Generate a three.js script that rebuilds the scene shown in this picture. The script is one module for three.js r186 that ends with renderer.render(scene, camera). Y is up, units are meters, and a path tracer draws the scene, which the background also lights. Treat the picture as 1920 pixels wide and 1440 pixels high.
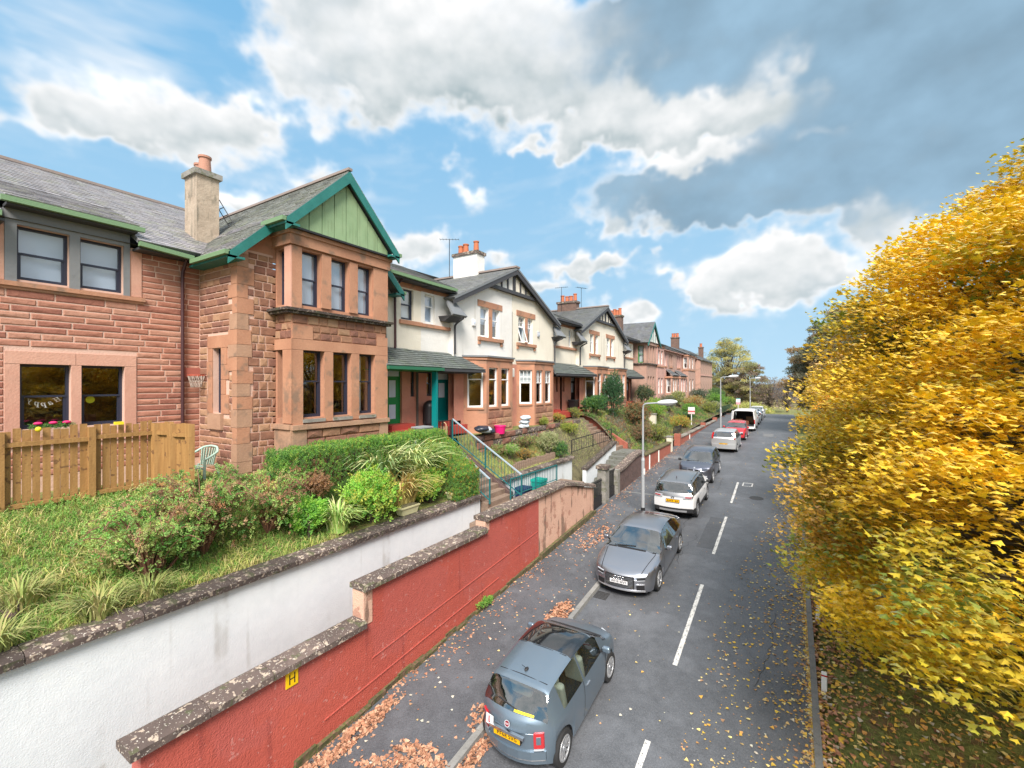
import * as THREE from 'three';
import { mergeGeometries, mergeVertices, toCreasedNormals } from 'three/addons/utils/BufferGeometryUtils.js';
import { RoundedBoxGeometry } from 'three/addons/geometries/RoundedBoxGeometry.js';
import { ImprovedNoise } from 'three/addons/math/ImprovedNoise.js';

// ---------------------------------------------------------------- camera, light, sky, exposure
const scene = new THREE.Scene();
const RAD = Math.PI / 180;
const camera = new THREE.PerspectiveCamera(81.07, 4 / 3, 0.1, 3000);
camera.position.set(0, 7.18, 0);              // a drone above the right kerb; the road runs along -z
camera.rotation.set(0, 31.87 * RAD, 0);
const renderer = new THREE.WebGLRenderer({ antialias: true });
renderer.toneMapping = THREE.LinearToneMapping;
renderer.toneMappingExposure = 1.65;
renderer.shadowMap.enabled = true;

const sun = new THREE.DirectionalLight(0xfff7ee, 4.5);
sun.position.set(36, 72, 58);
sun.target.position.set(0, 0, 0);
sun.castShadow = true;
sun.shadow.radius = 46;
sun.shadow.mapSize.set(2048, 2048);
Object.assign(sun.shadow.camera, { left: -70, right: 70, top: 70, bottom: -70, near: 1, far: 260 });
sun.shadow.camera.updateProjectionMatrix();
scene.add(sun, sun.target);

const perlin = new ImprovedNoise();
const clamp = (x, a = 0, b = 1) => Math.min(b, Math.max(a, x));
const lerp = (a, b, t) => a + (b - a) * t;
const sstep = (a, b, x) => { const t = clamp((x - a) / (b - a)); return t * t * (3 - 2 * t); };
function fbm3(x, y, z, oct) { let s = 0, a = 0.5; for (let i = 0; i < oct; i++) { s += a * perlin.noise(x, y, z); x = x * 2.03 + 7.1; y = y * 2.03 + 3.7; z = z * 2.03 + 1.3; a *= 0.5; } return s; }
// cumulus banks by compass: azimuth from the road's direction, elevation, half sizes (degrees), weight, darkness of the base
const CLOUDS = [
  [-69, 24.9, 7.5, 2.3, 1.25, 0.12], [-75.5, 23.0, 3.6, 1.3, 0.8, 0.1], [-62.5, 26.2, 3.0, 2.0, 0.8, 0.1], [-69.5, 22.6, 6.5, 0.9, 0.6, 0.3], [-79, 21.5, 2.5, 0.6, 0.4, 0],
  [-61, 35.4, 3.2, 4.2, 0.5, 0.15], [-57, 31.0, 3.2, 2.6, 0.45, 0.3], [-50, 36, 7, 4.6, 0.95, 0.2], [-54, 39.5, 6, 4, 0.7, 0.3], [-40, 36.5, 8, 5, 1.2, 0.1], [-31, 37, 7, 5.5, 1.2, 0.2], [-37, 33, 5, 1.4, 0.7, 0.05], [-47.5, 31.4, 3, 2.6, 0.8, 0.05], [-55, 28.3, 2.6, 1.5, 0.6, 0.05], [-53, 33, 3, 2, 0.6, 0.35], [-60.5, 31.8, 2.6, 1.4, 0.35, 0],
  [-26, 34, 5, 3.2, 1.0, 0.05], [-19.5, 31.2, 5.5, 2.4, 1.2, -0.05], [-13, 28.2, 7, 1.7, 2.2, -0.5], [-4, 28.6, 5, 1.8, 2.2, -0.5], [-1.5, 30.5, 2.4, 1.6, 1.0, -0.4], [-22, 28.6, 3.2, 1.2, 0.7, 0],
  [-12, 36, 10, 3.6, 1.6, 0.95], [-2, 36, 9, 4.4, 1.5, 0.95], [8, 29, 8, 7, 1.6, 1.0], [14, 30, 12, 8, 1.5, 1.0], [18, 22, 9, 5, 1.3, 1.0], [-8, 21.9, 11, 2.5, 1.7, 0.9], [-16, 22.4, 4, 1.2, 1.1, 0.8], [-20, 36.8, 4.5, 2.6, 1.2, 0.7], [2, 22, 9, 3.2, 1.4, 0.95], [10, 20.5, 8, 2.8, 1.3, 1.0], [-6, 19.8, 9, 1.2, 1.1, 0.9], [26, 27, 12, 9, 1.2, 0.85], [5, 34, 6, 4, 1.0, 1.0],
  [-8.5, 24.6, 3.6, 0.8, 1.6, -0.9], [2.5, 25.0, 1.8, 0.7, 0.6, -0.5], [-19, 19.4, 1.9, 1.3, 0.8, 0], [-14, 18.2, 2.2, 0.7, 0.5, 0], [-26, 27.6, 1.8, 0.5, 0.5, 0],
  [-3.2, 12.6, 4.6, 2.2, 1.5, 0.0], [-1.5, 10.2, 4.9, 1.4, 1.2, 0.28], [3, 10.6, 2.2, 1.5, 0.9, 0.08], [-8, 11.8, 2.2, 1.6, 0.9, 0], [-2.6, 14.6, 2.4, 1.0, 0.8, -0.1], [8, 15.6, 3, 1.6, 0.9, 0.08], [9.5, 12, 3, 2.2, 0.8, 0.15], [1.5, 17.2, 3, 0.7, 0.5, 0],
  [-24.5, 14.8, 2.7, 1.1, 1.2, 0.05], [-19.5, 14.2, 3.0, 1.1, 1.2, 0.05], [-33.5, 15, 2.4, 0.9, 0.9, 0], [-43.6, 15.6, 3.6, 2.0, 1.2, 0.06], [-50, 17.6, 2.6, 1.6, 0.8, 0], [-36.6, 22.2, 2.1, 1.7, 0.5, 0], [-37.6, 23.4, 1.2, 1.0, 0.3, 0], [-38.8, 26, 1.6, 0.6, 0.3, 0], [-30, 27.8, 2.0, 0.5, 0.7, 0], [-16.5, 8.2, 2.0, 1.3, 1.2, 0.02], [-20.5, 9.2, 1.9, 1.5, 1.0, 0.02], [-13.2, 15.4, 1.1, 0.5, 0.6, 0], [-54.5, 22.8, 3.2, 1.2, 0.8, 0], [-65, 18.8, 2.6, 0.9, 1.0, 0], [-58, 19.5, 4.6, 1.4, 1.0, 0.02], [-30, 11.8, 2.4, 0.9, 0.8, 0], [-12.3, 13, 1.1, 1.0, 0.6, 0], [-27, 12.4, 2.4, 0.8, 0.8, 0],
];
function skyTexture() {
  const W = 3072, H = 1536, data = new Float32Array(W * H * 4);
  for (let y = 0; y < H; y++) {
    const e = (y + 0.5) / H * 180 - 90;
    for (let x = 0; x < W; x++) {
      const o = (y * W + x) * 4;
      const th = ((x + 0.5) / W - 0.5) * Math.PI * 2, ce = Math.cos(e * RAD);
      const dx = Math.cos(th) * ce, dz = Math.sin(th) * ce, dy = Math.sin(e * RAD);
      let r, g, b;
      if (e < -1.5) { r = 0.16; g = 0.17; b = 0.18; } else {
        let az = Math.atan2(dx, -dz) / RAD;
        const t = clamp(e / 42);
        const k = Math.pow(t, 0.75);
        r = lerp(0.51, 0.18, k); g = lerp(0.735, 0.455, k); b = lerp(0.90, 0.75, k);
        // thin high cirrus
        const ca = fbm3(dx * 5 + dy * 9, dy * 26 - dx * 7, dz * 5, 4);
        const local = Math.exp(-(((az + 76) / 9) ** 2 + ((e - 28.6) / 3.6) ** 2));
        let cir = clamp(ca * 1.6 + 0.18 + local * 0.75 - 0.22) * (0.25 + local * 0.55) * sstep(2, 14, e);
        // cumulus
        const wx = fbm3(dx * 9, dy * 9, dz * 9, 3), wy = fbm3(dx * 9 + 31, dy * 9, dz * 9 + 17, 3);
        const w2 = fbm3(dx * 26, dy * 26, dz * 26 + 4, 3); const A = az + wx * 5.5 + w2 * 3.4, E = e + wy * 2.8 + w2 * 2.2;
        let cov = 0, dark = 0, wsum = 0, up = 0;
        for (const c of CLOUDS) {
          const qx = (A - c[0]) / c[2]; if (qx > 2.6 || qx < -2.6) continue;
          const qy = (E - c[1]) / c[3]; if (qy > 3.2 || qy < -3.2) continue;
          const f = c[4] * Math.exp(-(qx * qx + qy * qy) * 0.9);
          cov += f; dark += f * c[5]; up += f * qy;
        }
        // the same broken cloud goes on all round outside the list's reach
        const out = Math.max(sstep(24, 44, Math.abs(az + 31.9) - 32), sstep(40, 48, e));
        const far = fbm3(dx * 2.3 + 5, dy * 4.2, dz * 2.3 + 2, 5);
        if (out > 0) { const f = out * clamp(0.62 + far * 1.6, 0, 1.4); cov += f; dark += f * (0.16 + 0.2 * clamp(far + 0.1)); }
        const n = fbm3(dx * 13 + 3, dy * 19, dz * 13, 6), n2 = fbm3(dx * 34, dy * 46, dz * 34 + 9, 4);
        const den = cov * 1.25 + (n * 0.95 + n2 * 0.42) * (0.55 + 0.45 * Math.min(1, cov * 1.4)) - 0.02;
        let al = Math.pow(sstep(0.0, 1.0, den), 1.25) * sstep(-1, 3.5, e);
        const thick = sstep(0.45, 1.5, den);
        const dk = cov > 0.02 ? clamp(dark / cov, -0.6, 1) : 0;
        const vert = cov > 0.02 ? clamp(up / cov, -1.6, 1.6) : 0;
        const nb = fbm3(dx * 5 + 40, dy * 9, dz * 5, 3); const n3 = fbm3(dx * 11 + 13, (dy + 0.012) * 17, dz * 11, 5) - fbm3(dx * 11 + 13, (dy - 0.012) * 17, dz * 11, 5);
        let lum = 0.97 - 0.36 * thick * clamp(0.42 - vert * 0.55) - n3 * 0.22 - 0.05 * thick + n * 0.07 + nb * 0.16;
        const dd = sstep(0.08, 1.0, dk * 1.02 + n * 0.25) * sstep(0.2, 1.1, den);
        let cr = lum, cg = lum * 1.005, cb = lum * 1.01;
        const sh = clamp(0.92 - lum) * 1.1; cr -= sh * 0.18; cb += sh * 0.06;
        const gr = 0.30 + n * 0.07 + n2 * 0.02 + nb * 0.10;
        cr = lerp(cr, gr * 0.92, dd); cg = lerp(cg, gr * 1.42, dd); cb = lerp(cb, gr * 1.86, dd);
        r = lerp(r, 0.9, cir); g = lerp(g, 0.93, cir); b = lerp(b, 0.96, cir);
        const hz = 1 - sstep(0, 9, e); al *= 1 - 0.35 * hz;
        r = lerp(r, cr, al); g = lerp(g, cg, al); b = lerp(b, cb, al);
        // sky outside the frame is brightened as added fill light
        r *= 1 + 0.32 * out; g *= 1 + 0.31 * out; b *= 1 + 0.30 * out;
      }
      data[o] = clamp(r, 0.02, 3) * SKYK; data[o + 1] = clamp(g, 0.02, 3) * SKYK; data[o + 2] = clamp(b, 0.02, 3) * SKYK; data[o + 3] = 1;
    }
  }
  const t = new THREE.DataTexture(data, W, H, THREE.RGBAFormat, THREE.FloatType);
  t.mapping = THREE.EquirectangularReflectionMapping;
  t.magFilter = THREE.LinearFilter; t.minFilter = THREE.LinearFilter; t.wrapS = THREE.RepeatWrapping; t.needsUpdate = true;
  return t;
}
const SKYK = 0.66;
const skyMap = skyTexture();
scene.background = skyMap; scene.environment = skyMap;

// ---------------------------------------------------------------- helpers
function rng(seed) { let a = seed >>> 0; return () => { a = (a + 0x6D2B79F5) | 0; let t = Math.imul(a ^ (a >>> 15), 1 | a); t = (t + Math.imul(t ^ (t >>> 7), 61 | t)) ^ t; return ((t ^ (t >>> 14)) >>> 0) / 4294967296; }; }
const R0 = rng(7);
const rr = (a, b, R = R0) => a + (b - a) * R();
const names = {};
const numbered = (n) => { const k = names[n] = (names[n] ?? -1) + 1; return k ? n + '_' + String(k).padStart(3, '0') : n; };
const BASE = new WeakMap();
const shadow = (m) => { m.castShadow = m.receiveShadow = true; return m; };
function thing(name, label, category, p = 0, y = 0, r = 0, group) {
  const o = new THREE.Group(); o.name = numbered(name); o.position.set(p, y, -r); scene.add(o);
  o.userData = { label, category, kind: 'thing' }; if (group) o.userData.group = group;
  BASE.set(o, [p, y, -r]); return o;
}
function copyOf(root, p, y, r, turn, label, group) {
  const c = root.clone(); c.name = numbered(root.name.replace(/_\d+$/, '')); scene.add(c); c.position.set(p, y, -r); c.rotation.y = turn || 0;
  c.userData = { ...root.userData, label }; if (group) c.userData.group = group; return c;
}
function setting(name, geo, mat, parent) { const m = shadow(new THREE.Mesh(geo, mat)); m.name = parent ? name : numbered(name); if (!parent) m.userData.kind = 'structure'; (parent || scene).add(m); return m; }
const V = (p, y, r) => [p, y, -r];
class MB {                                  // collects faces and makes one mesh of them; coordinates are x, y, z
  constructor() { this.p = []; this.n = []; this.u = []; this.c = null; this.cs = []; }
  tri(a, b, c) {
    const ux = b[0] - a[0], uy = b[1] - a[1], uz = b[2] - a[2], vx = c[0] - a[0], vy = c[1] - a[1], vz = c[2] - a[2];
    let nx = uy * vz - uz * vy, ny = uz * vx - ux * vz, nz = ux * vy - uy * vx; const l = Math.hypot(nx, ny, nz); if (l < 1e-12) return this; nx /= l; ny /= l; nz /= l;
    const ax = Math.abs(nx), ay = Math.abs(ny), az = Math.abs(nz);
    for (const q of [a, b, c]) {
      this.p.push(...q); this.n.push(nx, ny, nz); if (this.c) this.cs.push(...this.c);
      if (ax >= ay && ax >= az) this.u.push(q[2], q[1]); else if (ay >= az) this.u.push(q[0], q[2]); else this.u.push(q[0], q[1]);
    }
    return this;
  }
  quad(a, b, c, d) { this.tri(a, b, c); this.tri(a, c, d); return this; }
  hexa(c) {                                // 8 corners: bottom 0-3 (ccw seen from above), top 4-7
    this.quad(c[3], c[2], c[1], c[0]); this.quad(c[4], c[5], c[6], c[7]);
    for (let i = 0; i < 4; i++) { const j = (i + 1) % 4; this.quad(c[i], c[j], c[4 + j], c[4 + i]); }
    return this;
  }
  box(p0, p1, y0, y1, r0, r1) {            // in road coordinates
    const c = [V(p0, y0, r0), V(p1, y0, r0), V(p1, y0, r1), V(p0, y0, r1)];
    return this.hexa([...c, ...c.map((q) => [q[0], y1, q[2]])]);
  }
  slant(p0, p1, y0, y1, r0, r1, dy) {      // a box whose far end is dy higher
    const b = [V(p0, y0, r0), V(p1, y0, r0), V(p1, y0 + dy, r1), V(p0, y0 + dy, r1)];
    return this.hexa([...b, ...b.map((q) => [q[0], q[1] + y1 - y0, q[2]])]);
  }
  bar(a, b, w, h = w, upv) {               // a square bar between two points
    const A = new THREE.Vector3(...a), B = new THREE.Vector3(...b), d = B.clone().sub(A).normalize();
    const up = upv ? new THREE.Vector3(...upv) : Math.abs(d.y) > 0.95 ? new THREE.Vector3(1, 0, 0) : new THREE.Vector3(0, 1, 0);
    const s = new THREE.Vector3().crossVectors(d, up).normalize().multiplyScalar(w / 2), t = new THREE.Vector3().crossVectors(s, d).normalize().multiplyScalar(h / 2);
    const c = (P, i, j) => P.clone().addScaledVector(s, i).addScaledVector(t, j).toArray();
    return this.hexa([c(A, -1, -1), c(A, 1, -1), c(B, 1, -1), c(B, -1, -1), c(A, -1, 1), c(A, 1, 1), c(B, 1, 1), c(B, -1, 1)]);
  }
  prism(poly, f0, f1) {                    // poly: convex list of points, mapped by f0 / f1 to the two ends
    const A = poly.map(f0), B = poly.map(f1), n = poly.length;
    for (let i = 1; i < n - 1; i++) { this.tri(A[0], A[i + 1], A[i]); this.tri(B[0], B[i], B[i + 1]); }
    for (let i = 0; i < n; i++) { const j = (i + 1) % n; this.quad(A[i], A[j], B[j], B[i]); }
    return this;
  }
  geo(g, m) {
    g = g.index ? g.toNonIndexed() : g; if (m) { g = g.clone(); g.applyMatrix4(m); }
    this.p.push(...g.attributes.position.array); this.n.push(...g.attributes.normal.array); this.u.push(...(g.attributes.uv ? g.attributes.uv.array : new Float32Array(g.attributes.position.count * 2))); return this;
  }
  tube(pts, rad, seg = 6, n = 0) { const c = new THREE.CatmullRomCurve3(pts.map((q) => new THREE.Vector3(...q)), false, 'catmullrom', 0.2); return this.geo(new THREE.TubeGeometry(c, n || pts.length * 3, rad, seg)); }
  cyl(p, y0, y1, r, r0, r1 = r0, seg = 12) { const g = new THREE.CylinderGeometry(r1, r0, y1 - y0, seg); g.translate(p, (y0 + y1) / 2, -r); return this.geo(g); }
  geometry(base) {
    const g = new THREE.BufferGeometry(), p = new Float32Array(this.p);
    if (base) for (let i = 0; i < p.length; i += 3) { p[i] -= base[0]; p[i + 1] -= base[1]; p[i + 2] -= base[2]; }
    g.setAttribute('position', new THREE.BufferAttribute(p, 3)); g.setAttribute('normal', new THREE.BufferAttribute(new Float32Array(this.n), 3)); g.setAttribute('uv', new THREE.BufferAttribute(new Float32Array(this.u), 2));
    if (this.cs.length) g.setAttribute('color', new THREE.BufferAttribute(new Float32Array(this.cs), 3));
    return g;
  }
  build(name, mat, parent, stuff) {
    let q = parent; while (q && !BASE.has(q)) q = q.parent;
    const m = shadow(new THREE.Mesh(this.geometry(q ? BASE.get(q) : null), mat)); m.name = name; parent.add(m); if (stuff) m.userData.kind = 'stuff'; return m;
  }
}
const mb = () => new MB();

// ---------------------------------------------------------------- procedural textures (tile without a seam)
function lattice(seed) { const R = rng(seed), t = new Float32Array(65536); for (let i = 0; i < 65536; i++) t[i] = R(); return t; }
const LAT = lattice(99);
function vn(x, y, per, s) {
  const xi = Math.floor(x), yi = Math.floor(y), fx = x - xi, fy = y - yi, u = fx * fx * (3 - 2 * fx), v = fy * fy * (3 - 2 * fy), w = (q) => ((q % per) + per) % per;
  const h = (a, b) => LAT[(w(a) * 374 + w(b) * 6689 + s * 9176) & 65535];
  return lerp(lerp(h(xi, yi), h(xi + 1, yi), u), lerp(h(xi, yi + 1), h(xi + 1, yi + 1), u), v);
}
function tn(u, v, f, oct, s, ax = 1) { let a = 0.5, t = 0, n = 0; for (let i = 0; i < oct; i++) { t += a * vn(u * f * ax, v * f, i > 20 ? 1 : Math.max(f, f * ax), s + i); n += a; f *= 2; a *= 0.55; } return t / n; }
function tex(size, metres, fn, srgb = true) {
  const d = new Uint8Array(size * size * 4);
  for (let y = 0; y < size; y++) for (let x = 0; x < size; x++) {
    const c = fn(x / size, y / size), o = (y * size + x) * 4;
    if (typeof c === 'number') d[o] = d[o + 1] = d[o + 2] = clamp(c) * 255;
    else for (let k = 0; k < 3; k++) { const q = clamp(c[k]); d[o + k] = 255 * (srgb ? (q <= 0.0031308 ? 12.92 * q : 1.055 * Math.pow(q, 1 / 2.4) - 0.055) : q); }
    d[o + 3] = 255;
  }
  const t = new THREE.DataTexture(d, size, size); t.wrapS = t.wrapT = THREE.RepeatWrapping; t.magFilter = THREE.LinearFilter; t.minFilter = THREE.LinearMipmapLinearFilter;
  if (srgb) t.colorSpace = THREE.SRGBColorSpace; t.repeat.set(1 / metres, 1 / metres); t.needsUpdate = true; return t;
}
const mix3 = (a, b, t) => [lerp(a[0], b[0], t), lerp(a[1], b[1], t), lerp(a[2], b[2], t)];
const mul3 = (a, k) => [a[0] * k, a[1] * k, a[2] * k];
function std(rgb, rough = 0.8, o = {}) { const { phys, ...rest } = o; const m = new (phys ? THREE.MeshPhysicalMaterial : THREE.MeshStandardMaterial)({ roughness: rough, ...rest }); m.color.setRGB(...rgb); return m; }
const bumpFine = tex(256, 0.5, (u, v) => tn(u, v, 16, 4, 3), false);
const bumpRough = tex(256, 1.2, (u, v) => tn(u, v, 8, 5, 11), false);
const bumpCast = tex(512, 1.0, (u, v) => clamp(tn(u, v, 64, 2, 21) * 0.7 + tn(u, v, 8, 3, 5) * 0.5), false);
// ---------------------------------------------------------------- ground, road, pavement, verge
const roadY = (r) => r < 63.38 ? 0.09 * r - 0.00071 * r * r : 2.852 - 0.0009 * (r - 63.38) ** 2;
const M = {};
{
  const asph = (base, seed) => tex(1024, 4, (u, v) => {
    const big = tn(u, v, 3, 4, seed), mid = tn(u, v, 24, 3, seed + 7), g = LAT[((u * 1024 | 0) * 1031 + (v * 1024 | 0) * 7919 + seed) & 65535], g2 = vn(u * 300, v * 300, 300, seed);
    let k = base * (0.66 + 0.54 * big + 0.3 * (mid - 0.5) + 0.42 * (g - 0.5) + 0.35 * (g2 - 0.5));
    const worn = sstep(0.55, 0.7, tn(u, v, 6, 3, seed + 3)) * 0.18 * base; k += worn;
    if (g > 0.985) k = base * 2.6;
    return [k * 0.95, k, k * 1.1];
  });
  M.road = std([1, 1, 1], 0.5, { map: asph(0.112, 40), bumpMap: bumpFine, bumpScale: 0.006 });
  M.pave = std([1, 1, 1], 0.66, { map: asph(0.092, 55), bumpMap: bumpFine, bumpScale: 0.006 });
  M.patch = std([0.14, 0.145, 0.15], 0.8, { bumpMap: bumpFine, bumpScale: 0.006 });
  M.tar = std([1, 1, 1], 0.62, { map: asph(0.075, 77), bumpMap: bumpFine, bumpScale: 0.006 }); M.iron0 = std([0.035, 0.034, 0.034], 0.6);
  M.kerb = [0, 1, 2].map((i) => std([0.2 + i * 0.03, 0.2 + i * 0.028, 0.195 + i * 0.025], 0.85, { map: tex(256, 0.8, (u, v) => { const k = 0.7 + 0.5 * tn(u, v, 6, 4, 60 + i); return [k, k, k * 0.98]; }), bumpMap: bumpFine, bumpScale: 0.006 }));
  M.paint = std([1, 1, 1], 0.6, { alphaTest: 0.5, map: tex(512, 1.0, (u, v) => { const k = 0.62 + 0.2 * tn(u, v, 10, 4, 71); return [k * 0.86, k * 0.85, k * 0.81]; }), alphaMap: tex(512, 1.0, (u, v) => { const k = tn(u, v, 26, 4, 77), f = tn(u, v, 120, 2, 80); return k * 0.6 + f * 0.4 > 0.40 ? 1 : 0; }, false) });
  M.turf = std([1, 1, 1], 0.95, { map: tex(1024, 3, (u, v) => { const a = tn(u, v, 5, 5, 81), b = tn(u, v, 60, 3, 83), c = tn(u, v, 14, 4, 88); const g = mix3([0.08, 0.10, 0.025], [0.24, 0.25, 0.07], clamp(a * 0.9 + (b - 0.5) * 1.2)); return mix3(g, [0.16, 0.11, 0.05], sstep(0.55, 0.72, c)); }), bumpMap: bumpRough, bumpScale: 0.06 });
  M.soil = std([1, 1, 1], 0.95, { map: tex(512, 2, (u, v) => { const a = tn(u, v, 8, 5, 91), b = tn(u, v, 60, 3, 93); return mix3([0.05, 0.045, 0.025], [0.17, 0.15, 0.08], clamp(a + (b - 0.5))); }), bumpMap: bumpRough, bumpScale: 0.05 });
  M.field = std([1, 1, 1], 0.95, { map: tex(512, 24, (u, v) => { const a = tn(u, v, 6, 5, 95); return mix3([0.07, 0.08, 0.03], [0.16, 0.16, 0.07], a); }) });
}
function strip(p0, p1, ra, rb, dy, step = 1, yfn = roadY, skew = 0) {   // a sheet following the road
  const m = mb(), n = Math.max(1, Math.ceil((rb - ra) / step)), cols = Math.max(1, Math.ceil((p1 - p0) / 2.5));
  for (let i = 0; i < n; i++) for (let j = 0; j < cols; j++) {
    const a = lerp(ra, rb, i / n), b = lerp(ra, rb, (i + 1) / n), q0 = lerp(p0, p1, j / cols), q1 = lerp(p0, p1, (j + 1) / cols);
    m.quad(V(q0 + skew * (a - ra), yfn(a) + dy, a), V(q1 + skew * (a - ra), yfn(a) + dy, a), V(q1 + skew * (b - ra), yfn(b) + dy, b), V(q0 + skew * (b - ra), yfn(b) + dy, b));
  }
  return m;
}
// one sheet of land to the horizon; it dips under road, pavement and gardens
function land(p, r) {
  let y = roadY(clamp(r, -60, 90));
  if (r > 90) y -= (r - 90) * 0.05 * sstep(90, 130, r);
  if (p > 0.3) { const d = p - 0.45; return y - 0.02 + (d > 0 ? 0.02 + 0.012 * Math.min(d, 60) + 0.05 * perlin.noise(p * 0.4, r * 0.4, 0) * Math.min(1, d) : 0) - (p > 40 ? (p - 40) * 0.02 : 0); }
  if (r > 75) return y - 0.12 + 0.25 * sstep(74, 84, r + p * 3.3) ;
  return y - 0.12 + (p < -40 ? (-40 - p) * 0.0 : 0);
}
{
  const xs = [], zs = [];
  for (let p = -900; p < -20; p += p < -100 ? 80 : 10) xs.push(p); for (let p = -20; p < 20; p += 1) xs.push(p); for (let p = 20; p <= 900; p += p > 100 ? 80 : 8) xs.push(p);
  for (let r = -300; r < -20; r += 40) zs.push(r); for (let r = -20; r < 110; r += 1.25) zs.push(r); for (let r = 110; r <= 1500; r += r > 300 ? 100 : 15) zs.push(r);
  const g = new THREE.BufferGeometry(), pos = [], uv = [], idx = [];
  for (const r of zs) for (const p of xs) { pos.push(p, land(p, r), -r); uv.push(p, r); }
  for (let i = 0; i < zs.length - 1; i++) for (let j = 0; j < xs.length - 1; j++) { const a = i * xs.length + j, b = a + xs.length; idx.push(a, a + 1, b + 1, a, b + 1, b); }
  g.setAttribute('position', new THREE.Float32BufferAttribute(pos, 3)); g.setAttribute('uv', new THREE.Float32BufferAttribute(uv, 2)); g.setIndex(idx); g.computeVertexNormals();
  setting('ground', g, M.turf);
}
setting('road', strip(-4.9, 0.34, -14, 78, 0.0).geometry(), M.road);
setting('pavement', strip(-7.62, -5.03, -14, 76, 0.11).geometry(), M.pave);
{ // the road turns left past the last parked car
  const m = mb(); const yb = (r) => roadY(r) + 0.004;
  for (let i = 0; i < 12; i++) { const a = 70 + i, b = a + 1; m.quad(V(-60, yb(a), a), V(-4.9, yb(a), a), V(-4.9, yb(b), b), V(-60, yb(b), b)); }
  setting('side_road', m.geometry(), M.road);
}
{ // kerbs
  for (const [name, p0, p1, top, ra, rb] of [['kerb', -5.03, -4.9, 0.115, -6, 70], ['kerb', 0.34, 0.46, 0.05, -6, 70]]) {
    const g = new THREE.Group(); g.name = numbered(name); g.userData.kind = 'structure'; scene.add(g); BASE.set(g, [0, 0, 0]);
    for (let r = ra, i = 0; r < rb; r += 0.915, i++) { const y = roadY(r), dy = roadY(r + 0.905) - y; mb().slant(p0 + rr(0, 0.008), p1, y - 0.15, y + top + rr(-0.004, 0.006), r, r + 0.905, dy).build('kerb_stone', M.kerb[p0 > 0 ? 0 : i % 3], g); }
  }
}
{ // painted dashes and repairs
  const g = new THREE.Group(); g.name = 'road_markings'; g.userData.kind = 'structure'; scene.add(g); BASE.set(g, [0, 0, 0]);
  const dash = (p, pe, a, b, w = 0.1) => strip(p - w / 2, p + w / 2, a, b, 0.004, 0.7, roadY, (pe - p) / (b - a)).build('centre_dash', M.paint, g);
  dash(-2.2, -2.21, 4.24, 8.24); dash(-2.22, -2.27, 10.49, 14.47); dash(-2.28, -2.33, 16.83, 20.89); dash(-2.35, -2.42, 22.93, 26.86);
  for (const [a, b, c, d] of [[-2.28, -2.22, 26.2, 26.9], [-1.86, -1.8, 26.2, 26.9], [-2.22, -1.86, 26.2, 26.27], [-2.22, -1.86, 26.83, 26.9]]) strip(a + 0.1, b + 0.1, c, d, 0.0045, 1).build('box_mark', M.paint, g);
  strip(-2.1, -1.34, 44.72, 46.85, 0.006, 1).build('repair_patch', M.patch, g);
  strip(-2.0, -1.75, 40.4, 41.2, 0.005, 1).build('repair_patch', M.patch, g);
  { const R = rng(33); for (const [p, r, w, l] of [[-2.9, 17.2, 0.6, 3.4], [-1.2, 31.0, 1.2, 4.0]]) { const m = mb(); for (let i = 0; i < 5; i++) { const a = r + l * i / 5, b = r + l * (i + 1) / 5; m.quad(V(p + rr(-.03, .03, R), roadY(a) + 0.003, a), V(p + w + rr(-.03, .03, R), roadY(a) + 0.003, a), V(p + w, roadY(b) + 0.003, b), V(p, roadY(b) + 0.003, b)); } m.build('repair_patch', M.tar, g); }
    for (const [p, r] of [[-1.4, 24.2]]) { const m = mb(); m.geo(new THREE.CylinderGeometry(0.3, 0.3, 0.012, 24).rotateX(0.07).translate(p, roadY(r) + 0.003, -r)); m.build('manhole_cover', M.iron0, g); }
    for (const r of [12.3, 33.8]) for (let i = 0; i < 6; i++) mb().slant(-4.88, -4.5, roadY(r + i * .07), roadY(r + i * .07) + 0.012, r + i * .07, r + i * .07 + 0.035, 0.003).build('drain_bar', M.iron0, g);
    for (let k = 0; k < 5; k++) { let p = rr(-4, 0, R), r = rr(6, 26, R); const m = mb(); for (let i = 0; i < 14; i++) { const q = p + rr(-.12, .12, R), e = r + rr(.1, .3, R); m.quad(V(p - .007, roadY(r) + .004, r), V(p + .007, roadY(r) + .004, r), V(q + .007, roadY(e) + .004, e), V(q - .007, roadY(e) + .004, e)); p = q; r = e; } m.build('road_crack', M.iron0, g); } }
  strip(-7.3, -5.03, 22.2, 22.32, 0.114, 1).build('paving_joint', M.kerb[0], g);
  strip(-7.3, -5.03, 31.0, 31.9, 0.114, 1).build('dropped_crossing', M.patch, g); strip(-7.3, -5.03, 44, 44.9, 0.114, 1).build('dropped_crossing', M.patch, g);
}

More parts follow.
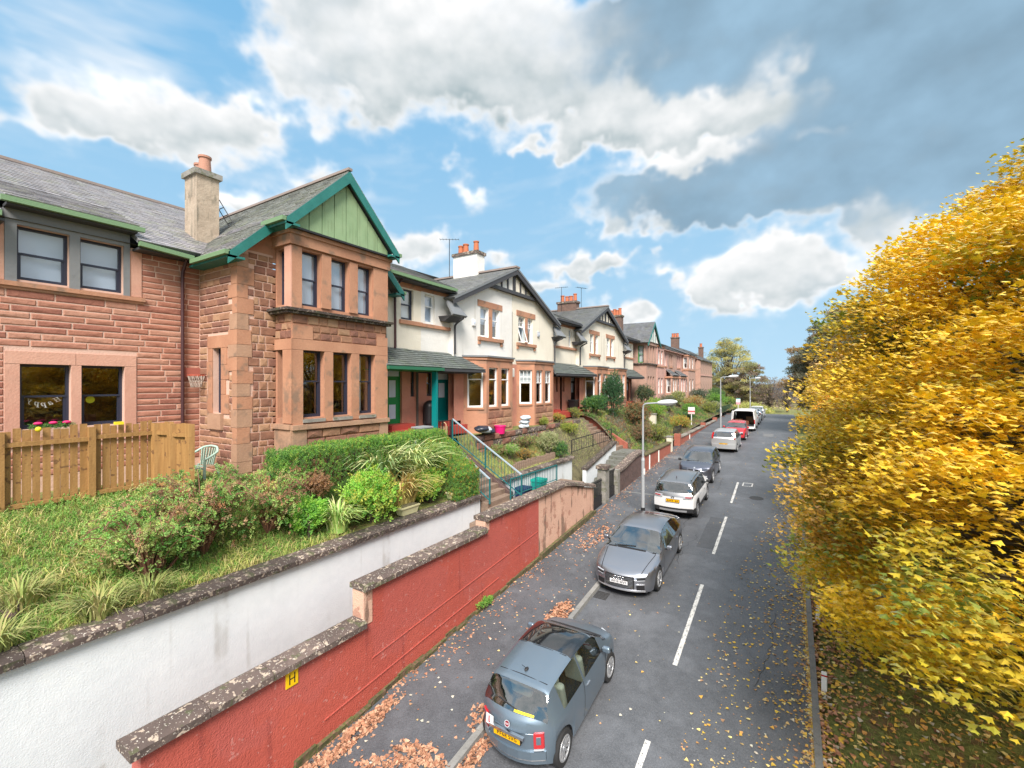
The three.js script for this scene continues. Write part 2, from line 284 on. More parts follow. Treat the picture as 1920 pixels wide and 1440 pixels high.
// ---------------------------------------------------------------- wall materials
{
  M.redWall = std([1, 1, 1], 0.62, { bumpMap: bumpCast, bumpScale: 0.012, map: tex(1024, 3, (u, v) => {
    const a = tn(u, v, 4, 5, 101), b = tn(u, v, 90, 2, 103); let c = mix3([0.385, 0.072, 0.052], [0.475, 0.10, 0.07], a + (b - 0.5) * 0.5);
    const scuff = sstep(0.70, 0.74, tn(u, v, 26, 4, 107)); c = mix3(c, [0.27, 0.06, 0.045], scuff * 0.3); const patchy = sstep(0.52, 0.6, tn(u, v, 3, 3, 119)); c = mix3(c, [0.42, 0.10, 0.083], patchy * 0.5); const run = vn(u * 40, v * 3, 40, 31) * vn(u * 18, v * 2, 18, 8); c = mix3(c, [0.26, 0.05, 0.042], sstep(0.55, 0.85, run) * 0.5); const pale = sstep(0.765, 0.785, tn(u, v, 40, 3, 111, 1)); return mix3(c, [0.52, 0.22, 0.19], pale * 0.6); }) });
  M.whiteWall = std([1, 1, 1], 0.8, { bumpMap: bumpCast, bumpScale: 0.0035, map: tex(1024, 4, (u, v) => {
    const a = tn(u, v, 3, 5, 121), b = tn(u, v, 40, 3, 123), st = tn(u, v, 14, 3, 127, 1); const streak = vn(u * 22, v * 2, 22, 9) * vn(u * 50, v * 3, 50, 5);
    let c = mix3([0.53, 0.565, 0.595], [0.68, 0.71, 0.73], clamp(a * 1.2 + (b - 0.5) * 0.4)); c = mix3(c, [0.34, 0.33, 0.30], sstep(0.34, 0.75, streak) * 0.6 * sstep(0.3, 0.7, st + 0.1)); return c; }) });
  M.peach = std([1, 1, 1], 0.8, { bumpMap: bumpCast, bumpScale: 0.014, map: tex(1024, 5, (u, v) => {
    const a = tn(u, v, 6, 5, 131), n = tn(u, v, 16, 5, 133), drip = vn(u * 34, v * 3.2, 34, 14) * 0.75 + 0.35 * tn(u, v, 12, 4, 139);
    let c = mix3([0.52, 0.30, 0.22], [0.66, 0.42, 0.31], a); c = mix3(c, [0.16, 0.10, 0.07], sstep(0.74, 0.86, drip) * 0.8); return mix3(c, [0.30, 0.13, 0.09], sstep(0.66, 0.72, n) * 0.6); }) });
  M.foot = std([1, 1, 1], 0.95, { bumpMap: bumpRough, bumpScale: 0.03, map: tex(512, 1.5, (u, v) => { const a = tn(u, v, 8, 5, 141), b = tn(u, v, 30, 3, 144); return mix3([0.035, 0.035, 0.018], mix3([0.20, 0.12, 0.075], [0.10, 0.11, 0.03], sstep(0.35, 0.6, b)), clamp(a * 1.3 - 0.1)); }) });
  const cop = (s, dark) => tex(512, 1.3, (u, v) => { const a = tn(u, v, 5, 4, s), l = tn(u, v, 22, 4, s + 3), l2 = tn(u, v, 60, 3, s + 9); let c = mix3(mul3([0.085, 0.062, 0.055], dark), mul3([0.15, 0.11, 0.095], dark), a); c = mix3(c, [0.42, 0.34, 0.27], sstep(0.63, 0.70, l)); c = mix3(c, [0.5, 0.46, 0.4], sstep(0.72, 0.76, l2)); return mix3(c, [0.07, 0.085, 0.03], sstep(0.62, 0.75, tn(u, v, 9, 3, s + 20)) * 0.6); });
  M.coping = [0, 1, 2].map((i) => std([1, 1, 1], 0.9, { map: cop(150 + i * 31, 0.85 + i * 0.15), bumpMap: bumpRough, bumpScale: 0.02 }));
  M.copingDark = std([0.55, 0.55, 0.55], 0.9, { map: M.coping[0].map, bumpMap: bumpRough, bumpScale: 0.02 });
  M.brownWall = std([1, 1, 1], 0.9, { bumpMap: bumpRough, bumpScale: 0.03, map: tex(512, 1.6, (u, v) => { const a = tn(u, v, 5, 5, 161), j = (Math.abs(((v * 16) % 1) - 0.5) > 0.46) ? 1 : 0; let c = mix3([0.07, 0.045, 0.04], [0.14, 0.085, 0.075], a); return mix3(c, [0.10, 0.08, 0.075], j * 0.6); }) });
  M.brickRed = std([1, 1, 1], 0.85, { bumpMap: bumpRough, bumpScale: 0.015, map: tex(512, 1.2, (u, v) => { const a = tn(u, v, 8, 4, 171), b = tn(u, v, 30, 3, 174); return mix3([0.26, 0.075, 0.05], [0.40, 0.13, 0.085], a + (b - 0.5) * 0.6); }) });
  M.concrete = std([1, 1, 1], 0.9, { bumpMap: bumpRough, bumpScale: 0.01, map: tex(512, 1.4, (u, v) => { const a = tn(u, v, 6, 5, 181), b = tn(u, v, 40, 3, 184); const k = 0.16 + 0.14 * a + 0.06 * (b - 0.5); return mix3([k, k * 0.94, k * 0.84], [0.10, 0.11, 0.05], sstep(0.6, 0.75, tn(u, v, 10, 3, 188)) * 0.6); }) });
  M.step = std([1, 1, 1], 0.9, { bumpMap: bumpRough, bumpScale: 0.012, map: tex(512, 1.4, (u, v) => { const a = tn(u, v, 6, 5, 191), b = tn(u, v, 40, 3, 194); const k = 0.8 + 0.5 * (a - 0.5) + 0.3 * (b - 0.5); return [0.27 * k, 0.19 * k, 0.14 * k]; }) });
  M.stepGrey = std([0.62, 0.66, 0.66], 0.9, { map: M.concrete.map, bumpMap: bumpRough, bumpScale: 0.012 });
}
function coping(parent, p0, p1, y, ra, rb, len, mats, th = 0.15, slope = 0) {
  const n = Math.max(1, Math.round((rb - ra) / len)), L = (rb - ra) / n;
  for (let i = 0; i < n; i++) {
    const a = ra + i * L + 0.006, b = ra + (i + 1) * L - 0.006, y0 = y + slope * (a - ra), ch = 0.045, j = rr(-0.006, 0.006);
    const sec = [[p0, 0], [p1, 0], [p1, th - ch], [p1 - ch * 2, th], [p0 + ch * 2, th], [p0, th - ch]];
    mb().prism(sec, (q) => V(q[0] + j, y0 + q[1], a), (q) => V(q[0] + j, y0 + slope * (b - a) + q[1], b)).build('coping_stone', mats[i % mats.length], parent);
  }
}
{ // ---- low wall along the pavement: red, then stained peach
  const w = thing('boundary_wall', 'long red painted pavement wall with stepped dark coping and a stained peach far end', 'wall', -7.45, 0.3, 8);
  const body = (a, b, top, topb = top) => { const m = mb(); const b0 = roadY(a) - 0.2, b1 = roadY(b) - 0.2; m.hexa([V(-7.6, b0, a), V(-7.3, b0, a), V(-7.3, b1, b), V(-7.6, b1, b), V(-7.6, top, a), V(-7.3, top, a), V(-7.3, topb, b), V(-7.6, topb, b)]); return m; };
  const A = body(2.45, 6.2, 2.3); A.build('wall_section', M.redWall, w).userData.label = 'lowest red section of the wall';
  const B = body(6.2, 10.4, 3.02); B.build('wall_section', M.redWall, w);
  const C = body(10.4, 13.46, 3.33); C.build('wall_section', M.redWall, w);
  const D = body(13.461, 15.6, 3.29); const D2 = body(15.6, 18.46, 3.29, 2.66); D.geo(D2.geometry()).build('wall_section', M.peach, w).userData.label = 'stained peach section of the wall';
  // moulded step in the red face and the weathered foot
  mb().slant(-7.31, -7.285, 1.55, 1.57, 6.3, 13.4, 0.62).build('plaster_ridge', M.redWall, w);
  mb().slant(-7.31, -7.283, 0.98, 1.0, 5.2, 11, 0.5).build('plaster_ridge', M.redWall, w);
  const f = mb(); for (let r = 1; r < 18.4; r += 0.4) f.slant(-7.31, -7.225 + rr(-0.05, 0.03), roadY(r), roadY(r) + 0.21 + rr(-0.05, 0.06), r, r + 0.4, 0.033); f.build('weathered_foot', M.foot, w);
  mb().slant(-7.31, -7.19, roadY(13.5), roadY(13.5) + 0.3, 13.5, 18.2, 0.36).build('plinth', M.foot, w);
  mb().box(-7.62, -7.285, 2.32, 3.0, 6.08, 6.3).build('pier', M.peach, w); mb().box(-7.62, -7.285, 3.04, 3.32, 10.3, 10.5).build('pier', M.peach, w);
  coping(w, -7.68, -7.2, 2.3, 2.3, 6.1, 1.05, M.coping); coping(w, -7.68, -7.2, 3.02, 6.05, 10.32, 1.05, M.coping); coping(w, -7.68, -7.2, 3.33, 10.28, 15.6, 1.05, M.coping); coping(w, -7.68, -7.2, 3.33, 15.6, 18.5, 1.0, M.coping, 0.15, -0.22);
}
{ // ---- white retaining wall behind it
  const w = thing('retaining_wall', 'tall white roughcast retaining wall under the grass bank', 'wall', -9.1, 0.5, 6);
  const n = 14; for (let i = 0; i < 1; i++) mb().box(-9.3, -9, 0, 3.36, -5, 12.42).build('wall_face', M.whiteWall, w);
  coping(w, -9.42, -8.9, 3.36, -5, 12.42, 1.35, [M.copingDark, M.copingDark, M.coping[0]], 0.15, -0.004);
}
{ // second white wall beyond the stairs, with coping
  const w = thing('retaining_wall', 'short white retaining wall with dark coping beyond the turquoise railing', 'wall', -9.7, 1.6, 18);
  mb().box(-9.85, -9.6, 1.2, 3.32, 14.25, 21.3).build('wall_face', M.whiteWall, w);
  coping(w, -9.95, -9.5, 3.32, 14.25, 21.4, 1.2, [M.copingDark, M.coping[1]], 0.14);
}
{ // gate pillar and the walls further up
  const g = thing('gate_pillar', 'square rendered gate pillar with dark cap and peeling grey paint', 'pillar', -7.5, 1.4, 20.2);
  mb().box(-7.72, -7.32, 1.3, 3.2, 20.0, 20.5).build('shaft', M.concrete, g); mb().box(-7.78, -7.26, 3.2, 3.36, 19.94, 20.56).build('cap', M.coping[0], g);
  const w = thing('boundary_wall', 'dark brown garden wall with curved rising coping beside the street lamp', 'wall', -7.45, 1.4, 24);
  const m = mb(), top = (r) => 2.78 + 0.42 * sstep(21.8, 25.5, r); const cp = mb();
  for (let r = 21.9; r < 26.4; r += 0.5) { m.hexa([V(-7.6, roadY(r) - .2, r), V(-7.3, roadY(r) - .2, r), V(-7.3, roadY(r + .5) - .2, r + .5), V(-7.6, roadY(r + .5) - .2, r + .5), V(-7.6, top(r), r), V(-7.3, top(r), r), V(-7.3, top(r + .5), r + .5), V(-7.6, top(r + .5), r + .5)]); mb().slant(-7.68, -7.22, top(r), top(r) + 0.13, r + 0.004, r + 0.496, top(r + .5) - top(r)).build('coping_stone', M.coping[1], w); }
  m.build('wall_face', M.brownWall, w); mb().box(-7.66, -7.26, 1.3, 2.92, 21.55, 21.9).build('pier', M.concrete, w);
  const redWall = (label, a, b, top, mat, cmat, pier) => {
    const q = thing('boundary_wall', label, 'wall', -7.45, roadY(a) + 0.1, (a + b) / 2); const f = mb();
    for (let r = a; r < b - 0.01; r += 2) { const e = Math.min(b, r + 2); f.hexa([V(-7.6, roadY(r) - .2, r), V(-7.3, roadY(r) - .2, r), V(-7.3, roadY(e) - .2, e), V(-7.6, roadY(e) - .2, e), V(-7.6, top, r), V(-7.3, top, r), V(-7.3, top, e), V(-7.6, top, e)]); }
    f.build('wall_face', mat, q); coping(q, -7.66, -7.24, top, a, b, 1.6, cmat, 0.12); if (pier) for (const r of pier) mb().box(-7.68, -7.24, roadY(r) - 0.1, top + 0.35, r, r + 0.45).build('pier', mat, q); return q;
  };
  const e1 = redWall('red painted wall with mossy top and two white drain pipes', 26.5, 33.2, 2.95, M.brickRed, [M.foot]);
  for (const r of [27.4, 29.6]) mb().cyl(-7.26, roadY(r), 2.9, r, 0.04).build('drain_pipe', std([0.75, 0.75, 0.72], 0.5), e1);
  const e2 = redWall('long red painted wall with pale stone coping beside the silver car', 36.2, 56.5, 2.98, M.brickRed, [M.coping[2], M.concrete], [36, 47.8, 56]);
  mb().cyl(-7.26, roadY(40), 2.95, 40, 0.04).build('drain_pipe', std([0.75, 0.75, 0.72], 0.5), e2);
  redWall('far low brown stone wall beside the open white van', 57, 76, 2.72, M.brownWall, [M.concrete, M.coping[1]], [63, 69]);
  const cr = thing('gate_pillar', 'cream painted gate pillar at the end of the mossy red wall', 'pillar', -7.45, 2.3, 33.5); mb().box(-7.62, -7.28, 2.1, 3.35, 33.3, 33.75).build('shaft', std([0.66, 0.62, 0.5], 0.8, { bumpMap: bumpCast, bumpScale: 0.01 }), cr); mb().box(-7.66, -7.24, 3.35, 3.43, 33.26, 33.79).build('cap', M.concrete, cr);
}
// ---------------------------------------------------------------- house materials and parts
{
  const sandstone = (s, a, b) => tex(256, 1.1, (u, v) => { const n = tn(u, v, 6, 5, s), f = tn(u, v, 48, 3, s + 4); return mix3(a, b, clamp(n * 1.1 + (f - 0.5) * 0.7)); });
  const stoneMat = (s, a, b) => std([1, 1, 1], 0.92, { map: sandstone(s, a, b), bumpMap: bumpRough, bumpScale: 0.018 });
  M.stoneRed = [stoneMat(201, [0.29, 0.112, 0.072], [0.40, 0.178, 0.12]), stoneMat(206, [0.33, 0.135, 0.088], [0.43, 0.205, 0.142]), stoneMat(211, [0.24, 0.09, 0.062], [0.35, 0.145, 0.10]), stoneMat(216, [0.36, 0.165, 0.112], [0.46, 0.245, 0.172])];
  M.stoneTan = [stoneMat(221, [0.25, 0.125, 0.075], [0.37, 0.20, 0.12]), stoneMat(226, [0.18, 0.088, 0.06], [0.30, 0.145, 0.09]), stoneMat(231, [0.30, 0.17, 0.10], [0.41, 0.245, 0.15]), stoneMat(236, [0.16, 0.075, 0.055], [0.27, 0.125, 0.085])];
  M.mortar = std([0.60, 0.40, 0.32], 0.95, { bumpMap: bumpFine, bumpScale: 0.006 });
  M.mortarTan = std([0.54, 0.37, 0.27], 0.95, { bumpMap: bumpFine, bumpScale: 0.006 });
  const dressed = (s, a, b, w) => std([1, 1, 1], 0.88, { bumpMap: bumpFine, bumpScale: 0.005, map: tex(512, 2.2, (u, v) => { const n = tn(u, v, 4, 5, s), f = tn(u, v, 60, 2, s + 4); let c = mix3(a, b, clamp(n * 1.2 + (f - 0.5) * 0.4)); return mix3(c, [0.20, 0.14, 0.10], w * sstep(0.56, 0.74, tn(u, v, 5, 4, s + 9, 1))); }) });
  M.dressed = dressed(241, [0.35, 0.165, 0.098], [0.47, 0.245, 0.15], 0.75);
  M.dressedPink = dressed(246, [0.50, 0.25, 0.18], [0.58, 0.33, 0.245], 0.1);
  M.dressedWorn = dressed(251, [0.32, 0.185, 0.12], [0.44, 0.27, 0.18], 0.8);
  M.bayStone = dressed(256, [0.36, 0.165, 0.10], [0.47, 0.235, 0.145], 0.5);
  M.farStone = dressed(266, [0.38, 0.225, 0.175], [0.47, 0.30, 0.235], 0.4); M.farPink = dressed(268, [0.45, 0.255, 0.21], [0.53, 0.32, 0.27], 0.25);
  M.salmon = dressed(261, [0.44, 0.17, 0.115], [0.55, 0.25, 0.175], 0.2);
  M.rough = std([1, 1, 1], 0.85, { bumpMap: bumpCast, bumpScale: 0.012, map: tex(512, 4, (u, v) => { const n = tn(u, v, 4, 5, 271), k = vn(u * 26, v * 3, 26, 3) * vn(u * 9, v * 2, 9, 8); let c = mix3([0.66, 0.64, 0.60], [0.77, 0.755, 0.72], n * 1.2); return mix3(c, [0.42, 0.39, 0.33], sstep(0.45, 0.85, k) * 0.5); }) });
  M.roughCream = std([1, 0.95, 0.84], 0.85, { bumpMap: bumpCast, bumpScale: 0.012, map: M.rough.map });
  M.chimney = std([1, 1, 1], 0.92, { bumpMap: bumpRough, bumpScale: 0.02, map: tex(512, 1.6, (u, v) => { const n = tn(u, v, 5, 5, 281), f = tn(u, v, 60, 3, 284), k = vn(u * 16, v * 3, 16, 3); let c = mix3([0.30, 0.23, 0.17], [0.44, 0.36, 0.28], n + (f - 0.5) * 0.7); return mix3(c, [0.13, 0.12, 0.09], sstep(0.6, 0.95, k) * 0.6); }) });
  M.brownStack = std([1, 1, 1], 0.92, { bumpMap: bumpRough, bumpScale: 0.02, map: tex(256, 1.2, (u, v) => mix3([0.09, 0.06, 0.05], [0.2, 0.12, 0.09], tn(u, v, 8, 5, 291))) });
  M.pot = std([0.42, 0.13, 0.06], 0.8, { bumpMap: bumpFine, bumpScale: 0.004 }); M.potPale = std([0.40, 0.20, 0.14], 0.85, { bumpMap: bumpFine, bumpScale: 0.004 });
  const slateTex = tex(512, 1.7, (u, v) => { const n = tn(u, v, 7, 5, 301), f = tn(u, v, 70, 2, 304); const k = 0.75 + 0.5 * (n - 0.5) + 0.35 * (f - 0.5); let c = [k, k, k]; return mix3(c, [0.72, 0.80, 0.45], sstep(0.58, 0.72, tn(u, v, 6, 4, 309)) * 0.35); });
  const slate = (rgb, rough, vc) => std(rgb, rough, { map: slateTex, bumpMap: bumpFine, bumpScale: 0.004, vertexColors: !!vc });
  M.slate = slate([1, 1, 1], 0.5, true);
  M.slateTone = [[0.30, 0.285, 0.305], [0.35, 0.33, 0.34], [0.26, 0.25, 0.262], [0.33, 0.32, 0.30]].map((c) => slate(c, 0.5));
  M.lead = std([0.17, 0.18, 0.19], 0.6, { bumpMap: bumpFine, bumpScale: 0.004 }); M.leadSurround = std([0.19, 0.195, 0.20], 0.55, { bumpMap: bumpRough, bumpScale: 0.01 });
  M.teal = std([1, 1, 1], 0.5, { bumpMap: bumpFine, bumpScale: 0.003, map: tex(256, 1.5, (u, v) => mix3([0.008, 0.12, 0.105], [0.025, 0.185, 0.16], tn(u, v, 7, 5, 321))) }); M.gutterGreen = std([0.15, 0.25, 0.13], 0.55, { bumpMap: bumpFine, bumpScale: 0.003 }); M.boardGreen = [0, 1, 2].map((i) => std([1, 1, 1], 0.75, { bumpMap: bumpFine, bumpScale: 0.004, map: tex(256, 1.6, (u, v) => { const n = tn(u, v, 5, 5, 331 + i * 7), st = vn(u * 30, v * 3, 30, 4 + i); return mix3(mix3([0.20, 0.31, 0.16], [0.29, 0.40, 0.23], n), [0.17, 0.23, 0.12], sstep(0.6, 0.95, st) * 0.5); }) }));
  M.doorGreen = std([0.005, 0.21, 0.05], 0.4); M.doorTeal = std([0.0, 0.19, 0.19], 0.4); M.doorDark = std([0.012, 0.012, 0.016], 0.4);
  M.navy = std([0.022, 0.027, 0.05], 0.4); M.white = std([0.78, 0.78, 0.77], 0.4); M.black = std([0.014, 0.014, 0.016], 0.45); M.timber = std([0.045, 0.045, 0.05], 0.6, { bumpMap: bumpFine, bumpScale: 0.003 }); M.brownPipe = std([0.055, 0.018, 0.02], 0.5); M.iron = std([0.02, 0.02, 0.022], 0.5);
  M.pane = std([0.86, 0.92, 0.96], 0.02, { phys: true, transmission: 1, thickness: 0, ior: 2.1 });
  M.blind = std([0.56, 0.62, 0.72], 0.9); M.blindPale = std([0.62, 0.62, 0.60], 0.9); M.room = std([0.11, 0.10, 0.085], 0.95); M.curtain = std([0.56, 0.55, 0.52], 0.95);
  M.redStep = std([0.36, 0.05, 0.035], 0.6, { bumpMap: bumpFine, bumpScale: 0.004 }); M.ridge = std([0.25, 0.2, 0.18], 0.85, { bumpMap: bumpRough, bumpScale: 0.01 });
}
const faceX = (p) => (u, y, o) => V(p + o, y, u);          // wall that looks at the road; u runs along the road
const faceZ = (r) => (u, y, o) => [u, y, -r + o];          // wall that looks back down the road; u runs away from it
const faceAt = (p, r, dp, dr) => { const l = Math.hypot(dp, dr), a = dp / l, b = dr / l; return (u, y, o) => V(p + a * u + b * o, y, r + b * u - a * o); };
function fb(m, f, u0, u1, y0, y1, o0, o1) { const c = [f(u0, y0, o1), f(u1, y0, o1), f(u1, y0, o0), f(u0, y0, o0)]; return m.hexa([...c, f(u0, y1, o1), f(u1, y1, o1), f(u1, y1, o0), f(u0, y1, o0)]); }
function wallWith(m, f, u0, u1, y0, y1, holes, t = 0.3) {   // a slab with openings and reveals
  const us = [...new Set([u0, u1, ...holes.flatMap((h) => [h[0], h[1]])])].filter((x) => x >= u0 && x <= u1).sort((a, b) => a - b), ys = [...new Set([y0, y1, ...holes.flatMap((h) => [h[2], h[3]])])].filter((x) => x >= y0 && x <= y1).sort((a, b) => a - b);
  for (let i = 0; i < us.length - 1; i++) for (let j = 0; j < ys.length - 1; j++) {
    const a = us[i], b = us[i + 1], c = ys[j], d = ys[j + 1], mu = (a + b) / 2, my = (c + d) / 2; if (holes.some((h) => mu > h[0] && mu < h[1] && my > h[2] && my < h[3])) continue;
    m.quad(f(a, c, 0), f(b, c, 0), f(b, d, 0), f(a, d, 0)); m.quad(f(b, c, -t), f(a, c, -t), f(a, d, -t), f(b, d, -t));
  }
  for (const [a, b, c, d] of holes) { m.quad(f(a, c, 0), f(a, c, -t), f(b, c, -t), f(b, c, 0)); m.quad(f(a, d, -t), f(a, d, 0), f(b, d, 0), f(b, d, -t)); m.quad(f(a, c, -t), f(a, c, 0), f(a, d, 0), f(a, d, -t)); m.quad(f(b, c, 0), f(b, c, -t), f(b, d, -t), f(b, d, 0)); }
  return m;
}
// a sash window as a part: frame, panes, and what hangs behind the glass
function sash(parent, f, u0, u1, y0, y1, o = {}) {
  const { mat = M.navy, rec = 0.14, mid = 0.5, fw = 0.055, behind, grid = 0, label, open = 0 } = o;
  const m = mb(), ym = lerp(y0, y1, mid), a = -rec - 0.06, b = -rec;
  fb(m, f, u0, u0 + fw, y0, y1, a, b); fb(m, f, u1 - fw, u1, y0, y1, a, b); fb(m, f, u0 + fw, u1 - fw, y0, y0 + fw * 1.5, a, b); fb(m, f, u0 + fw, u1 - fw, y1 - fw, y1, a, b);
  fb(m, f, u0 + fw, u1 - fw, ym - 0.022, ym + 0.022, a + 0.01, b + 0.012);
  if (!open) { const s = fw * 0.7; fb(m, f, u0 + fw, u0 + fw + s, y0 + fw * 1.5, ym - .022, a + 0.012, b - 0.012); fb(m, f, u1 - fw - s, u1 - fw, y0 + fw * 1.5, ym - .022, a + 0.012, b - 0.012); }
  for (let k = 1; k < grid; k++) { const u = lerp(u0 + fw, u1 - fw, k / grid); fb(m, f, u - 0.012, u + 0.012, ym + .022, y1 - fw, b - 0.03, b - 0.004); }
  if (grid) { const y = (ym + y1 - fw) / 2; fb(m, f, u0 + fw, u1 - fw, y - 0.012, y + 0.012, b - 0.03, b - 0.006); }
  const w = m.build('window', mat, parent); if (label) w.userData.label = label;
  const pane = (c, d, z) => { const q = mb(); q.quad(f(u0 + fw, c, z), f(u1 - fw, c, z), f(u1 - fw, d, z), f(u0 + fw, d, z)); return q.build('pane', M.pane, w); };
  pane(ym, y1 - fw, b - 0.035); if (!open) pane(y0 + fw, ym, b - 0.045);
  if (open) { const q = mb(), L = ym - y0, dz = 0.26; const g = (u, t, k) => f(u, ym - L * t * 0.96, b + dz * t + k); const slab = (ua, ub, ta, tb) => q.hexa([g(ua, tb, .03), g(ub, tb, .03), g(ub, tb, 0), g(ua, tb, 0), g(ua, ta, .03), g(ub, ta, .03), g(ub, ta, 0), g(ua, ta, 0)]); slab(u0, u0 + .05, 0, 1); slab(u1 - .05, u1, 0, 1); slab(u0 + .05, u1 - .05, 0, .06); slab(u0 + .05, u1 - .05, .92, 1); const s = q.build('open_casement', mat, w); mb().quad(g(u0 + .05, .94, .015), g(u1 - .05, .94, .015), g(u1 - .05, .05, .015), g(u0 + .05, .05, .015)).build('pane', M.pane, w); }
  if (behind) for (const [mt, k0, k1, j0, j1, nm] of behind) { const q = mb(); q.quad(f(lerp(u0, u1, k0), lerp(y0, y1, j0), a - 0.07), f(lerp(u0, u1, k1), lerp(y0, y1, j0), a - 0.07), f(lerp(u0, u1, k1), lerp(y0, y1, j1), a - 0.07), f(lerp(u0, u1, k0), lerp(y0, y1, j1), a - 0.07)); q.build(nm || 'blind', mt, w); }
  return w;
}
// hewn stones laid in courses, each with its own slightly bulging face
function masonry(parent, f, u0, u1, y0, y1, skip, mats, o = {}) {
  const { h = [0.15, 0.15], len = [0.45, 0.95], proud = 0.017, j = 0.013, seed = 1, max = 300, name = 'stone', cham = 0.016 } = o, R = rng(seed); let list = [], y = y0;
  while (y < y1 - 0.04) {
    let d = Math.min(rr(h[0], h[1], R), y1 - y); if (y1 - y - d < 0.06) d = y1 - y;
    let spans = [[u0, u1]];
    for (const s of skip) if (s[3] > y + 0.02 && s[2] < y + d - 0.02) spans = spans.flatMap(([a, b]) => s[1] <= a || s[0] >= b ? [[a, b]] : [[a, Math.max(a, s[0])], [Math.min(b, s[1]), b]].filter((q) => q[1] - q[0] > 0.05));
    for (const [a, b] of spans) { let u = a, first = true; while (u < b - 0.01) { let l = rr(len[0], len[1], R) * (first ? rr(0.5, 1, R) : 1); first = false; if (b - u - l < len[0] * 0.6) l = b - u; list.push([u, Math.min(b, u + l), y, y + d]); u += l; } }
    y += d;
  }
  const order = list.map((q, i) => [i, (q[1] - q[0]) * (q[3] - q[2])]).sort((a, b) => b[1] - a[1]).slice(0, max).map((q) => q[0]), own = new Set(order), rest = mb();
  list.forEach(([a, b, c, d], i) => {
    const m = own.has(i) ? mb() : rest; a += j; b -= j; c += j; d -= j; const q = Math.min(cham, (d - c) * 0.3), e = () => proud * rr(0.7, 1.1, R);
    const z = [e(), e(), e(), e()], zc = proud * rr(0.9, 1.5, R), lo = [f(a, c, 0.002), f(b, c, 0.002), f(b, d, 0.002), f(a, d, 0.002)], hi = [f(a + q, c + q, z[0]), f(b - q, c + q, z[1]), f(b - q, d - q, z[2]), f(a + q, d - q, z[3])];
    const mu = lerp(a, b, rr(0.3, 0.7, R)), my = lerp(c, d, rr(0.4, 0.6, R)), ce = f(mu, my, zc);
    for (let k = 0; k < 4; k++) { const n = (k + 1) % 4; m.quad(lo[k], lo[n], hi[n], hi[k]); m.tri(hi[k], hi[n], ce); }
    if (own.has(i)) m.build(name, mats[Math.floor(R() * mats.length)], parent);
  });
  if (rest.p.length) rest.build(name + 'work', mats[0], parent, true);
}
// slates in rows between the eave E0-E1 and the top T0-T1 (both seen left to right from outside)
function slates(parent, E0, E1, T0, T1, o = {}) {
  const { w = 0.26, ex = 0.17, tone = [0.305, 0.29, 0.30], vary = 0.3, parts = 0, seed = 3, th = 0.014, name = 'slate', cut } = o, R = rng(seed);
  const L3 = (a, b, t) => [lerp(a[0], b[0], t), lerp(a[1], b[1], t), lerp(a[2], b[2], t)], D = (a, b) => Math.hypot(a[0] - b[0], a[1] - b[1], a[2] - b[2]);
  const v0 = new THREE.Vector3(...E1).sub(new THREE.Vector3(...E0)), v1 = new THREE.Vector3(...T0).sub(new THREE.Vector3(...E0)); if (v1.length() < 0.1) v1.set(...T1).sub(new THREE.Vector3(...E0));
  const n = new THREE.Vector3().crossVectors(v0, v1).normalize(), up = (q, k) => [q[0] + n.x * k, q[1] + n.y * k, q[2] + n.z * k];
  const H = (D(E0, T0) + D(E1, T1)) / 2, rows = Math.max(1, Math.round(Math.max(D(E0, T0), D(E1, T1), 0.2) / ex)), base = mb(), all = mb(); let made = 0;
  base.quad(E0, E1, T1, T0); base.quad(up(E1, -0.08), up(E0, -0.08), up(T0, -0.08), up(T1, -0.08)); base.quad(up(E0, -.08), up(E1, -.08), E1, E0); base.quad(up(E1, -.08), up(T1, -.08), T1, E1); base.quad(up(T0, -.08), up(E0, -.08), E0, T0);
  const deck = base.build('roof_deck', M.lead, parent);
  for (let i = 0; i < rows; i++) {
    const t0 = i / rows - 0.012, t1 = Math.min(1, (i + 1) / rows + 0.02), A = L3(E0, T0, t0), B = L3(E1, T1, t0), A1 = L3(E0, T0, t1), B1 = L3(E1, T1, t1), len = D(A, B), k = Math.max(1, Math.round(len / w)); if (len < 0.06) continue;
    const off = (i % 2) * 0.5;
    for (let j = 0; j < k + (off ? 1 : 0); j++) {
      const a = clamp((j - off) / k), b = clamp((j + 1 - off) / k); if (b - a < 0.01) continue; const g = 0.004 / len, la = 0.011 + R() * 0.009;
      const q = [up(L3(A, B, a + g), la + th), up(L3(A, B, b - g), la + th), up(L3(A1, B1, b - g), 0.006), up(L3(A1, B1, a + g), 0.006)], lo = [up(L3(A, B, a + g), 0.002), up(L3(A, B, b - g), 0.002)];
      const own = made < parts, m = own ? mb() : all; made++; const s = 1 + (R() - 0.5) * vary, hue = (R() - 0.5) * 0.05; if (!own) m.c = [tone[0] * s * (1 + hue), tone[1] * s, tone[2] * s * (1 - hue)];
      m.quad(...q); m.quad(lo[0], lo[1], q[1], q[0]); m.quad(q[1], lo[1], L3(A1, B1, b - g), q[2]); m.quad(lo[0], q[0], q[3], L3(A1, B1, a + g));
      if (own) m.build(name, M.slateTone[Math.floor(R() * 4)], deck);
    }
  }
  if (all.p.length) all.build(name + 's', M.slate, deck, true);
  return deck;
}
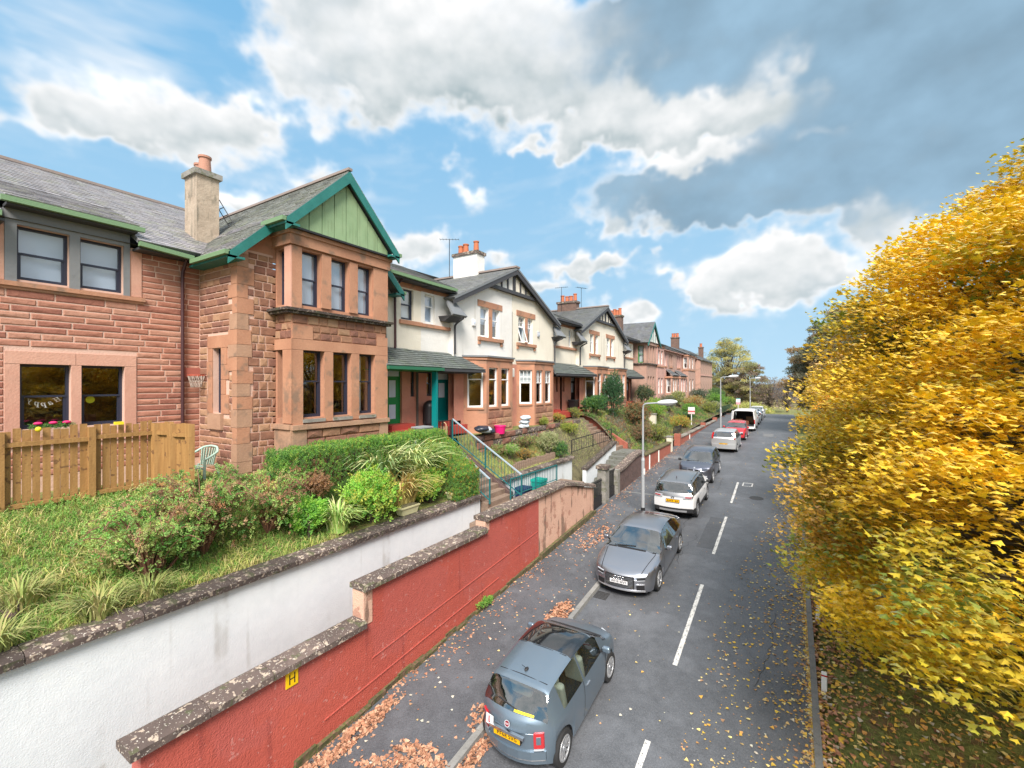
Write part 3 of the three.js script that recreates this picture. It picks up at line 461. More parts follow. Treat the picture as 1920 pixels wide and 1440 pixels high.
function chimney(parent, p0, p1, r0, r1, y0, y1, pots, mat, pmat, capMat = M.coping[0]) {
  const c = mb(); c.box(p0, p1, y0, y1, r0, r1); const body = c.build('chimney', mat, parent);
  mb().box(p0 - 0.07, p1 + 0.07, y1, y1 + 0.16, r0 - 0.07, r1 + 0.07).build('cap', capMat, body);
  for (const [p, r, h, ra, leanp = 0] of pots) { const m = mb(); m.cyl(p, y1 + 0.16, y1 + 0.16 + h, r, ra * 1.1, ra * 0.9, 14); m.cyl(p, y1 + 0.16 + h - 0.06, y1 + 0.16 + h, r, ra * 1.12, ra * 1.12, 14); m.build('chimney_pot', pmat, body); }
  return body;
}
const gutter = (parent, a, b, mat = M.gutterGreen, w = 0.12) => mb().bar(a, b, w, 0.11).build('gutter', mat, parent);
const pipe = (parent, pts, mat, rad = 0.045) => { const m = mb(); m.tube(pts, rad, 8); return m.build('downpipe', mat, parent); };
function door(parent, f, u0, u1, y0, y1, mat, glassTop = true) {
  const m = mb(); fb(m, f, u0, u1, y0, y1, -0.06, 0); const fan = y1 - 0.38;
  const d = m.build('door', mat, parent); const uc = (u0 + u1) / 2, w = (u1 - u0) * 0.2; const q = mb();
  if (glassTop) { fb(q, f, uc - w, uc + w, y0 + 1.0, fan - 0.1, 0.002, 0.012); fb(q, f, u0 + .08, u1 - .08, fan + .05, y1 - .06, 0.002, 0.012); q.build('door_glass', M.blind, d); }
  const g = mb(); fb(g, f, uc - w, uc + w, y0 + 0.18, y0 + 0.72, 0.002, 0.014); g.build('door_panel', glassTop === 2 ? M.blind : mat, d);
  const k = mb(); fb(k, f, u0 + 0.07, u0 + 0.11, y0 + 0.92, y0 + 1.12, 0, 0.05); k.build('handle', M.white, d); return d;
}
// ---------------------------------------------------------------- the sandstone house with the green gable
const GND = 4.6, RIDGE = 13.5;
{
  const h = thing('sandstone_house', 'red sandstone house with green boarded gable, two-storey bay and bright green door', 'house', -13, GND, 5);
  const fA = faceX(-14.3), fB = faceX(-12.26), fC = faceX(-11.5), fR = faceZ(6.16), fS = faceZ(7.18);
  const N = M.navy;
  // left range
  const upL = [[2.6, 3.44, 9.46, 10.65], [3.62, 4.44, 9.46, 10.65]], dnL = [[2.65, 3.47, 6.18, 7.62], [3.65, 4.46, 6.18, 7.62]], upL2 = [[-0.6, 0.3, 9.46, 10.65], [0.6, 1.5, 9.46, 10.65]];
  const holesA = [...upL, ...dnL, ...upL2];
  const m = mb(); wallWith(m, fA, -9, 6.16, GND - 0.6, 10.65, holesA); wallWith(m, fR, -14.3, -12.26, GND - 0.6, 10.65, [[-13.52, -13.06, 6.38, 8.16]]); wallWith(m, fB, 6.16, 7.1, GND - 0.6, 10.75, []);
  m.build('wall', M.mortar, h);
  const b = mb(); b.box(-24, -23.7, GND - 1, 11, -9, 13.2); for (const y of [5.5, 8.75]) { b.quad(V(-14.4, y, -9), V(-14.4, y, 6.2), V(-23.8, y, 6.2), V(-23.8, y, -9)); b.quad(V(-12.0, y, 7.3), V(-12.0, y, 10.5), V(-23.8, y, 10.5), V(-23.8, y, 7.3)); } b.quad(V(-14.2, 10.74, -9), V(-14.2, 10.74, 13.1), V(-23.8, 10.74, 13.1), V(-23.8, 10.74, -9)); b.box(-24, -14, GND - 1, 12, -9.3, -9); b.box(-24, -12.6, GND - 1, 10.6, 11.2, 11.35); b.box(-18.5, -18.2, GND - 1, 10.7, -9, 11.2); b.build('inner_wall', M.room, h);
  // dressed surrounds
  const dr = (f, list, mat, o = 0.025, name = 'dressed_stone') => { for (const [a, c, d, e] of list) { const q = mb(); fb(q, f, a + .004, c - .004, d + .004, e - .004, 0, o); q.build(name, mat, h); } };
  dr(fA, [[2.42, 3.55, 7.62, 7.9], [3.55, 4.7, 7.62, 7.9], [2.42, 2.65, 6.0, 7.62], [3.47, 3.65, 6.0, 7.62], [4.46, 4.7, 6.0, 7.62], [2.42, 4.7, 5.8, 6.0]], M.dressedPink, 0.03);
  dr(fA, [[4.56, 4.81, 9.41, 10.57], [2.18, 2.42, 9.41, 10.6], [1.6, 1.84, 9.41, 10.6], [-0.9, -0.6, 9.41, 10.6]], M.dressedPink, 0.03);
  { const q = mb(); fb(q, fA, -9, 4.87, 9.3, 9.4, 0, 0.09); fb(q, fA, -9, 4.85, 9.24, 9.3, 0, 0.05); q.build('string_course', M.dressed, h); }
  { const q = mb(); fb(q, fA, 2.42, 2.6, 9.4, 11, 0, 0.05); fb(q, fA, 3.44, 3.62, 9.4, 11, 0, 0.05); fb(q, fA, 4.44, 4.56, 9.4, 11, 0, 0.05); fb(q, fA, 2.6, 3.44, 10.65, 11, 0, 0.05); fb(q, fA, 3.62, 4.44, 10.65, 11, 0, 0.05); q.box(-16, -14.3, 10.4, 11, 4.5, 4.56); q.box(-16, -14.3, 10.4, 11, 2.42, 2.48); q.build('lead_surround', M.leadSurround, h); }
  const skipA = [[2.42, 4.7, 5.8, 7.9], [2.18, 4.81, 9.24, 10.7], [-0.9, 1.84, 9.24, 10.7]];
  masonry(h, fA, 1.2, 6.16, 5.1, 9.24, skipA, M.stoneRed, { seed: 11, h: [0.148, 0.156], len: [0.5, 1.0], max: 230 });
  masonry(h, fA, 4.81, 6.16, 9.24, 10.6, [], M.stoneRed, { seed: 12, h: [0.148, 0.156], len: [0.4, 0.7], max: 40 });
  sash(h, fA, ...upL[0], { mat: N, behind: [[M.blind, 0, 1, 0, 1]] }); sash(h, fA, ...upL[1], { mat: N, behind: [[M.blind, 0, 1, 0, 1]] });
  for (const q of upL2) sash(h, fA, ...q, { mat: N, behind: [[M.blind, 0, 1, 0, 1]] });
  const w1 = sash(h, fA, ...dnL[0], { mat: N, label: 'window with a paper banner and a pot of pink flowers' }), w2 = sash(h, fA, ...dnL[1], { mat: N, label: 'window with a round yellow paper disc' });
  { // things on show behind the two lower panes
    const c = document.createElement('canvas'); c.width = 512; c.height = 256; const x = c.getContext('2d'); x.fillStyle = '#000'; x.fillRect(0, 0, 512, 256); x.fillStyle = '#fff'; x.font = 'italic bold 120px serif'; x.textAlign = 'center'; x.translate(512, 0); x.scale(-1, 1);
    [['H', 50, 70, 0.45], ['a', 150, 130, 0.3], ['p', 245, 152, 0.0], ['p', 335, 138, -0.3], ['y', 430, 84, -0.5]].forEach(([t, px, py, an]) => { x.save(); x.translate(px, py); x.rotate(an); x.fillText(t, 0, 30); x.restore(); });
    const t = new THREE.CanvasTexture(c); const bm = std([0.85, 0.85, 0.83], 0.8, { alphaMap: t, alphaTest: 0.4 }); t.needsUpdate = true;
    const bn = shadow(new THREE.Mesh(new THREE.PlaneGeometry(0.62, 0.31), bm)); bn.name = 'paper_banner'; bn.rotation.y = Math.PI / 2; bn.position.set(-14.53 + 13, 6.74 - GND, -3.06 + 5); w1.add(bn);
    mb().geo(new THREE.CylinderGeometry(0.085, 0.085, 0.012, 20).rotateZ(Math.PI / 2).translate(-14.53, 6.8, -3.87)).build('paper_disc', std([0.72, 0.72, 0.02], 0.7), w2);
  }
  // return wall and the rubble face beside the bay
  const slit = [-13.52, -13.06, 6.38, 8.16];
  sash(h, fR, ...slit, { mat: N, behind: [[M.blind, 0, 1, 0.5, 1]] });
  dr(fR, [[-13.8, -12.262, 8.16, 8.5], [-13.06, -12.75, 7.7, 8.16], [-13.06, -12.65, 7.3, 7.7], [-13.06, -12.82, 6.9, 7.3], [-13.06, -12.65, 6.38, 6.9], [-13.78, -13.52, 7.8, 8.16], [-13.84, -13.52, 7.4, 7.8], [-13.78, -13.52, 6.9, 7.4], [-13.84, -13.52, 6.38, 6.9]], M.dressed);
  dr(fR, [[-13.66, -12.95, 5.95, 6.38]], M.dressedWorn, 0.09, 'sill');
  const q1 = [], q2 = []; { const R = rng(5); let y = 4.4; while (y < 10.6) { const d = rr(0.28, 0.5, R), e = Math.min(10.62, y + d), l = rr(0.2, 0.46, R), k = rr(0.2, 0.42, R); const s = mb(); s.box(-12.26 - l, -12.232, y + .005, e - .005, 6.132, 6.16 + k); s.build('quoin', R() < 0.4 ? M.dressed : M.dressedWorn, h); q1.push([-12.26 - l, -12.26, y, e]); q2.push([6.16, 6.16 + k, y, e]); y = e; } }
  masonry(h, fR, -14.26, -12.26, 4.3, 10.62, [...q1, [-13.8, -12.26, 8.16, 8.5], [-13.84, -12.65, 6.38, 8.16], [-13.66, -12.95, 5.95, 6.38]], M.stoneTan, { seed: 13, h: [0.15, 0.22], len: [0.3, 0.6], proud: 0.025, max: 110 });
  masonry(h, fB, 6.16, 7.2, 4.3, 10.7, q2, M.stoneTan, { seed: 14, h: [0.13, 0.25], len: [0.18, 0.42], proud: 0.022, max: 90 });
  // two-storey bay
  const up = [[7.47, 8.06, 9.36, 10.9], [8.4, 9.02, 9.36, 10.9], [9.35, 9.94, 9.36, 10.9]], dn = [[7.5, 8.17, 6.24, 8.12], [8.46, 9.11, 6.24, 8.12], [9.4, 10.03, 6.24, 8.12]], sideU = [-12.18, -11.78, 9.36, 10.9], sideD = [-12.16, -11.86, 6.24, 8.12];
  { const q = mb(); wallWith(q, fC, 7.18, 10.54, GND - 0.4, 11.32, [...up, ...dn], 0.26); wallWith(q, fS, -12.26, -11.5, GND - 0.4, 11.32, [sideU, sideD], 0.26); q.box(-12.3, -11.5, GND, 11.3, 10.5, 10.54); q.box(-12.26, -11.55, 11.28, 11.32, 7.2, 10.5); q.box(-12.3, -11.6, 9.1, 9.2, 7.3, 10.4); q.build('bay_wall', M.bayStone, h); }
  for (const w of up) sash(h, fC, ...w, { mat: N, rec: 0.16, behind: [[M.blind, 0, 1, 0, 1]] });
  dn.forEach((w, i) => sash(h, fC, ...w, { mat: N, rec: 0.16, mid: 0.54, behind: i === 2 ? [[M.curtain, 0.05, 0.5, 0, 1, 'curtain']] : undefined, label: i === 2 ? 'window with a pale curtain' : undefined }));
  sash(h, fS, ...sideU, { mat: N }); sash(h, fS, ...sideD, { mat: N, behind: [[M.blind, 0, 1, 0.5, 1]] });
  dr(fC, [[7.16, 7.46, 9.24, 10.95], [8.07, 8.39, 9.36, 10.92], [9.03, 9.34, 9.36, 10.92], [9.95, 10.56, 9.24, 10.95]], M.dressed, 0.05, 'mullion');
  dr(fS, [[-11.76, -11.45, 9.24, 10.95]], M.dressedPink, 0.05, 'mullion');
  { const q = mb(); q.box(-12.3, -11.4, 10.97, 11.25, 7.08, 10.62); q.box(-12.3, -11.36, 11.25, 11.36, 7.02, 10.68); q.build('lintel', M.dressed, h); const c = mb(); c.box(-12.34, -11.36, 9.1, 9.17, 6.98, 10.62); c.box(-12.36, -11.3, 9.17, 9.24, 6.92, 10.68); c.build('cornice', M.copingDark, h); }
  dr(fC, [[7.18, 7.5, 6.0, 8.12], [8.17, 8.46, 6.1, 8.12], [9.11, 9.4, 6.1, 8.12], [10.03, 10.56, 6.0, 8.12], [7.18, 10.56, 8.12, 8.42], [7.18, 7.8, 8.42, 8.8], [10.1, 10.56, 8.42, 8.72]], M.dressed, 0.04);
  dr(fC, [[7.14, 10.58, 5.92, 6.06]], M.dressedWorn, 0.12, 'sill_course'); dr(fC, dn.map((w) => [w[0] - 0.02, w[1] + 0.02, 6.1, 6.2]), M.concrete, 0.07, 'sill');
  dr(fC, [[7.16, 7.6, 4.4, 5.92], [10.2, 10.56, 4.4, 5.92]], M.dressedWorn, 0.06); dr(fS, [[-12.25, -11.45, 4.4, 6.04]], M.dressedWorn, 0.05); dr(fS, [[-12.25, -11.45, 8.12, 8.42], [-11.86, -11.45, 6.1, 8.12]], M.dressed, 0.04); dr(fS, [[-12.25, -11.46, 5.94, 6.08]], M.dressedWorn, 0.1, 'sill_course');
  masonry(h, fC, 7.2, 10.54, 8.42, 9.1, [[7.18, 7.8, 8.42, 8.8], [10.1, 10.56, 8.42, 8.72]], M.stoneTan, { seed: 15, h: [0.2, 0.26], len: [0.26, 0.5], proud: 0.03, max: 40 });
  masonry(h, fS, -12.24, -11.5, 8.42, 9.1, [], M.stoneTan, { seed: 16, h: [0.2, 0.26], len: [0.22, 0.4], proud: 0.03, max: 20 });
  masonry(h, fC, 7.6, 10.2, 4.5, 5.9, [], M.stoneTan, { seed: 17, h: [0.24, 0.34], len: [0.5, 0.9], proud: 0.06, max: 40 });
  // roofs
  slates(h, V(-13.85, 10.78, -9), V(-13.85, 10.78, 2.3), V(-18.8, RIDGE, -9), V(-18.8, RIDGE, 2.3), { seed: 21, w: 0.3, ex: 0.19 });
  slates(h, V(-13.85, 10.78, 4.6), V(-13.85, 10.78, 6.3), V(-18.8, RIDGE, 4.6), V(-18.8, RIDGE, 9.0), { seed: 22, w: 0.3, ex: 0.19, parts: 130 });
  slates(h, V(-15.2, 11.53, 2.3), V(-15.2, 11.53, 4.6), V(-18.8, RIDGE, 2.3), V(-18.8, RIDGE, 4.6), { seed: 20, w: 0.3, ex: 0.19, parts: 60 });
  slates(h, V(-13.9, 11.14, 2.36), V(-13.9, 11.14, 4.64), V(-16.0, 12.02, 2.36), V(-16.0, 12.02, 4.64), { seed: 23, w: 0.3, ex: 0.2, parts: 60 });
  { const g0 = V(-23.8, 10.78, -9), g1 = V(-23.8, 10.78, 9); mb().quad(g1, g0, V(-18.8, RIDGE, -9), V(-18.8, RIDGE, 9)).build('rear_roof', M.lead, h); mb().bar(V(-18.8, RIDGE + .03, -9), V(-18.8, RIDGE + .03, 9), 0.15, 0.08).build('ridge_tile', M.ridge, h); }
  const GC = 8.77, yr = (d) => RIDGE - d * 1.0;
  for (const s of [-1, 1]) {
    const e = (d) => GC + s * d, L = (a, b2, c, d, o) => s < 0 ? slates(h, b2, a, d, c, o) : slates(h, a, b2, c, d, o);
    L(V(-11.12, yr(1.92), e(1.92)), V(-15.3, yr(1.92), e(1.92)), V(-11.12, RIDGE, GC), V(-18.8, RIDGE, GC), { seed: 24 + s, w: 0.28, ex: 0.17, parts: s < 0 ? 60 : 0, tone: [0.29, 0.295, 0.265] });
    L(V(-11.92, yr(2.93), e(2.93)), V(-13.55, yr(2.93), e(2.93)), V(-11.92, yr(1.9), e(1.9)), V(-15.3, yr(1.9), e(1.9)), { seed: 27 + s, w: 0.28, ex: 0.17, parts: s < 0 ? 40 : 0, tone: [0.29, 0.295, 0.265] });
    // bargeboards
    const board = (p, d0, d1, th, drop) => { const q = mb(), y0 = yr(d0) - 0.02, y1 = yr(d1) - 0.02; q.prism([[d0, y0], [d1, y1], [d1, y1 - drop], [d0, y0 - drop * 1.15]], (k) => V(p - th, k[1], e(k[0])), (k) => V(p, k[1], e(k[0]))); q.build('bargeboard', M.teal, h); };
    board(-11.1, 0.0, 1.98, 0.05, 0.30); board(-11.9, 1.8, 3.0, 0.05, 0.28);
    const so = mb(); so.quad(V(-11.15, yr(1.95) - .2, e(1.95)), V(-12.3, yr(1.95) - .2, e(1.95)), V(-12.3, yr(1.95) - .22, e(1.7)), V(-11.15, yr(1.95) - .22, e(1.7))); so.box(-12.3, -11.1, yr(1.98) - 0.16, yr(1.98) - 0.1, Math.min(e(1.6), e(2.0)), Math.max(e(1.6), e(2.0))); so.box(-14, -11.9, yr(3.0) - 0.14, yr(3.0) - 0.08, Math.min(e(2.6), e(3.0)), Math.max(e(2.6), e(3.0))); so.build('soffit', M.teal, h);
    gutter(h, V(-12.1, yr(2.0) - 0.02, e(2.03)), V(-11.1, yr(2.0) - 0.02, e(2.03))); gutter(h, V(-13.75, yr(3.0) - 0.02, e(3.03)), V(-11.9, yr(3.0) - 0.02, e(3.03)));
  }
  mb().bar(V(-11.08, RIDGE + .04, GC), V(-18.8, RIDGE + .04, GC), 0.14, 0.07).build('ridge_tile', M.ridge, h);
  { const n = 8, a = -1.62, w = 3.24 / n; for (let i = 0; i < n; i++) { const d0 = a + i * w + 0.012, d1 = a + (i + 1) * w - 0.012, yb = 11.42, t = (d) => Math.max(yb + 0.02, yr(Math.abs(d)) - 0.36); const poly = [[d0, yb], [d1, yb], [d1, t(d1)]]; if (d0 < 0 && d1 > 0) poly.push([0, t(0)]); poly.push([d0, t(d0)]); mb().prism(poly, (k) => V(-11.32, k[1], GC + k[0]), (k) => V(-11.28 + (i % 2) * 0.004, k[1], GC + k[0])).build('gable_board', M.boardGreen[i % 3], h); }
    mb().prism([[-1.8, 11.4], [1.8, 11.4], [0, 13.2]], (k) => V(-11.36, k[1], GC + k[0]), (k) => V(-11.325, k[1], GC + k[0])).build('gable_backing', M.teal, h); mb().box(-12.2, -11.26, 11.36, 11.41, 7.05, 10.5).build('soffit', M.black, h);
    mb().prism([[-2.6, 10.6], [2.6, 10.6], [0, 13.3]], (k) => V(-12.4, k[1], GC + k[0]), (k) => V(-12.27, k[1], GC + k[0])).build('gable_wall', M.bayStone, h); }
  gutter(h, V(-13.8, 10.7, -9), V(-13.8, 10.7, 2.3)); gutter(h, V(-13.9, 11.06, 2.3), V(-13.9, 11.06, 4.74)); mb().box(-14.3, -13.95, 10.96, 11.02, 2.4, 4.62).build('eave_soffit', M.timber, h); gutter(h, V(-13.8, 10.68, 4.6), V(-13.8, 10.6, 5.8));
  { const q = mb(); q.box(-14.3, -13.86, 10.56, 10.62, -9, 2.36); q.build('eave_soffit', M.timber, h); mb().box(-14.3, -13.86, 10.56, 10.62, 4.62, 6.1).build('eave_soffit', M.timber, h); }
  pipe(h, [V(-14.0, 10.6, 5.72), V(-14.2, 10.35, 5.7), V(-14.2, 8, 5.7), V(-14.2, 5.2, 5.7)], M.brownPipe);
  chimney(h, -15.75, -15.0, 6.38, 7.0, 10.8, 13.45, [[-15.55, 6.69, 0.36, 0.13], [-15.2, 6.69, 0.5, 0.16]], M.chimney, M.potPale, M.concrete);
  { const q = mb(), a = V(-15.1, 12.9, 7.05), b2 = V(-14.8, 11.85, 7.55), c = V(-15.4, 12.9, 7.05), d = V(-15.1, 11.85, 7.55); q.bar(a, b2, 0.025); q.bar(c, d, 0.025); for (let i = 1; i < 5; i++) { const t = i / 5, L = (x, y) => [lerp(x[0], y[0], t), lerp(x[1], y[1], t), lerp(x[2], y[2], t)]; q.bar(L(a, b2), L(c, d), 0.018); } q.build('roof_ladder', M.iron, h); }
  // entrance under the left half of the long porch roof
  { const fD = faceX(-12.45), fE = faceX(-12.7), q = mb(); wallWith(q, fD, 10.54, 13.2, 8.2, 11.1, [[12.12, 12.78, 9.63, 10.8]]); q.build('roughcast_wall', M.roughCream, h);
    sash(h, fD, 12.12, 12.78, 9.63, 10.8, { mat: N, rec: 0.1, behind: [[M.blindPale, 0, 1, 0, 1]] });
    const s = mb(); fb(s, fD, 12.02, 13.19, 9.45, 9.6, 0, 0.1); s.build('sill', M.dressed, h); const s2 = mb(); fb(s2, fD, 12.0, 13.2, 10.84, 11.08, 0, 0.02); s2.build('lintel', M.dressed, h);
    const w = mb(); wallWith(w, fE, 10.6, 13.2, 5.3, 8.3, [[11.6, 12.42, 5.68, 7.8], [12.88, 13.16, 6.68, 7.72]]); w.build('porch_wall', M.salmon, h); door(h, faceX(-12.8), 11.6, 12.42, 5.68, 7.8, M.doorGreen, 2).userData.label = 'bright green front door with glass panels'; sash(h, fE, 12.88, 13.16, 6.68, 7.72, { mat: M.timber, rec: 0.1 });
    const st = mb(); st.box(-12.75, -12.2, 5.5, 5.68, 11.45, 12.6); st.box(-12.75, -11.85, 5.3, 5.5, 11.2, 13.2); st.build('door_step', M.redStep, h);
    slates(h, V(-11.42, 7.82, 10.5), V(-11.42, 7.82, 13.25), V(-12.44, 8.52, 10.56), V(-12.44, 8.52, 12.45), { seed: 31, w: 0.26, ex: 0.17, tone: [0.14, 0.16, 0.15] }).userData.label = 'left half of the porch roof'; gutter(h, V(-11.38, 7.74, 10.5), V(-11.38, 7.74, 13.3), std([0.02, 0.13, 0.07], 0.4));
    const so = mb(); so.box(-12.7, -11.5, 7.66, 7.72, 10.56, 13.2); so.build('porch_soffit', M.doorGreen, h); mb().box(-11.78, -11.55, 5.3, 7.7, 13.08, 13.18).build('porch_screen', M.doorTeal, h);
    slates(h, V(-11.98, 11.22, 11.3), V(-11.98, 11.22, 13.2), V(-18, RIDGE, 9.5), V(-18, RIDGE, 13.2), { seed: 32, w: 0.28, ex: 0.19 }); gutter(h, V(-11.95, 11.15, 11.1), V(-11.95, 11.12, 13.2)); mb().box(-12.45, -12, 11.02, 11.1, 11, 13.2).build('eave_soffit', M.timber, h);
    pipe(h, [V(-12.0, 11.0, 11.75), V(-12.36, 10.7, 11.75), V(-12.36, 9.5, 11.75), V(-12.36, 8.5, 11.75)], M.brownPipe); }
}
// ---------------------------------------------------------------- the white gabled pairs
function whiteHouse(gc, s, o) {
  const { label, frame = M.white, grid = 0, doorMat, wall = M.rough, pots, chim, tone = [0.22, 0.225, 0.225], big = 0, edge, blindTop, lead } = o;
  const R = (t) => gc + s * t, span = (a, b) => s > 0 ? [R(a), R(b)] : [R(b), R(a)];
  const h = thing('terraced_house', label, 'house', -12.5, GND, R(3)); const f = faceX(-12.2), fD = faceX(-12.45), tan = 0.455, yA = 13.05;
  const half = 4.72, yE = yA - half * tan;
  // gable wall and upper windows
  const [a, b] = span(0.02, half); const ua = span(0.95, 1.45), ub = span(1.95, 2.45), uw = s > 0 ? [[R(0.62), R(1.28), 9.38, 10.76], [R(1.56), R(2.16), 9.38, 10.76]] : [[R(2.8), R(2.14), 9.38, 10.76], [R(1.84), R(1.22), 9.38, 10.76]];
  const m = mb(); wallWith(m, f, a, b, 8.2, yE, uw); m.prism([[0.02, yE], [half, yE], [0.02, yA - 0.02]], (k) => V(-12.5, k[1], R(k[0])), (k) => V(-12.2, k[1], R(k[0])));
  const [c, d] = span(half, edge); wallWith(m, fD, c, d, 8.2, 11.06, o.sw); m.box(-12.5, -12.2, 8.2, yE, R(half) - 0.02, R(half) + 0.02); m.build('roughcast_wall', wall, h);
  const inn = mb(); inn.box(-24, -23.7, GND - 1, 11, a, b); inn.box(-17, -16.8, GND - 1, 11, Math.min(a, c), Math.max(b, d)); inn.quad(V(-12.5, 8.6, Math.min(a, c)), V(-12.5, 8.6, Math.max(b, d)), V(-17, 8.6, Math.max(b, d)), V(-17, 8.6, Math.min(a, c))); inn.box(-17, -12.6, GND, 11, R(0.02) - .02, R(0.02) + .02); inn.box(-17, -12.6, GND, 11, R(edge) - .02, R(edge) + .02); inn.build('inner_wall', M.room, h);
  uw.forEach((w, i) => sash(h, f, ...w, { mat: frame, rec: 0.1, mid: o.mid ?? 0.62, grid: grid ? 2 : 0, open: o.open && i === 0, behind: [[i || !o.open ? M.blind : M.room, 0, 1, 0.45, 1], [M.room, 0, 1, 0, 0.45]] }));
  const lo = uw[0][0] - 0.22, hi = uw[1][1] + 0.25;
  { const q = mb(); fb(q, f, lo, hi, 10.78, 11.06, 0, 0.03); q.build('lintel', M.dressed, h); const q2 = mb(); fb(q2, f, lo, hi, 9.2, 9.36, 0, 0.12); fb(q2, f, lo + .02, lo + .17, 9.02, 9.2, 0, 0.07); fb(q2, f, hi - .17, hi - .02, 9.02, 9.2, 0, 0.07); q2.build('sill', M.dressed, h); const q3 = mb(); fb(q3, f, uw[0][1] + .005, uw[1][0] - .005, 9.36, 10.78, -0.16, 0.02); q3.build('mullion', M.dressed, h); }
  for (const w of o.sw) sash(h, fD, ...w, { mat: frame, rec: 0.1, mid: 0.6, grid: grid ? 2 : 0, behind: [[M.blind, 0, 1, 0, 1]] });
  { const q = mb(); fb(q, fD, c, d, 9.45, 9.58, 0, 0.1); fb(q, fD, c, d, 10.86, 11.05, 0, 0.02); q.build('sill', M.dressed, h); }
  // canted bay
  const P = [[0.42, -12.2], [1.1, -11.5], [3.3, -11.5], [4.05, -12.2]].map(([t, p]) => [p, R(t)]); if (s < 0) P.reverse();
  const bw = mb(), heads = [];
  const wy0 = 6.14, wy1 = 7.92;
  P.slice(0, 3).forEach((A, i) => { const B = P[i + 1], L = Math.hypot(B[0] - A[0], B[1] - A[1]), fc = faceAt(A[0], A[1], B[0] - A[0], B[1] - A[1]); const hs = i === 1 ? [[L * 0.09, L * 0.42, wy0, wy1], [L * 0.55, L * 0.88, wy0, wy1]] : [[L * 0.16, L * 0.86, wy0, wy1]]; wallWith(bw, fc, 0, L, GND - 0.3, 8.26, hs, 0.2); for (const w of hs) sash(h, fc, ...w, { mat: frame, rec: 0.08, mid: grid ? 0.62 : 0.7, grid: grid ? (i === 1 ? 2 : 3) : 0, behind: grid ? [[M.blindPale, 0, 1, 0.62, 1]] : undefined }); const q = mb(); for (const w of hs) fb(q, fc, w[0] - .03, w[1] + .03, wy0 - .09, wy0 - .005, 0, 0.05); q.build('sill', M.dressed, h); if (i === 1) masonry(h, fc, 0.1, L - 0.1, 5.1, 5.95, [], M.stoneTan, { seed: 40 + gc, h: [0.24, 0.3], len: [0.5, 1], proud: 0.035, max: 20 }); });
  bw.quad(V(-12.2, 5.5, P[0][1]), V(-12.2, 5.5, P[3][1]), V(-11.5, 5.5, P[2][1]), V(-11.5, 5.5, P[1][1])); bw.build('bay_wall', o.bayMat || M.bayStone, h);
  const ring = (k) => [[-12.2, P[0][1] - k], [-11.5 + k * 0.9, P[1][1] - k * 0.5], [-11.5 + k * 0.9, P[2][1] + k * 0.5], [-12.2, P[3][1] + k]];
  mb().prism(ring(0.06), (q) => V(q[0], 8.26, q[1]), (q) => V(q[0], 8.38, q[1])).build('cornice', M.dressed, h); mb().prism(ring(0.12), (q) => V(q[0], 8.38, q[1]), (q) => V(q[0], 8.45, q[1])).build('bay_roof', M.lead, h);
  { const q = mb(); wallWith(q, f, a, b, GND - 0.3, 8.2, [[P[0][1], P[3][1], GND, 8.1]]); q.build('ground_wall', M.salmon, h); }
  // gable timbers
  { const p0 = -12.16, base = 11.93, T = (t) => yA - t * tan - 0.3; mb().prism([[0.02, base], [1.85, base], [0.02, T(0)]], (k) => V(p0, k[1], R(k[0])), (k) => V(p0 + 0.06, k[1], R(k[0]))).build('gable_panel', wall, h); for (const t of [0.06, 0.62, 1.18]) { mb().box(p0 + .06, p0 + .11, base, T(t) + 0.02, R(t) - 0.05, R(t) + 0.05).build('timber', M.timber, h); } const q = mb(), [x0, x1] = span(0, 2.25); q.box(-12.18, -12.0, base - 0.16, base, x0, x1); q.build('timber', M.timber, h); }
  // roof, bargeboard, skirt at the corner
  const S = (A, B, C, D, oo) => s > 0 ? slates(h, A, B, C, D, oo) : slates(h, B, A, D, C, oo), so = { tone, w: big || 0.27, ex: big ? 0.3 : 0.18, vary: 0.22, th: big ? 0.03 : 0.014, seed: Math.round(gc * 7 + s) };
  S(V(-11.86, yA - (half + 0.35) * tan + 0.06, R(half + 0.35)), V(-13.4, yA - (half + 0.35) * tan + 0.06, R(half + 0.35)), V(-11.86, yA + 0.06, R(0)), V(-18.4, yA + 0.06, R(0)), so);
  { const q = mb(); q.prism([[0, yA + 0.0], [half + 0.36, yA - (half + 0.36) * tan], [half + 0.36, yA - (half + 0.36) * tan - 0.22], [0, yA - 0.27]], (k) => V(-11.95, k[1], R(k[0])), (k) => V(-11.88, k[1], R(k[0]))); q.build('bargeboard', M.timber, h); const v = mb(); v.quad(V(-11.9, yA - .05, R(0)), V(-12.2, yA - .05, R(0)), V(-12.2, yA - .05 - half * tan, R(half)), V(-11.9, yA - .05 - half * tan, R(half))); v.build('soffit', M.timber, h); const g = mb(); g.bar(V(-11.84, yA + .1, R(0.1)), V(-18.4, yA + .1, R(0.1)), 0.2, 0.09); g.build('ridge_tile', M.ridge, h); }
  S(V(-11.72, 10.0, R(half + 0.7)), V(-11.8, 10.02, R(half - 0.35)), V(-12.22, 10.62, R(half + 0.5)), V(-12.22, 10.62, R(half - 0.05)), { ...so, ex: 0.15 }); { const q = mb(); q.hexa([V(-12.45, 9.8, R(half + .6)), V(-12.2, 9.8, R(half + .6)), V(-12.2, 9.8, R(half - .1)), V(-12.45, 9.8, R(half - .1)), V(-12.45, 10.0, R(half + .7)), V(-11.8, 10.0, R(half + .65)), V(-11.85, 10.0, R(half - .3)), V(-12.45, 10.0, R(half - .3))]); q.build('skirt_soffit', M.timber, h); }
  S(V(-12, 11.2, R(half + 0.2)), V(-12, 11.2, R(edge)), V(-17.8, RIDGE, R(half - 2.5)), V(-17.8, RIDGE, R(edge)), so);
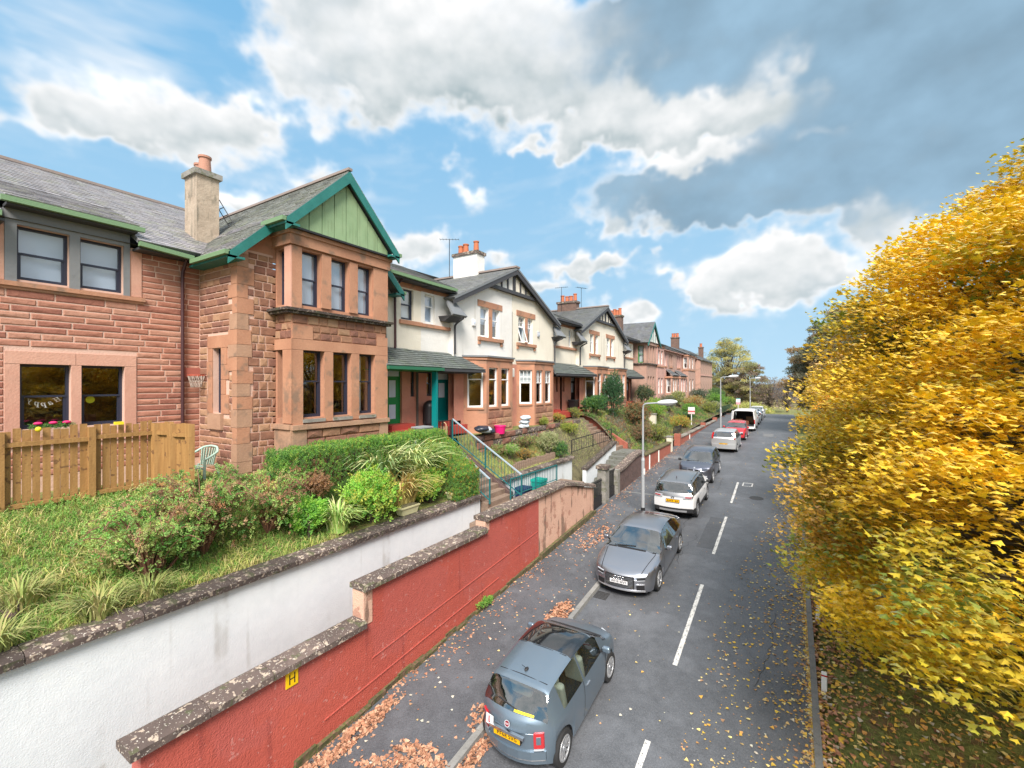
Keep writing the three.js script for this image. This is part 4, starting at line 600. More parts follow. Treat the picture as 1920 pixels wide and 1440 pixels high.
  // back slope to close the roof
  mb().quad(V(-23.8, 10.8, R(0)), V(-23.8, 10.8, R(edge)), V(-17.8, RIDGE, R(edge)), V(-17.8, RIDGE, R(0))).build('rear_roof', M.lead, h);
  gutter(h, V(-11.96, 11.12, R(half + 0.1)), V(-11.96, 11.12, R(edge)), o.gut || M.timber); { const [x0, x1] = span(half, edge); mb().box(-12.45, -12, 11.0, 11.06, x0, x1).build('eave_soffit', M.timber, h); }
  pipe(h, [V(-11.6, 9.92, R(half + 0.1)), V(-12.1, 9.7, R(half + 0.02)), V(-12.12, 9.2, R(half + 0.02)), V(-12.12, 8.45, R(half + 0.02))], M.timber);
  // porch half: door, slit, roof
  { const fE = faceX(-12.7), [x0, x1] = span(half - 0.5, edge), dd = o.dd, sl = o.slit; const q = mb(); wallWith(q, fE, x0, x1, 5.2, 8.3, [[dd[0], dd[1], 5.6, 7.7], ...sl]); q.build('porch_wall', M.salmon, h); door(h, faceX(-12.8), dd[0], dd[1], 5.6, 7.7, doorMat); for (const w of sl) sash(h, fE, ...w, { mat: M.timber, rec: 0.1 });
    const t = mb(); t.box(-12.75, -11.85, 5.1, 5.45, x0, x1); t.box(-12.75, -12.2, 5.45, 5.6, dd[0] - .1, dd[1] + .1); t.build('door_step', M.redStep, h);
    const e1 = R(edge), e0 = R(3.5), w0 = R(4.4); S(V(-11.42, 7.8, e0), V(-11.42, 7.8, e1), V(-12.44, 8.5, w0), V(-12.44, 8.5, R(edge) + (o.edgeTop || 0)), { ...so, tone: [0.13, 0.15, 0.142], w: big || 0.26, seed: 70 + Math.round(gc) });
    mb().bar(V(-11.4, 7.72, R(3.55)), V(-11.4, 7.72, e1), 0.08, 0.1).build('gutter', M.timber, h); const [y0, y1] = span(4.2, edge); mb().box(-12.7, -11.5, 7.62, 7.7, y0, y1).build('porch_soffit', M.timber, h); }
  if (chim) chimney(h, ...chim, pots, o.stack || wall, M.pot);
  return h;
}
whiteHouse(19.65, -1, { label: 'white roughcast house with teal front door, left half of nearest white gable', edge: 6.45, edgeTop: -0.8, sw: [[13.42, 14.0, 9.63, 10.78]], dd: [14.35, 15.3], slit: [[13.8, 14.16, 6.68, 7.7]], doorMat: M.doorTeal, gut: M.gutterGreen, chim: [-15.8, -14.2, 19.3, 20.0, 12.2, 14.15], pots: [[-15.55, 19.65, 0.5, 0.14], [-15.2, 19.65, 0.55, 0.15], [-14.5, 19.65, 0.6, 0.14]] });
whiteHouse(19.65, 1, { label: 'white roughcast house with an open casement and small-paned windows, right half of nearest white gable', edge: 6.7, grid: 1, open: 1, sw: [[24.85, 25.35, 9.63, 10.78]], dd: [24.7, 25.3], slit: [[25.7, 26.0, 6.68, 7.7]], doorMat: std([0.01, 0.09, 0.03], 0.45), wall: M.roughCream });
whiteHouse(33.0, -1, { label: 'white house with black front door and slatted dark porch, left half of second white gable', edge: 6.65, big: 0.34, tone: [0.16, 0.165, 0.165], grid: 0, sw: [[27.1, 27.6, 9.63, 10.78]], dd: [28.0, 28.85], slit: [[26.7, 27.0, 6.68, 7.7]], doorMat: M.doorDark, wall: M.roughCream, chim: [-16, -14.4, 32.65, 33.35, 12.2, 13.6], stack: M.brownStack, pots: [[-15.7, 33, 0.55, 0.15], [-15.3, 33, 0.45, 0.15], [-14.95, 33, 0.45, 0.15], [-14.6, 33, 0.6, 0.14]] });
whiteHouse(33.0, 1, { label: 'white house with tiled roof, right half of second white gable, next to red sandstone bays', edge: 8.3, big: 0.34, tone: [0.16, 0.165, 0.165], grid: 1, sw: [[38.7, 39.2, 9.55, 10.7], [40.2, 40.7, 9.55, 10.7]], dd: [40.2, 41.0], slit: [[38.6, 38.9, 6.68, 7.7], [39.3, 39.6, 6.68, 7.7]], doorMat: M.doorDark, wall: M.roughCream, chim: [-14.5, -13.2, 40.1, 40.75, 11.4, 13.35], stack: M.brownStack, pots: [[-14.2, 40.4, 0.5, 0.14], [-13.9, 40.4, 0.6, 0.14], [-13.65, 40.4, 0.5, 0.14], [-13.4, 40.4, 0.65, 0.14]] });
// ---------------------------------------------------------------- red sandstone houses further on
{
  const cheap = { w: 0.36, ex: 0.32, tone: [0.165, 0.17, 0.18], th: 0.03, vary: 0.2 };
  const h = thing('sandstone_house', 'red sandstone house with teal trimmed gable over mullioned bay, past the white houses', 'house', -12.5, GND, 44);
  const fC = faceX(-11.5), fS = faceZ(42.3), up = [[42.75, 43.35, 9.2, 10.8], [43.65, 44.25, 9.2, 10.8], [44.6, 45.2, 9.2, 10.8]], dn = up.map((w) => [w[0], w[1], 6.2, 7.9]), sd = [-12.3, -11.75, 9.2, 10.8];
  const q = mb(); wallWith(q, fC, 42.3, 45.9, 4.3, 11.2, [...up, ...dn]); wallWith(q, fS, -12.7, -11.5, 4.3, 11.2, [sd]); q.box(-14, -12.5, 4.3, 11, 42.28, 42.4); q.box(-16, -11.55, 4.3, 11.1, 45.8, 45.9); q.box(-17, -16.8, 4, 11, 41, 46); q.prism([[-2.2, 11.1], [2.2, 11.1], [0, 13.2]], (k) => V(-11.8, k[1], 44.1 + k[0]), (k) => V(-11.6, k[1], 44.1 + k[0])); q.build('wall', M.farStone, h);
  for (const w of [...up, ...dn]) sash(h, fC, ...w, { mat: M.brownPipe, rec: 0.2 }); sash(h, fS, ...sd, { mat: M.doorGreen, behind: [[M.blindPale, 0, 1, 0, 1]] });
  mb().box(-12.7, -11.36, 9.05, 9.16, 42.15, 46).build('cornice', M.copingDark, h); mb().box(-12.7, -11.4, 10.9, 11.15, 42.2, 46).build('lintel', M.farStone, h);
  for (const s of [-1, 1]) { const A = V(-11.15, 11.05, 44.1 + s * 2.3), B = V(-13.6, 11.05, 44.1 + s * 2.3), C = V(-11.15, 13.2, 44.1), D = V(-18, 13.2, 44.1); s > 0 ? slates(h, A, B, C, D, cheap) : slates(h, B, A, D, C, cheap); mb().prism([[0, 13.15], [2.35, 10.98], [2.35, 10.72], [0, 12.88]], (k) => V(-11.2, k[1], 44.1 + s * k[0]), (k) => V(-11.12, k[1], 44.1 + s * k[0])).build('bargeboard', M.teal, h); }
  mb().prism([[-1.75, 11.2], [1.75, 11.2], [0, 12.8]], (k) => V(-11.4, k[1], 44.1 + k[0]), (k) => V(-11.3, k[1], 44.1 + k[0])).build('gable_board', M.rough, h); for (const t of [-0.6, 0, 0.6]) mb().box(-11.3, -11.27, 11.2, 12.6 - Math.abs(t), 44.05 + t, 44.15 + t).build('timber', M.teal, h);
  slates(h, V(-12, 11.2, 41.2), V(-12, 11.2, 42.4), V(-17.8, RIDGE, 41.2), V(-17.8, RIDGE, 44), cheap);
  chimney(h, -12.2, -11.7, 46.1, 46.7, 11, 12.75, [[-11.95, 46.4, 0.5, 0.14]], M.brownStack, M.pot);
  // the row behind it
  const row = (label, r0, r1, o) => {
    const t = thing('sandstone_house', label, 'house', -12.5, GND, (r0 + r1) / 2), p = o.p ?? -12, f = faceX(p), mat = o.mat || M.farStone, holes = [...(o.up || []).map(([a, b]) => [a, b, 9.2, 10.65]), ...(o.dn || []).map(([a, b]) => [a, b, 6.2, 7.8])];
    const w = mb(); wallWith(w, f, r0, r1, 4, o.top ?? 11, holes); w.box(-20, p, 4, o.top ?? 11, r0, r0 + 0.05); w.box(-20, p, 4, o.top ?? 11, r1 - 0.05, r1); w.box(-20, -19.8, 4, 11, r0, r1); w.box(-15.2, -15, 4, 11, r0, r1); w.build('wall', mat, t);
    for (const q2 of holes) sash(t, f, ...q2, { mat: o.frame || M.white, rec: 0.15, behind: [[M.blind, 0, 1, 0.5, 1]] });
    for (const q2 of holes) { const z = mb(); fb(z, f, q2[0] - .1, q2[1] + .1, q2[2] - .15, q2[2], 0, 0.06); z.build('sill', M.dressed, t); }
    if (o.roof !== 0) { slates(t, V(p + 0.3, 11.05, r0), V(p + 0.3, 11.05, r1), V(-16.5, 13.2, r0), V(-16.5, 13.2, r1), cheap); mb().quad(V(-20, 11, r0), V(-20, 11, r1), V(-16.5, 13.2, r1), V(-16.5, 13.2, r0)).build('rear_roof', M.lead, t); mb().box(p, p + 0.32, 10.9, 11.02, r0, r1).build('eave', M.farPink, t); }
    return t;
  };
  const bay = (t, r0, r1, p, y1, mat, wins, frame = M.white) => { const f = faceX(p), fz = faceZ(r0), hs = wins.flatMap(([a, b]) => [[a, b, 6.2, 7.8], ...(y1 > 9 ? [[a, b, 9.2, 10.6]] : [])]), zs = [[p - 0.62, p - 0.15, 6.2, 7.8], ...(y1 > 9 ? [[p - 0.62, p - 0.15, 9.2, 10.6]] : [])]; const w = mb(); wallWith(w, f, r0, r1, 4, y1, hs); wallWith(w, fz, p - 0.75, p, 4, y1, zs); w.box(p - 0.8, p, y1 - 0.05, y1, r0, r1); w.box(p - .8, p - .02, 4, y1 - .06, r1 - .05, r1); w.build('bay_wall', mat, t); for (const q2 of hs) sash(t, f, ...q2, { mat: frame, rec: 0.1 }); for (const q2 of zs) sash(t, fz, ...q2, { mat: frame, rec: 0.1, behind: [[M.blindPale, 0, 1, 0.4, 1]] }); mb().box(p - 0.8, p + 0.08, y1 - 0.25, y1 - 0.1, r0 - 0.08, r1 + 0.08).build('cornice', M.dressed, t); if (y1 > 9) mb().box(p - 0.8, p + 0.07, 8.9, 9.05, r0 - 0.07, r1 + 0.07).build('cornice', M.dressed, t); };
  const A = row('pinkish painted sandstone house with white bay frames directly beyond the teal gable', 46, 53.2, { mat: M.farPink, up: [[51.7, 52.5]], dn: [[49.2, 50]] }); bay(A, 46, 48.75, -11.4, 11.2, M.farPink, [[46.3, 47.1], [47.5, 48.3]]);
  slates(A, V(-11.2, 11.2, 45.9), V(-11.2, 11.2, 48.9), V(-13.4, 12.2, 46.4), V(-13.4, 12.2, 48.4), cheap);
  const B = row('sandstone house with small hipped porch bay and paired upper windows, first of the far row', 53.2, 57.6, { mat: M.farStone, up: [[53.9, 54.55], [54.8, 55.45]], frame: M.brownPipe }); bay(B, 51.6, 54.6, -11.2, 8.1, M.farStone, [[52.2, 53.0], [53.3, 54.1]], M.white);
  slates(B, V(-11.05, 8.15, 51.5), V(-11.05, 8.15, 54.7), V(-12, 8.85, 52.3), V(-12, 8.85, 53.9), cheap);
  const C = row('sandstone house with second hipped porch bay, middle of the far row', 57.6, 61, { mat: M.farPink, up: [[58.1, 58.8], [59.1, 59.8]], frame: M.brownPipe }); bay(C, 56, 59.6, -11.2, 8.1, M.farPink, [[56.5, 57.3], [57.9, 58.7]], M.white); slates(C, V(-11.05, 8.15, 55.9), V(-11.05, 8.15, 59.7), V(-12, 8.85, 56.7), V(-12, 8.85, 58.9), cheap);
  chimney(C, -15.3, -14.2, 69.6, 70.3, 11, 14.0, [[-15.1, 70, 0.6, 0.16], [-14.75, 70, 0.6, 0.16], [-14.4, 70, 0.6, 0.16]], M.brownStack, M.pot);
  const D = row('sandstone house with square two-storey bay near the end of the terrace', 61, 70.5, { mat: M.farStone, up: [[66.4, 67.4]], dn: [[66.4, 67.4]] }); bay(D, 60.9, 65.6, -11.2, 11.0, M.farStone, [[61.6, 62.5], [63.6, 64.6]], M.white); slates(D, V(-11, 11.05, 60.7), V(-11, 11.05, 65.8), V(-13.5, 12.1, 61.8), V(-13.5, 12.1, 64.7), cheap);
  const E = row('end house of the terrace with projecting gabled wing and slate roof', 70.5, 82, { mat: M.farStone, p: -11.3, roof: 0, top: 10.7 });
  slates(E, V(-11, 10.7, 70.3), V(-11, 10.7, 82.3), V(-15, 12.9, 70.3), V(-15, 12.9, 82.3), cheap); mb().quad(V(-19, 10.7, 70.3), V(-19, 10.7, 82.3), V(-15, 12.9, 82.3), V(-15, 12.9, 70.3)).build('rear_roof', M.lead, E); mb().prism([[-11.3, 10.7], [-15, 12.85], [-18.8, 10.7]], (k) => V(k[0], k[1], 70.5), (k) => V(k[0], k[1], 70.6)).build('gable_wall', M.farStone, E);
  chimney(E, -13.2, -12.5, 80.3, 81, 11.2, 13.2, [[-12.85, 80.6, 0.6, 0.2]], M.brownStack, M.pot); mb().box(-11.32, -11.2, 8.4, 8.55, 70.5, 82).build('string_course', M.farPink, E);
}
// ---------------------------------------------------------------- leaves
const leafMat = (rough = 0.8, tr = 0.45) => std([1, 1, 1], rough, { phys: true, transmission: tr, thickness: 0, side: THREE.DoubleSide });
const LEAFM = leafMat(), GRASSM = leafMat(0.8, 0.25), DRYM = std([1, 1, 1], 0.9, { side: THREE.DoubleSide });
function leafGeo(pts, fold = 0.12) {             // outline in xy, tip along +y, folded along the midrib
  const m = mb(), z = (x) => Math.abs(x) * fold; for (let i = 0; i < pts.length; i++) { const a = pts[i], b = pts[(i + 1) % pts.length]; m.tri([0, 0.42, 0], [a[0], a[1], z(a[0]) * 2], [b[0], b[1], z(b[0]) * 2]); } return m.geometry();
}
const G_OVAL = leafGeo([[0, 0], [0.26, 0.3], [0.2, 0.68], [0, 1], [-0.2, 0.68], [-0.26, 0.3]], 0.35);
const G_MAPLE = leafGeo([[0, 0], [0.22, 0.12], [0.5, 0.22], [0.36, 0.42], [0.5, 0.66], [0.24, 0.62], [0, 1.02], [-0.24, 0.62], [-0.5, 0.66], [-0.36, 0.42], [-0.5, 0.22], [-0.22, 0.12]], 0.22);
const G_SPRIG = (() => { const m = mb(), o = new THREE.Object3D(); for (let i = 0; i < 6; i++) { const t = i / 5; o.position.set(0, t * 0.7, 0); o.rotation.set(0.9 - t * 0.6, i * 2.4, 0.2); o.rotation.order = 'YXZ'; o.scale.setScalar(0.5 - t * 0.12); o.updateMatrix(); m.geo(G_OVAL, o.matrix); } return m.geometry(); })();
const G_BLADE = (() => { const m = mb(), n = 5; for (let i = 0; i < n; i++) { const a = i / n, b = (i + 1) / n, P = (t) => [t * t * 0.75, Math.sin(t * 1.9) * 0.72, 0], w = (t) => 0.035 * (1 - t * 0.9), A = P(a), B = P(b); m.quad([A[0], A[1], -w(a)], [A[0], A[1], w(a)], [B[0], B[1], w(b)], [B[0], B[1], -w(b)]); } return m.geometry(); })();
const G_FALLEN = (() => { const m = mb(); for (let i = 0; i < 6; i++) { const a = i / 6 * 6.283, b = (i + 1) / 6 * 6.283, R = (k) => 0.5 * (k % 2 ? 0.62 : 1); m.tri([0, 0.02, 0], [Math.cos(a) * R(i), 0.06 * (i % 3), -Math.sin(a) * R(i)], [Math.cos(b) * R(i + 1), 0.06 * ((i + 1) % 3), -Math.sin(b) * R(i + 1)]); } return m.geometry(); })();
const _o = new THREE.Object3D(), _c = new THREE.Color();
function scatter(name, geo, mat, list, parent, off = [0, 0, 0]) {   // list rows: x, y, z, rx, ry, rz, scale, colour
  const m = new THREE.InstancedMesh(geo, mat, list.length); m.name = parent ? name : numbered(name); shadow(m);
  list.forEach((q, i) => { _o.position.set(q[0] - off[0], q[1] - off[1], q[2] - off[2]); _o.rotation.set(q[3], q[4], q[5], 'YXZ'); _o.scale.setScalar(q[6]); _o.updateMatrix(); m.setMatrixAt(i, _o.matrix); m.setColorAt(i, _c.setRGB(...q[7])); });
  m.userData.kind = 'stuff'; (parent || scene).add(m); return m;
}
let FOL = 1.45;
const pick = (cols, R, v = 0.3) => { const c = cols[Math.floor(R() * cols.length)], k = FOL * (1 + (R() - 0.5) * v); return [c[0] * k * (1 + (R() - .5) * .12), c[1] * k, c[2] * k]; };
const C = {
  green: [[0.06, 0.16, 0.018], [0.08, 0.2, 0.025], [0.045, 0.13, 0.017], [0.11, 0.22, 0.03]], bright: [[0.12, 0.27, 0.02], [0.16, 0.32, 0.03], [0.08, 0.22, 0.02], [0.20, 0.34, 0.04]],
  yellowGreen: [[0.22, 0.26, 0.03], [0.16, 0.22, 0.025], [0.28, 0.28, 0.04]], wild: [[0.17, 0.25, 0.06], [0.24, 0.29, 0.08], [0.26, 0.22, 0.09], [0.25, 0.15, 0.08], [0.14, 0.24, 0.05], [0.2, 0.28, 0.07]], brown: [[0.20, 0.10, 0.045], [0.16, 0.09, 0.045], [0.26, 0.14, 0.06]],
  dark: [[0.02, 0.055, 0.015], [0.03, 0.07, 0.02], [0.025, 0.06, 0.025]], conifer: [[0.015, 0.085, 0.02], [0.025, 0.12, 0.03], [0.02, 0.07, 0.018]], olive: [[0.12, 0.13, 0.045], [0.15, 0.14, 0.05], [0.10, 0.10, 0.035]], cream: [[0.36, 0.36, 0.2], [0.28, 0.3, 0.14], [0.2, 0.24, 0.09]], gold: [[0.42, 0.25, 0.03], [0.34, 0.19, 0.03], [0.28, 0.2, 0.04]], grey: [[0.12, 0.14, 0.10], [0.16, 0.17, 0.13], [0.09, 0.11, 0.07]], rust: [[0.24, 0.10, 0.03], [0.3, 0.14, 0.04], [0.2, 0.09, 0.03]],
};
// a shrub: foliage through the volume of a few lobes, and stems
function shrub(name, label, p, y, r, rp, h, rz, cols, o = {}) {
  const { leaf = 0.09, n = 900, geo = G_SPRIG, group, lobes = 5, seed = Math.round(p * 37 + r * 91) & 8191, cat = 'shrub', blob = 1, stems = 5, up = 0, rough = 0.22, stemMat } = o;
  const R = rng(seed + 17), t = thing(name, label, cat, p, y, r, group), L = [];
  for (let i = 0; i < lobes; i++) { const a = R() * 6.283, d = lobes > 1 ? Math.sqrt(R()) * 0.55 : 0; L.push([Math.cos(a) * d * rp, h * (lobes > 1 ? rr(0.36, 0.66, R) : 0.5), Math.sin(a) * d * rz, lobes > 1 ? rr(0.45, 0.7, R) : 1]); }
  const list = [];
  for (let i = 0; i < n; i++) {
    const l = L[Math.floor(R() * lobes)]; let u = R() * 2 - 1, a = R() * 6.283, s = Math.sqrt(1 - u * u), k = Math.pow(R(), 0.4) * l[3]; if (u < -0.3 && R() < 0.5) u = -u;
    const nx = Math.cos(a) * s, nz = Math.sin(a) * s; k *= 1 + rough * (perlin.noise(nx * 2.3 + seed, u * 2.3, nz * 2.3) * 2);
    const x = l[0] + nx * k * rp, z = l[2] + nz * k * rz, yy = Math.max(0.02, l[1] + u * k * h * 0.52 * blob);
    list.push([x, yy, z, rr(0.2, 1.5, R) - up, Math.atan2(nx, nz) + rr(-1, 1, R), rr(-.5, .5, R), leaf * rr(0.7, 1.4, R), pick(cols, R)]);
  }
  const m = mb();
  for (let k = 0; k < (o.sprays || 0); k++) { const a = R() * 6.283, reach = rr(0.6, 1.25, R), tall = rr(0.75, 1.2, R) * h, q = pick(cols, R, 0.2); let pv = null; for (let i = 0; i <= 9; i++) { const u = i / 9, P = [Math.cos(a) * rp * reach * u, tall * Math.sin(u * 2.0) * 1.05, Math.sin(a) * rz * reach * u]; if (pv) m.bar(pv, P, 0.012); pv = P; if (i > 2) for (let z = 0; z < 3; z++) list.push([P[0] + rr(-.06, .06, R), P[1] + rr(-.05, .05, R), P[2] + rr(-.06, .06, R), rr(0.2, 1.8, R), R() * 6.283, rr(-.5, .5, R), leaf * rr(0.5, 1.0, R), [q[0] * rr(.8, 1.2, R), q[1] * rr(.85, 1.15, R), q[2]]]); } }
  scatter('foliage', geo, o.mat || LEAFM, list, t); for (let i = 0; i < stems; i++) { const a = R() * 6.283, e = L[i % lobes]; m.bar([0, -0.1, 0], [e[0] + Math.cos(a) * rp * .3, e[1] + h * 0.25 * R(), e[2] + Math.sin(a) * rz * .3], 0.025 + 0.01 * h); } const st = shadow(new THREE.Mesh(m.geometry(), stemMat || M.bark)); st.name = 'stem'; t.add(st);
  return t;
}
function tuft(name, label, p, y, r, len, n, cols, o = {}) {          // clump of long blades
  const { seed = Math.round(p * 31 + r * 77) & 4095, spread = 0.25, group, cat = 'grass' } = o, R = rng(seed + 5), t = thing(name, label, cat, p, y, r, group), list = [];
  for (let i = 0; i < n; i++) { const a = R() * 6.283, d = Math.sqrt(R()) * spread; list.push([Math.cos(a) * d, 0, Math.sin(a) * d, rr(-.2, .2, R), -a + rr(-.4, .4, R), rr(-.25, .35, R), len * rr(0.6, 1.25, R), pick(cols, R)]); }
  scatter('blades', G_BLADE, GRASSM, list, t); return t;
}
M.bark = std([1, 1, 1], 0.95, { bumpMap: bumpRough, bumpScale: 0.03, map: tex(256, 0.7, (u, v) => mix3([0.05, 0.04, 0.03], [0.15, 0.12, 0.09], tn(u, v, 8, 4, 401, 2))) });
M.wood = [0, 1, 2, 3].map((i) => std([1, 1, 1], 0.75, { bumpMap: bumpFine, bumpScale: 0.004, map: tex(256, 1.2, (u, v) => { const g = tn(u, v, 3, 4, 410 + i * 5, 10); let c = mix3([0.23, 0.115, 0.034], [0.37, 0.205, 0.07], clamp(g * 1.1)); if (i === 3) c = mix3([0.23, 0.085, 0.032], [0.33, 0.135, 0.055], g); return mix3(c, [0.16, 0.08, 0.03], sstep(0.72, 0.8, tn(u, v, 12, 3, 440 + i))); }) }));
M.turq = std([0.012, 0.125, 0.135], 0.5); M.railPale = std([0.34, 0.42, 0.48], 0.5); M.tin = std([0.3, 0.32, 0.34], 0.5, { metalness: 0.6 });

// ---------------------------------------------------------------- garden banks
function bankY(p, r) {
  const n = 0.10 * perlin.noise(p * 0.8, r * 0.8, 3) + 0.04 * perlin.noise(p * 2.7, r * 2.7, 1);
  if (r < 12.45) return lerp(3.42, 4.75, sstep(0, 1, (-9.3 - p) / 3.4)) * 1 + (p < -9.6 ? n : n * 0.2);
  if (r < 14.2) return lerp(2.7, 4.9, clamp((-8.9 - p) / 3.2)) - 0.15;
  if (r < 21.4) return (p > -10.4 ? 3.38 + n * .5 : p > -11.4 ? lerp(3.55, 4.5, (-10.4 - p)) + n : 5.0);
  if (r < 27) return lerp(1.8 + (r - 21.4) * 0.2, 5.0, sstep(-9.2, -11.6, p) || clamp((-9.2 - p) / 2.4)) + n;
  const f = Math.max(2.1, roadY(r) + 0.6); return lerp(f, 5.1, sstep(0, 1, clamp((-7.7 - p) / 3.6))) + n;
}
for (const [name, ra, rb, front] of [['grass_bank', -9, 12.45, -9.28], ['garden_soil', 12.45, 14.1, -9], ['garden_terrace', 14.2, 21.4, -9.84], ['garden_soil', 21.4, 27, -9.0], ['garden_bank', 27, 90, -7.6]]) {
  const m = mb(), st = ra < 20 ? 0.35 : 0.8, nr = Math.ceil((rb - ra) / st), ps = []; for (let p = front; p > -15; p -= 0.4) ps.push(p); ps.push(-24);
  for (let i = 0; i < nr; i++) for (let j = 0; j < ps.length - 1; j++) { const a = lerp(ra, rb, i / nr), b = lerp(ra, rb, (i + 1) / nr), p0 = ps[j + 1], p1 = ps[j], q = (p, r) => V(p, bankY(p, clamp(r, ra + 0.01, rb - 0.01)), r); m.quad(q(p0, a), q(p1, a), q(p1, b), q(p0, b)); }
  const g = mergeVertices(m.geometry().deleteAttribute('normal')); g.computeVertexNormals(); setting(name, g, name === 'grass_bank' || name === 'garden_terrace' ? M.turf : M.soil);
}
{ // grass on the bank
  const R = rng(501), list = [];
  const cols = [[0.30, 0.33, 0.07], [0.36, 0.37, 0.10], [0.24, 0.29, 0.06], [0.46, 0.39, 0.17], [0.42, 0.34, 0.15]], low = [[0.12, 0.25, 0.03], [0.17, 0.29, 0.05]];
  for (let i = 0; i < 30000; i++) { const r = rr(-0.5, 7.5, R), p = -9.32 - Math.pow(R(), 1.1) * 3.6; const z = perlin.noise(p * 1.3, r * 1.3, 9); if (r > 5 && R() < 0.5) continue; list.push([p, bankY(p, r) - 0.02, -r, rr(-.3, .3, R), R() * 6.283, rr(-.3, .5, R), (0.15 + 0.13 * Math.max(0, z + .2)) * rr(0.6, 1.3, R), pick(z + rr(-.4, .4, R) > 0.05 ? cols : [...cols, ...low, ...low], R)]); }
  const g = scatter('grass', G_BLADE, GRASSM, list); g.userData.label = 'long rough grass, green and straw coloured, on the bank above the white wall'; g.userData.category = 'grass';
  const l2 = []; for (let i = 0; i < 9000; i++) { const r = rr(14.3, 26.5, R), p = rr(-9.9, -11.4, R); l2.push([p, bankY(p, r) - 0.01, -r, rr(-.3, .3, R), R() * 6.283, rr(-.3, .5, R), 0.12 * rr(0.5, 1.3, R), pick([...low, ...cols], R)]); }
  const g2 = scatter('grass', G_BLADE, GRASSM, l2); g2.userData.label = 'short mossy grass on the stepped garden terrace by the stairs'; g2.userData.category = 'grass';
  const l3 = []; for (let i = 0; i < 5000; i++) { const r = rr(0, 7, R), p = rr(-9.4, -12.6, R); l3.push([p, bankY(p, r) + rr(0, .12, R), -r, rr(0, .9, R), R() * 6.283, 0, rr(0.06, 0.13, R), pick(low, R)]); }
  const w = scatter('weeds', G_SPRIG, LEAFM, l3); w.userData.label = 'low green weeds among the grass below the timber fence'; w.userData.category = 'weeds';
}
for (const [i, [p, r, l]] of [[-9.45, 1.5, 0.5], [-9.42, 2.6, 0.55], [-9.5, 3.3, 0.45], [-10.2, 1.9, 0.5], [-9.4, 1.0, 0.5], [-10.5, 3.1, 0.4]].entries()) tuft('grass_tuft', ['pale grass tuft hanging over the dark coping at the left edge', 'silvery grass tuft on the coping under the fence', 'grass tuft on the coping left of the brown brambles', 'straw coloured tuft on the bank below the fence', 'grass tuft leaning over the coping at the very bottom left', 'low grass tuft in the middle of the bank'][i], p, bankY(p, r) - .02, r, l, 160, [[0.22, 0.24, 0.07], [0.18, 0.22, 0.055], [0.27, 0.24, 0.09]]);
{ const b = thing('stone', 'dark lump of stone lying in the grass bank', 'stone', -10.25, bankY(-10.25, 1.75), 1.75); const g = new THREE.IcosahedronGeometry(0.2, 2), q = g.attributes.position; for (let i = 0; i < q.count; i++) { const k = 1 + 0.25 * perlin.noise(q.getX(i) * 6, q.getY(i) * 6, q.getZ(i) * 6); q.setXYZ(i, q.getX(i) * k * 1.5, q.getY(i) * k * 0.7, q.getZ(i) * k); } g.computeVertexNormals(); const m = shadow(new THREE.Mesh(g, M.brownWall)); m.name = 'boulder'; b.add(m); }
// brambles and shrubs on the bank
const wildCols = [...C.wild, ...C.wild, ...C.green];
FOL = 2.0; const rs = std([0.20, 0.09, 0.06], 0.9);
shrub('bramble', 'tangled green and russet bramble spilling over the dark coping', -10.0, 3.5, 3.5, 0.95, 1.2, 0.9, wildCols, { n: 800, sprays: 70, leaf: 0.12, lobes: 9, rough: 0.9, stems: 14, stemMat: rs });
shrub('bramble', 'tall loose russet thicket in front of the fence end', -10.3, 3.7, 4.5, 0.95, 1.3, 0.95, [...wildCols, ...C.brown], { n: 900, sprays: 90, leaf: 0.12, lobes: 9, rough: 0.9, stems: 14, stemMat: rs });
shrub('bramble', 'brown and green thicket between fence and clipped hedge', -10.2, 3.8, 5.8, 0.8, 1.05, 0.75, [...wildCols, ...C.brown], { n: 800, sprays: 60, leaf: 0.11, lobes: 8, rough: 0.8, stems: 12, stemMat: rs });
shrub('bramble', 'leafy green growth hiding the foot of the fence return', -11.4, 4.1, 3.8, 0.8, 0.75, 0.7, [...C.green, ...C.wild], { n: 1200, leaf: 0.12, lobes: 6, rough: 0.5, stems: 14 });
shrub('shrub', 'low green growth beside the green plastic chair', -11.9, 4.4, 5.6, 0.7, 0.55, 0.8, [...C.green, ...C.wild], { n: 1100, leaf: 0.1 });
shrub('shrub', 'small brownish bush under the left end of the hedge', -10.5, 4.2, 7.0, 0.6, 0.8, 0.5, C.brown, { n: 800, leaf: 0.1 });
shrub('shrub', 'small bright green shrub left of the pale ornamental grass', -9.7, 3.45, 6.5, 0.5, 1.0, 0.5, C.bright, { n: 900, leaf: 0.14, rough: 0.4 });
shrub('shrub', 'big lime green shrub on the wall top between grass and trough', -9.6, 3.45, 8.25, 0.62, 1.55, 0.8, [...C.bright, ...C.yellowGreen], { n: 1900, leaf: 0.17, lobes: 9, rough: 0.4 });
shrub('shrub', 'lime green shrub right of the first trough', -9.6, 3.5, 10.6, 0.5, 1.0, 0.65, [...C.bright, ...C.yellowGreen], { n: 1200, leaf: 0.15, rough: 0.4 });
tuft('ornamental_grass', 'arching ornamental grass between two lime green shrubs at the left', -9.65, 3.5, 7.25, 0.8, 220, [[0.24, 0.3, 0.08], [0.14, 0.24, 0.05], [0.3, 0.3, 0.14]]);
tuft('ornamental_grass', 'tall striped grass clump leaning on the middle of the hedge', -10.5, 4.1, 9.4, 1.3, 380, [[0.13, 0.2, 0.06], [0.3, 0.32, 0.14], [0.09, 0.15, 0.05], [0.36, 0.34, 0.16]], { spread: 0.5 });
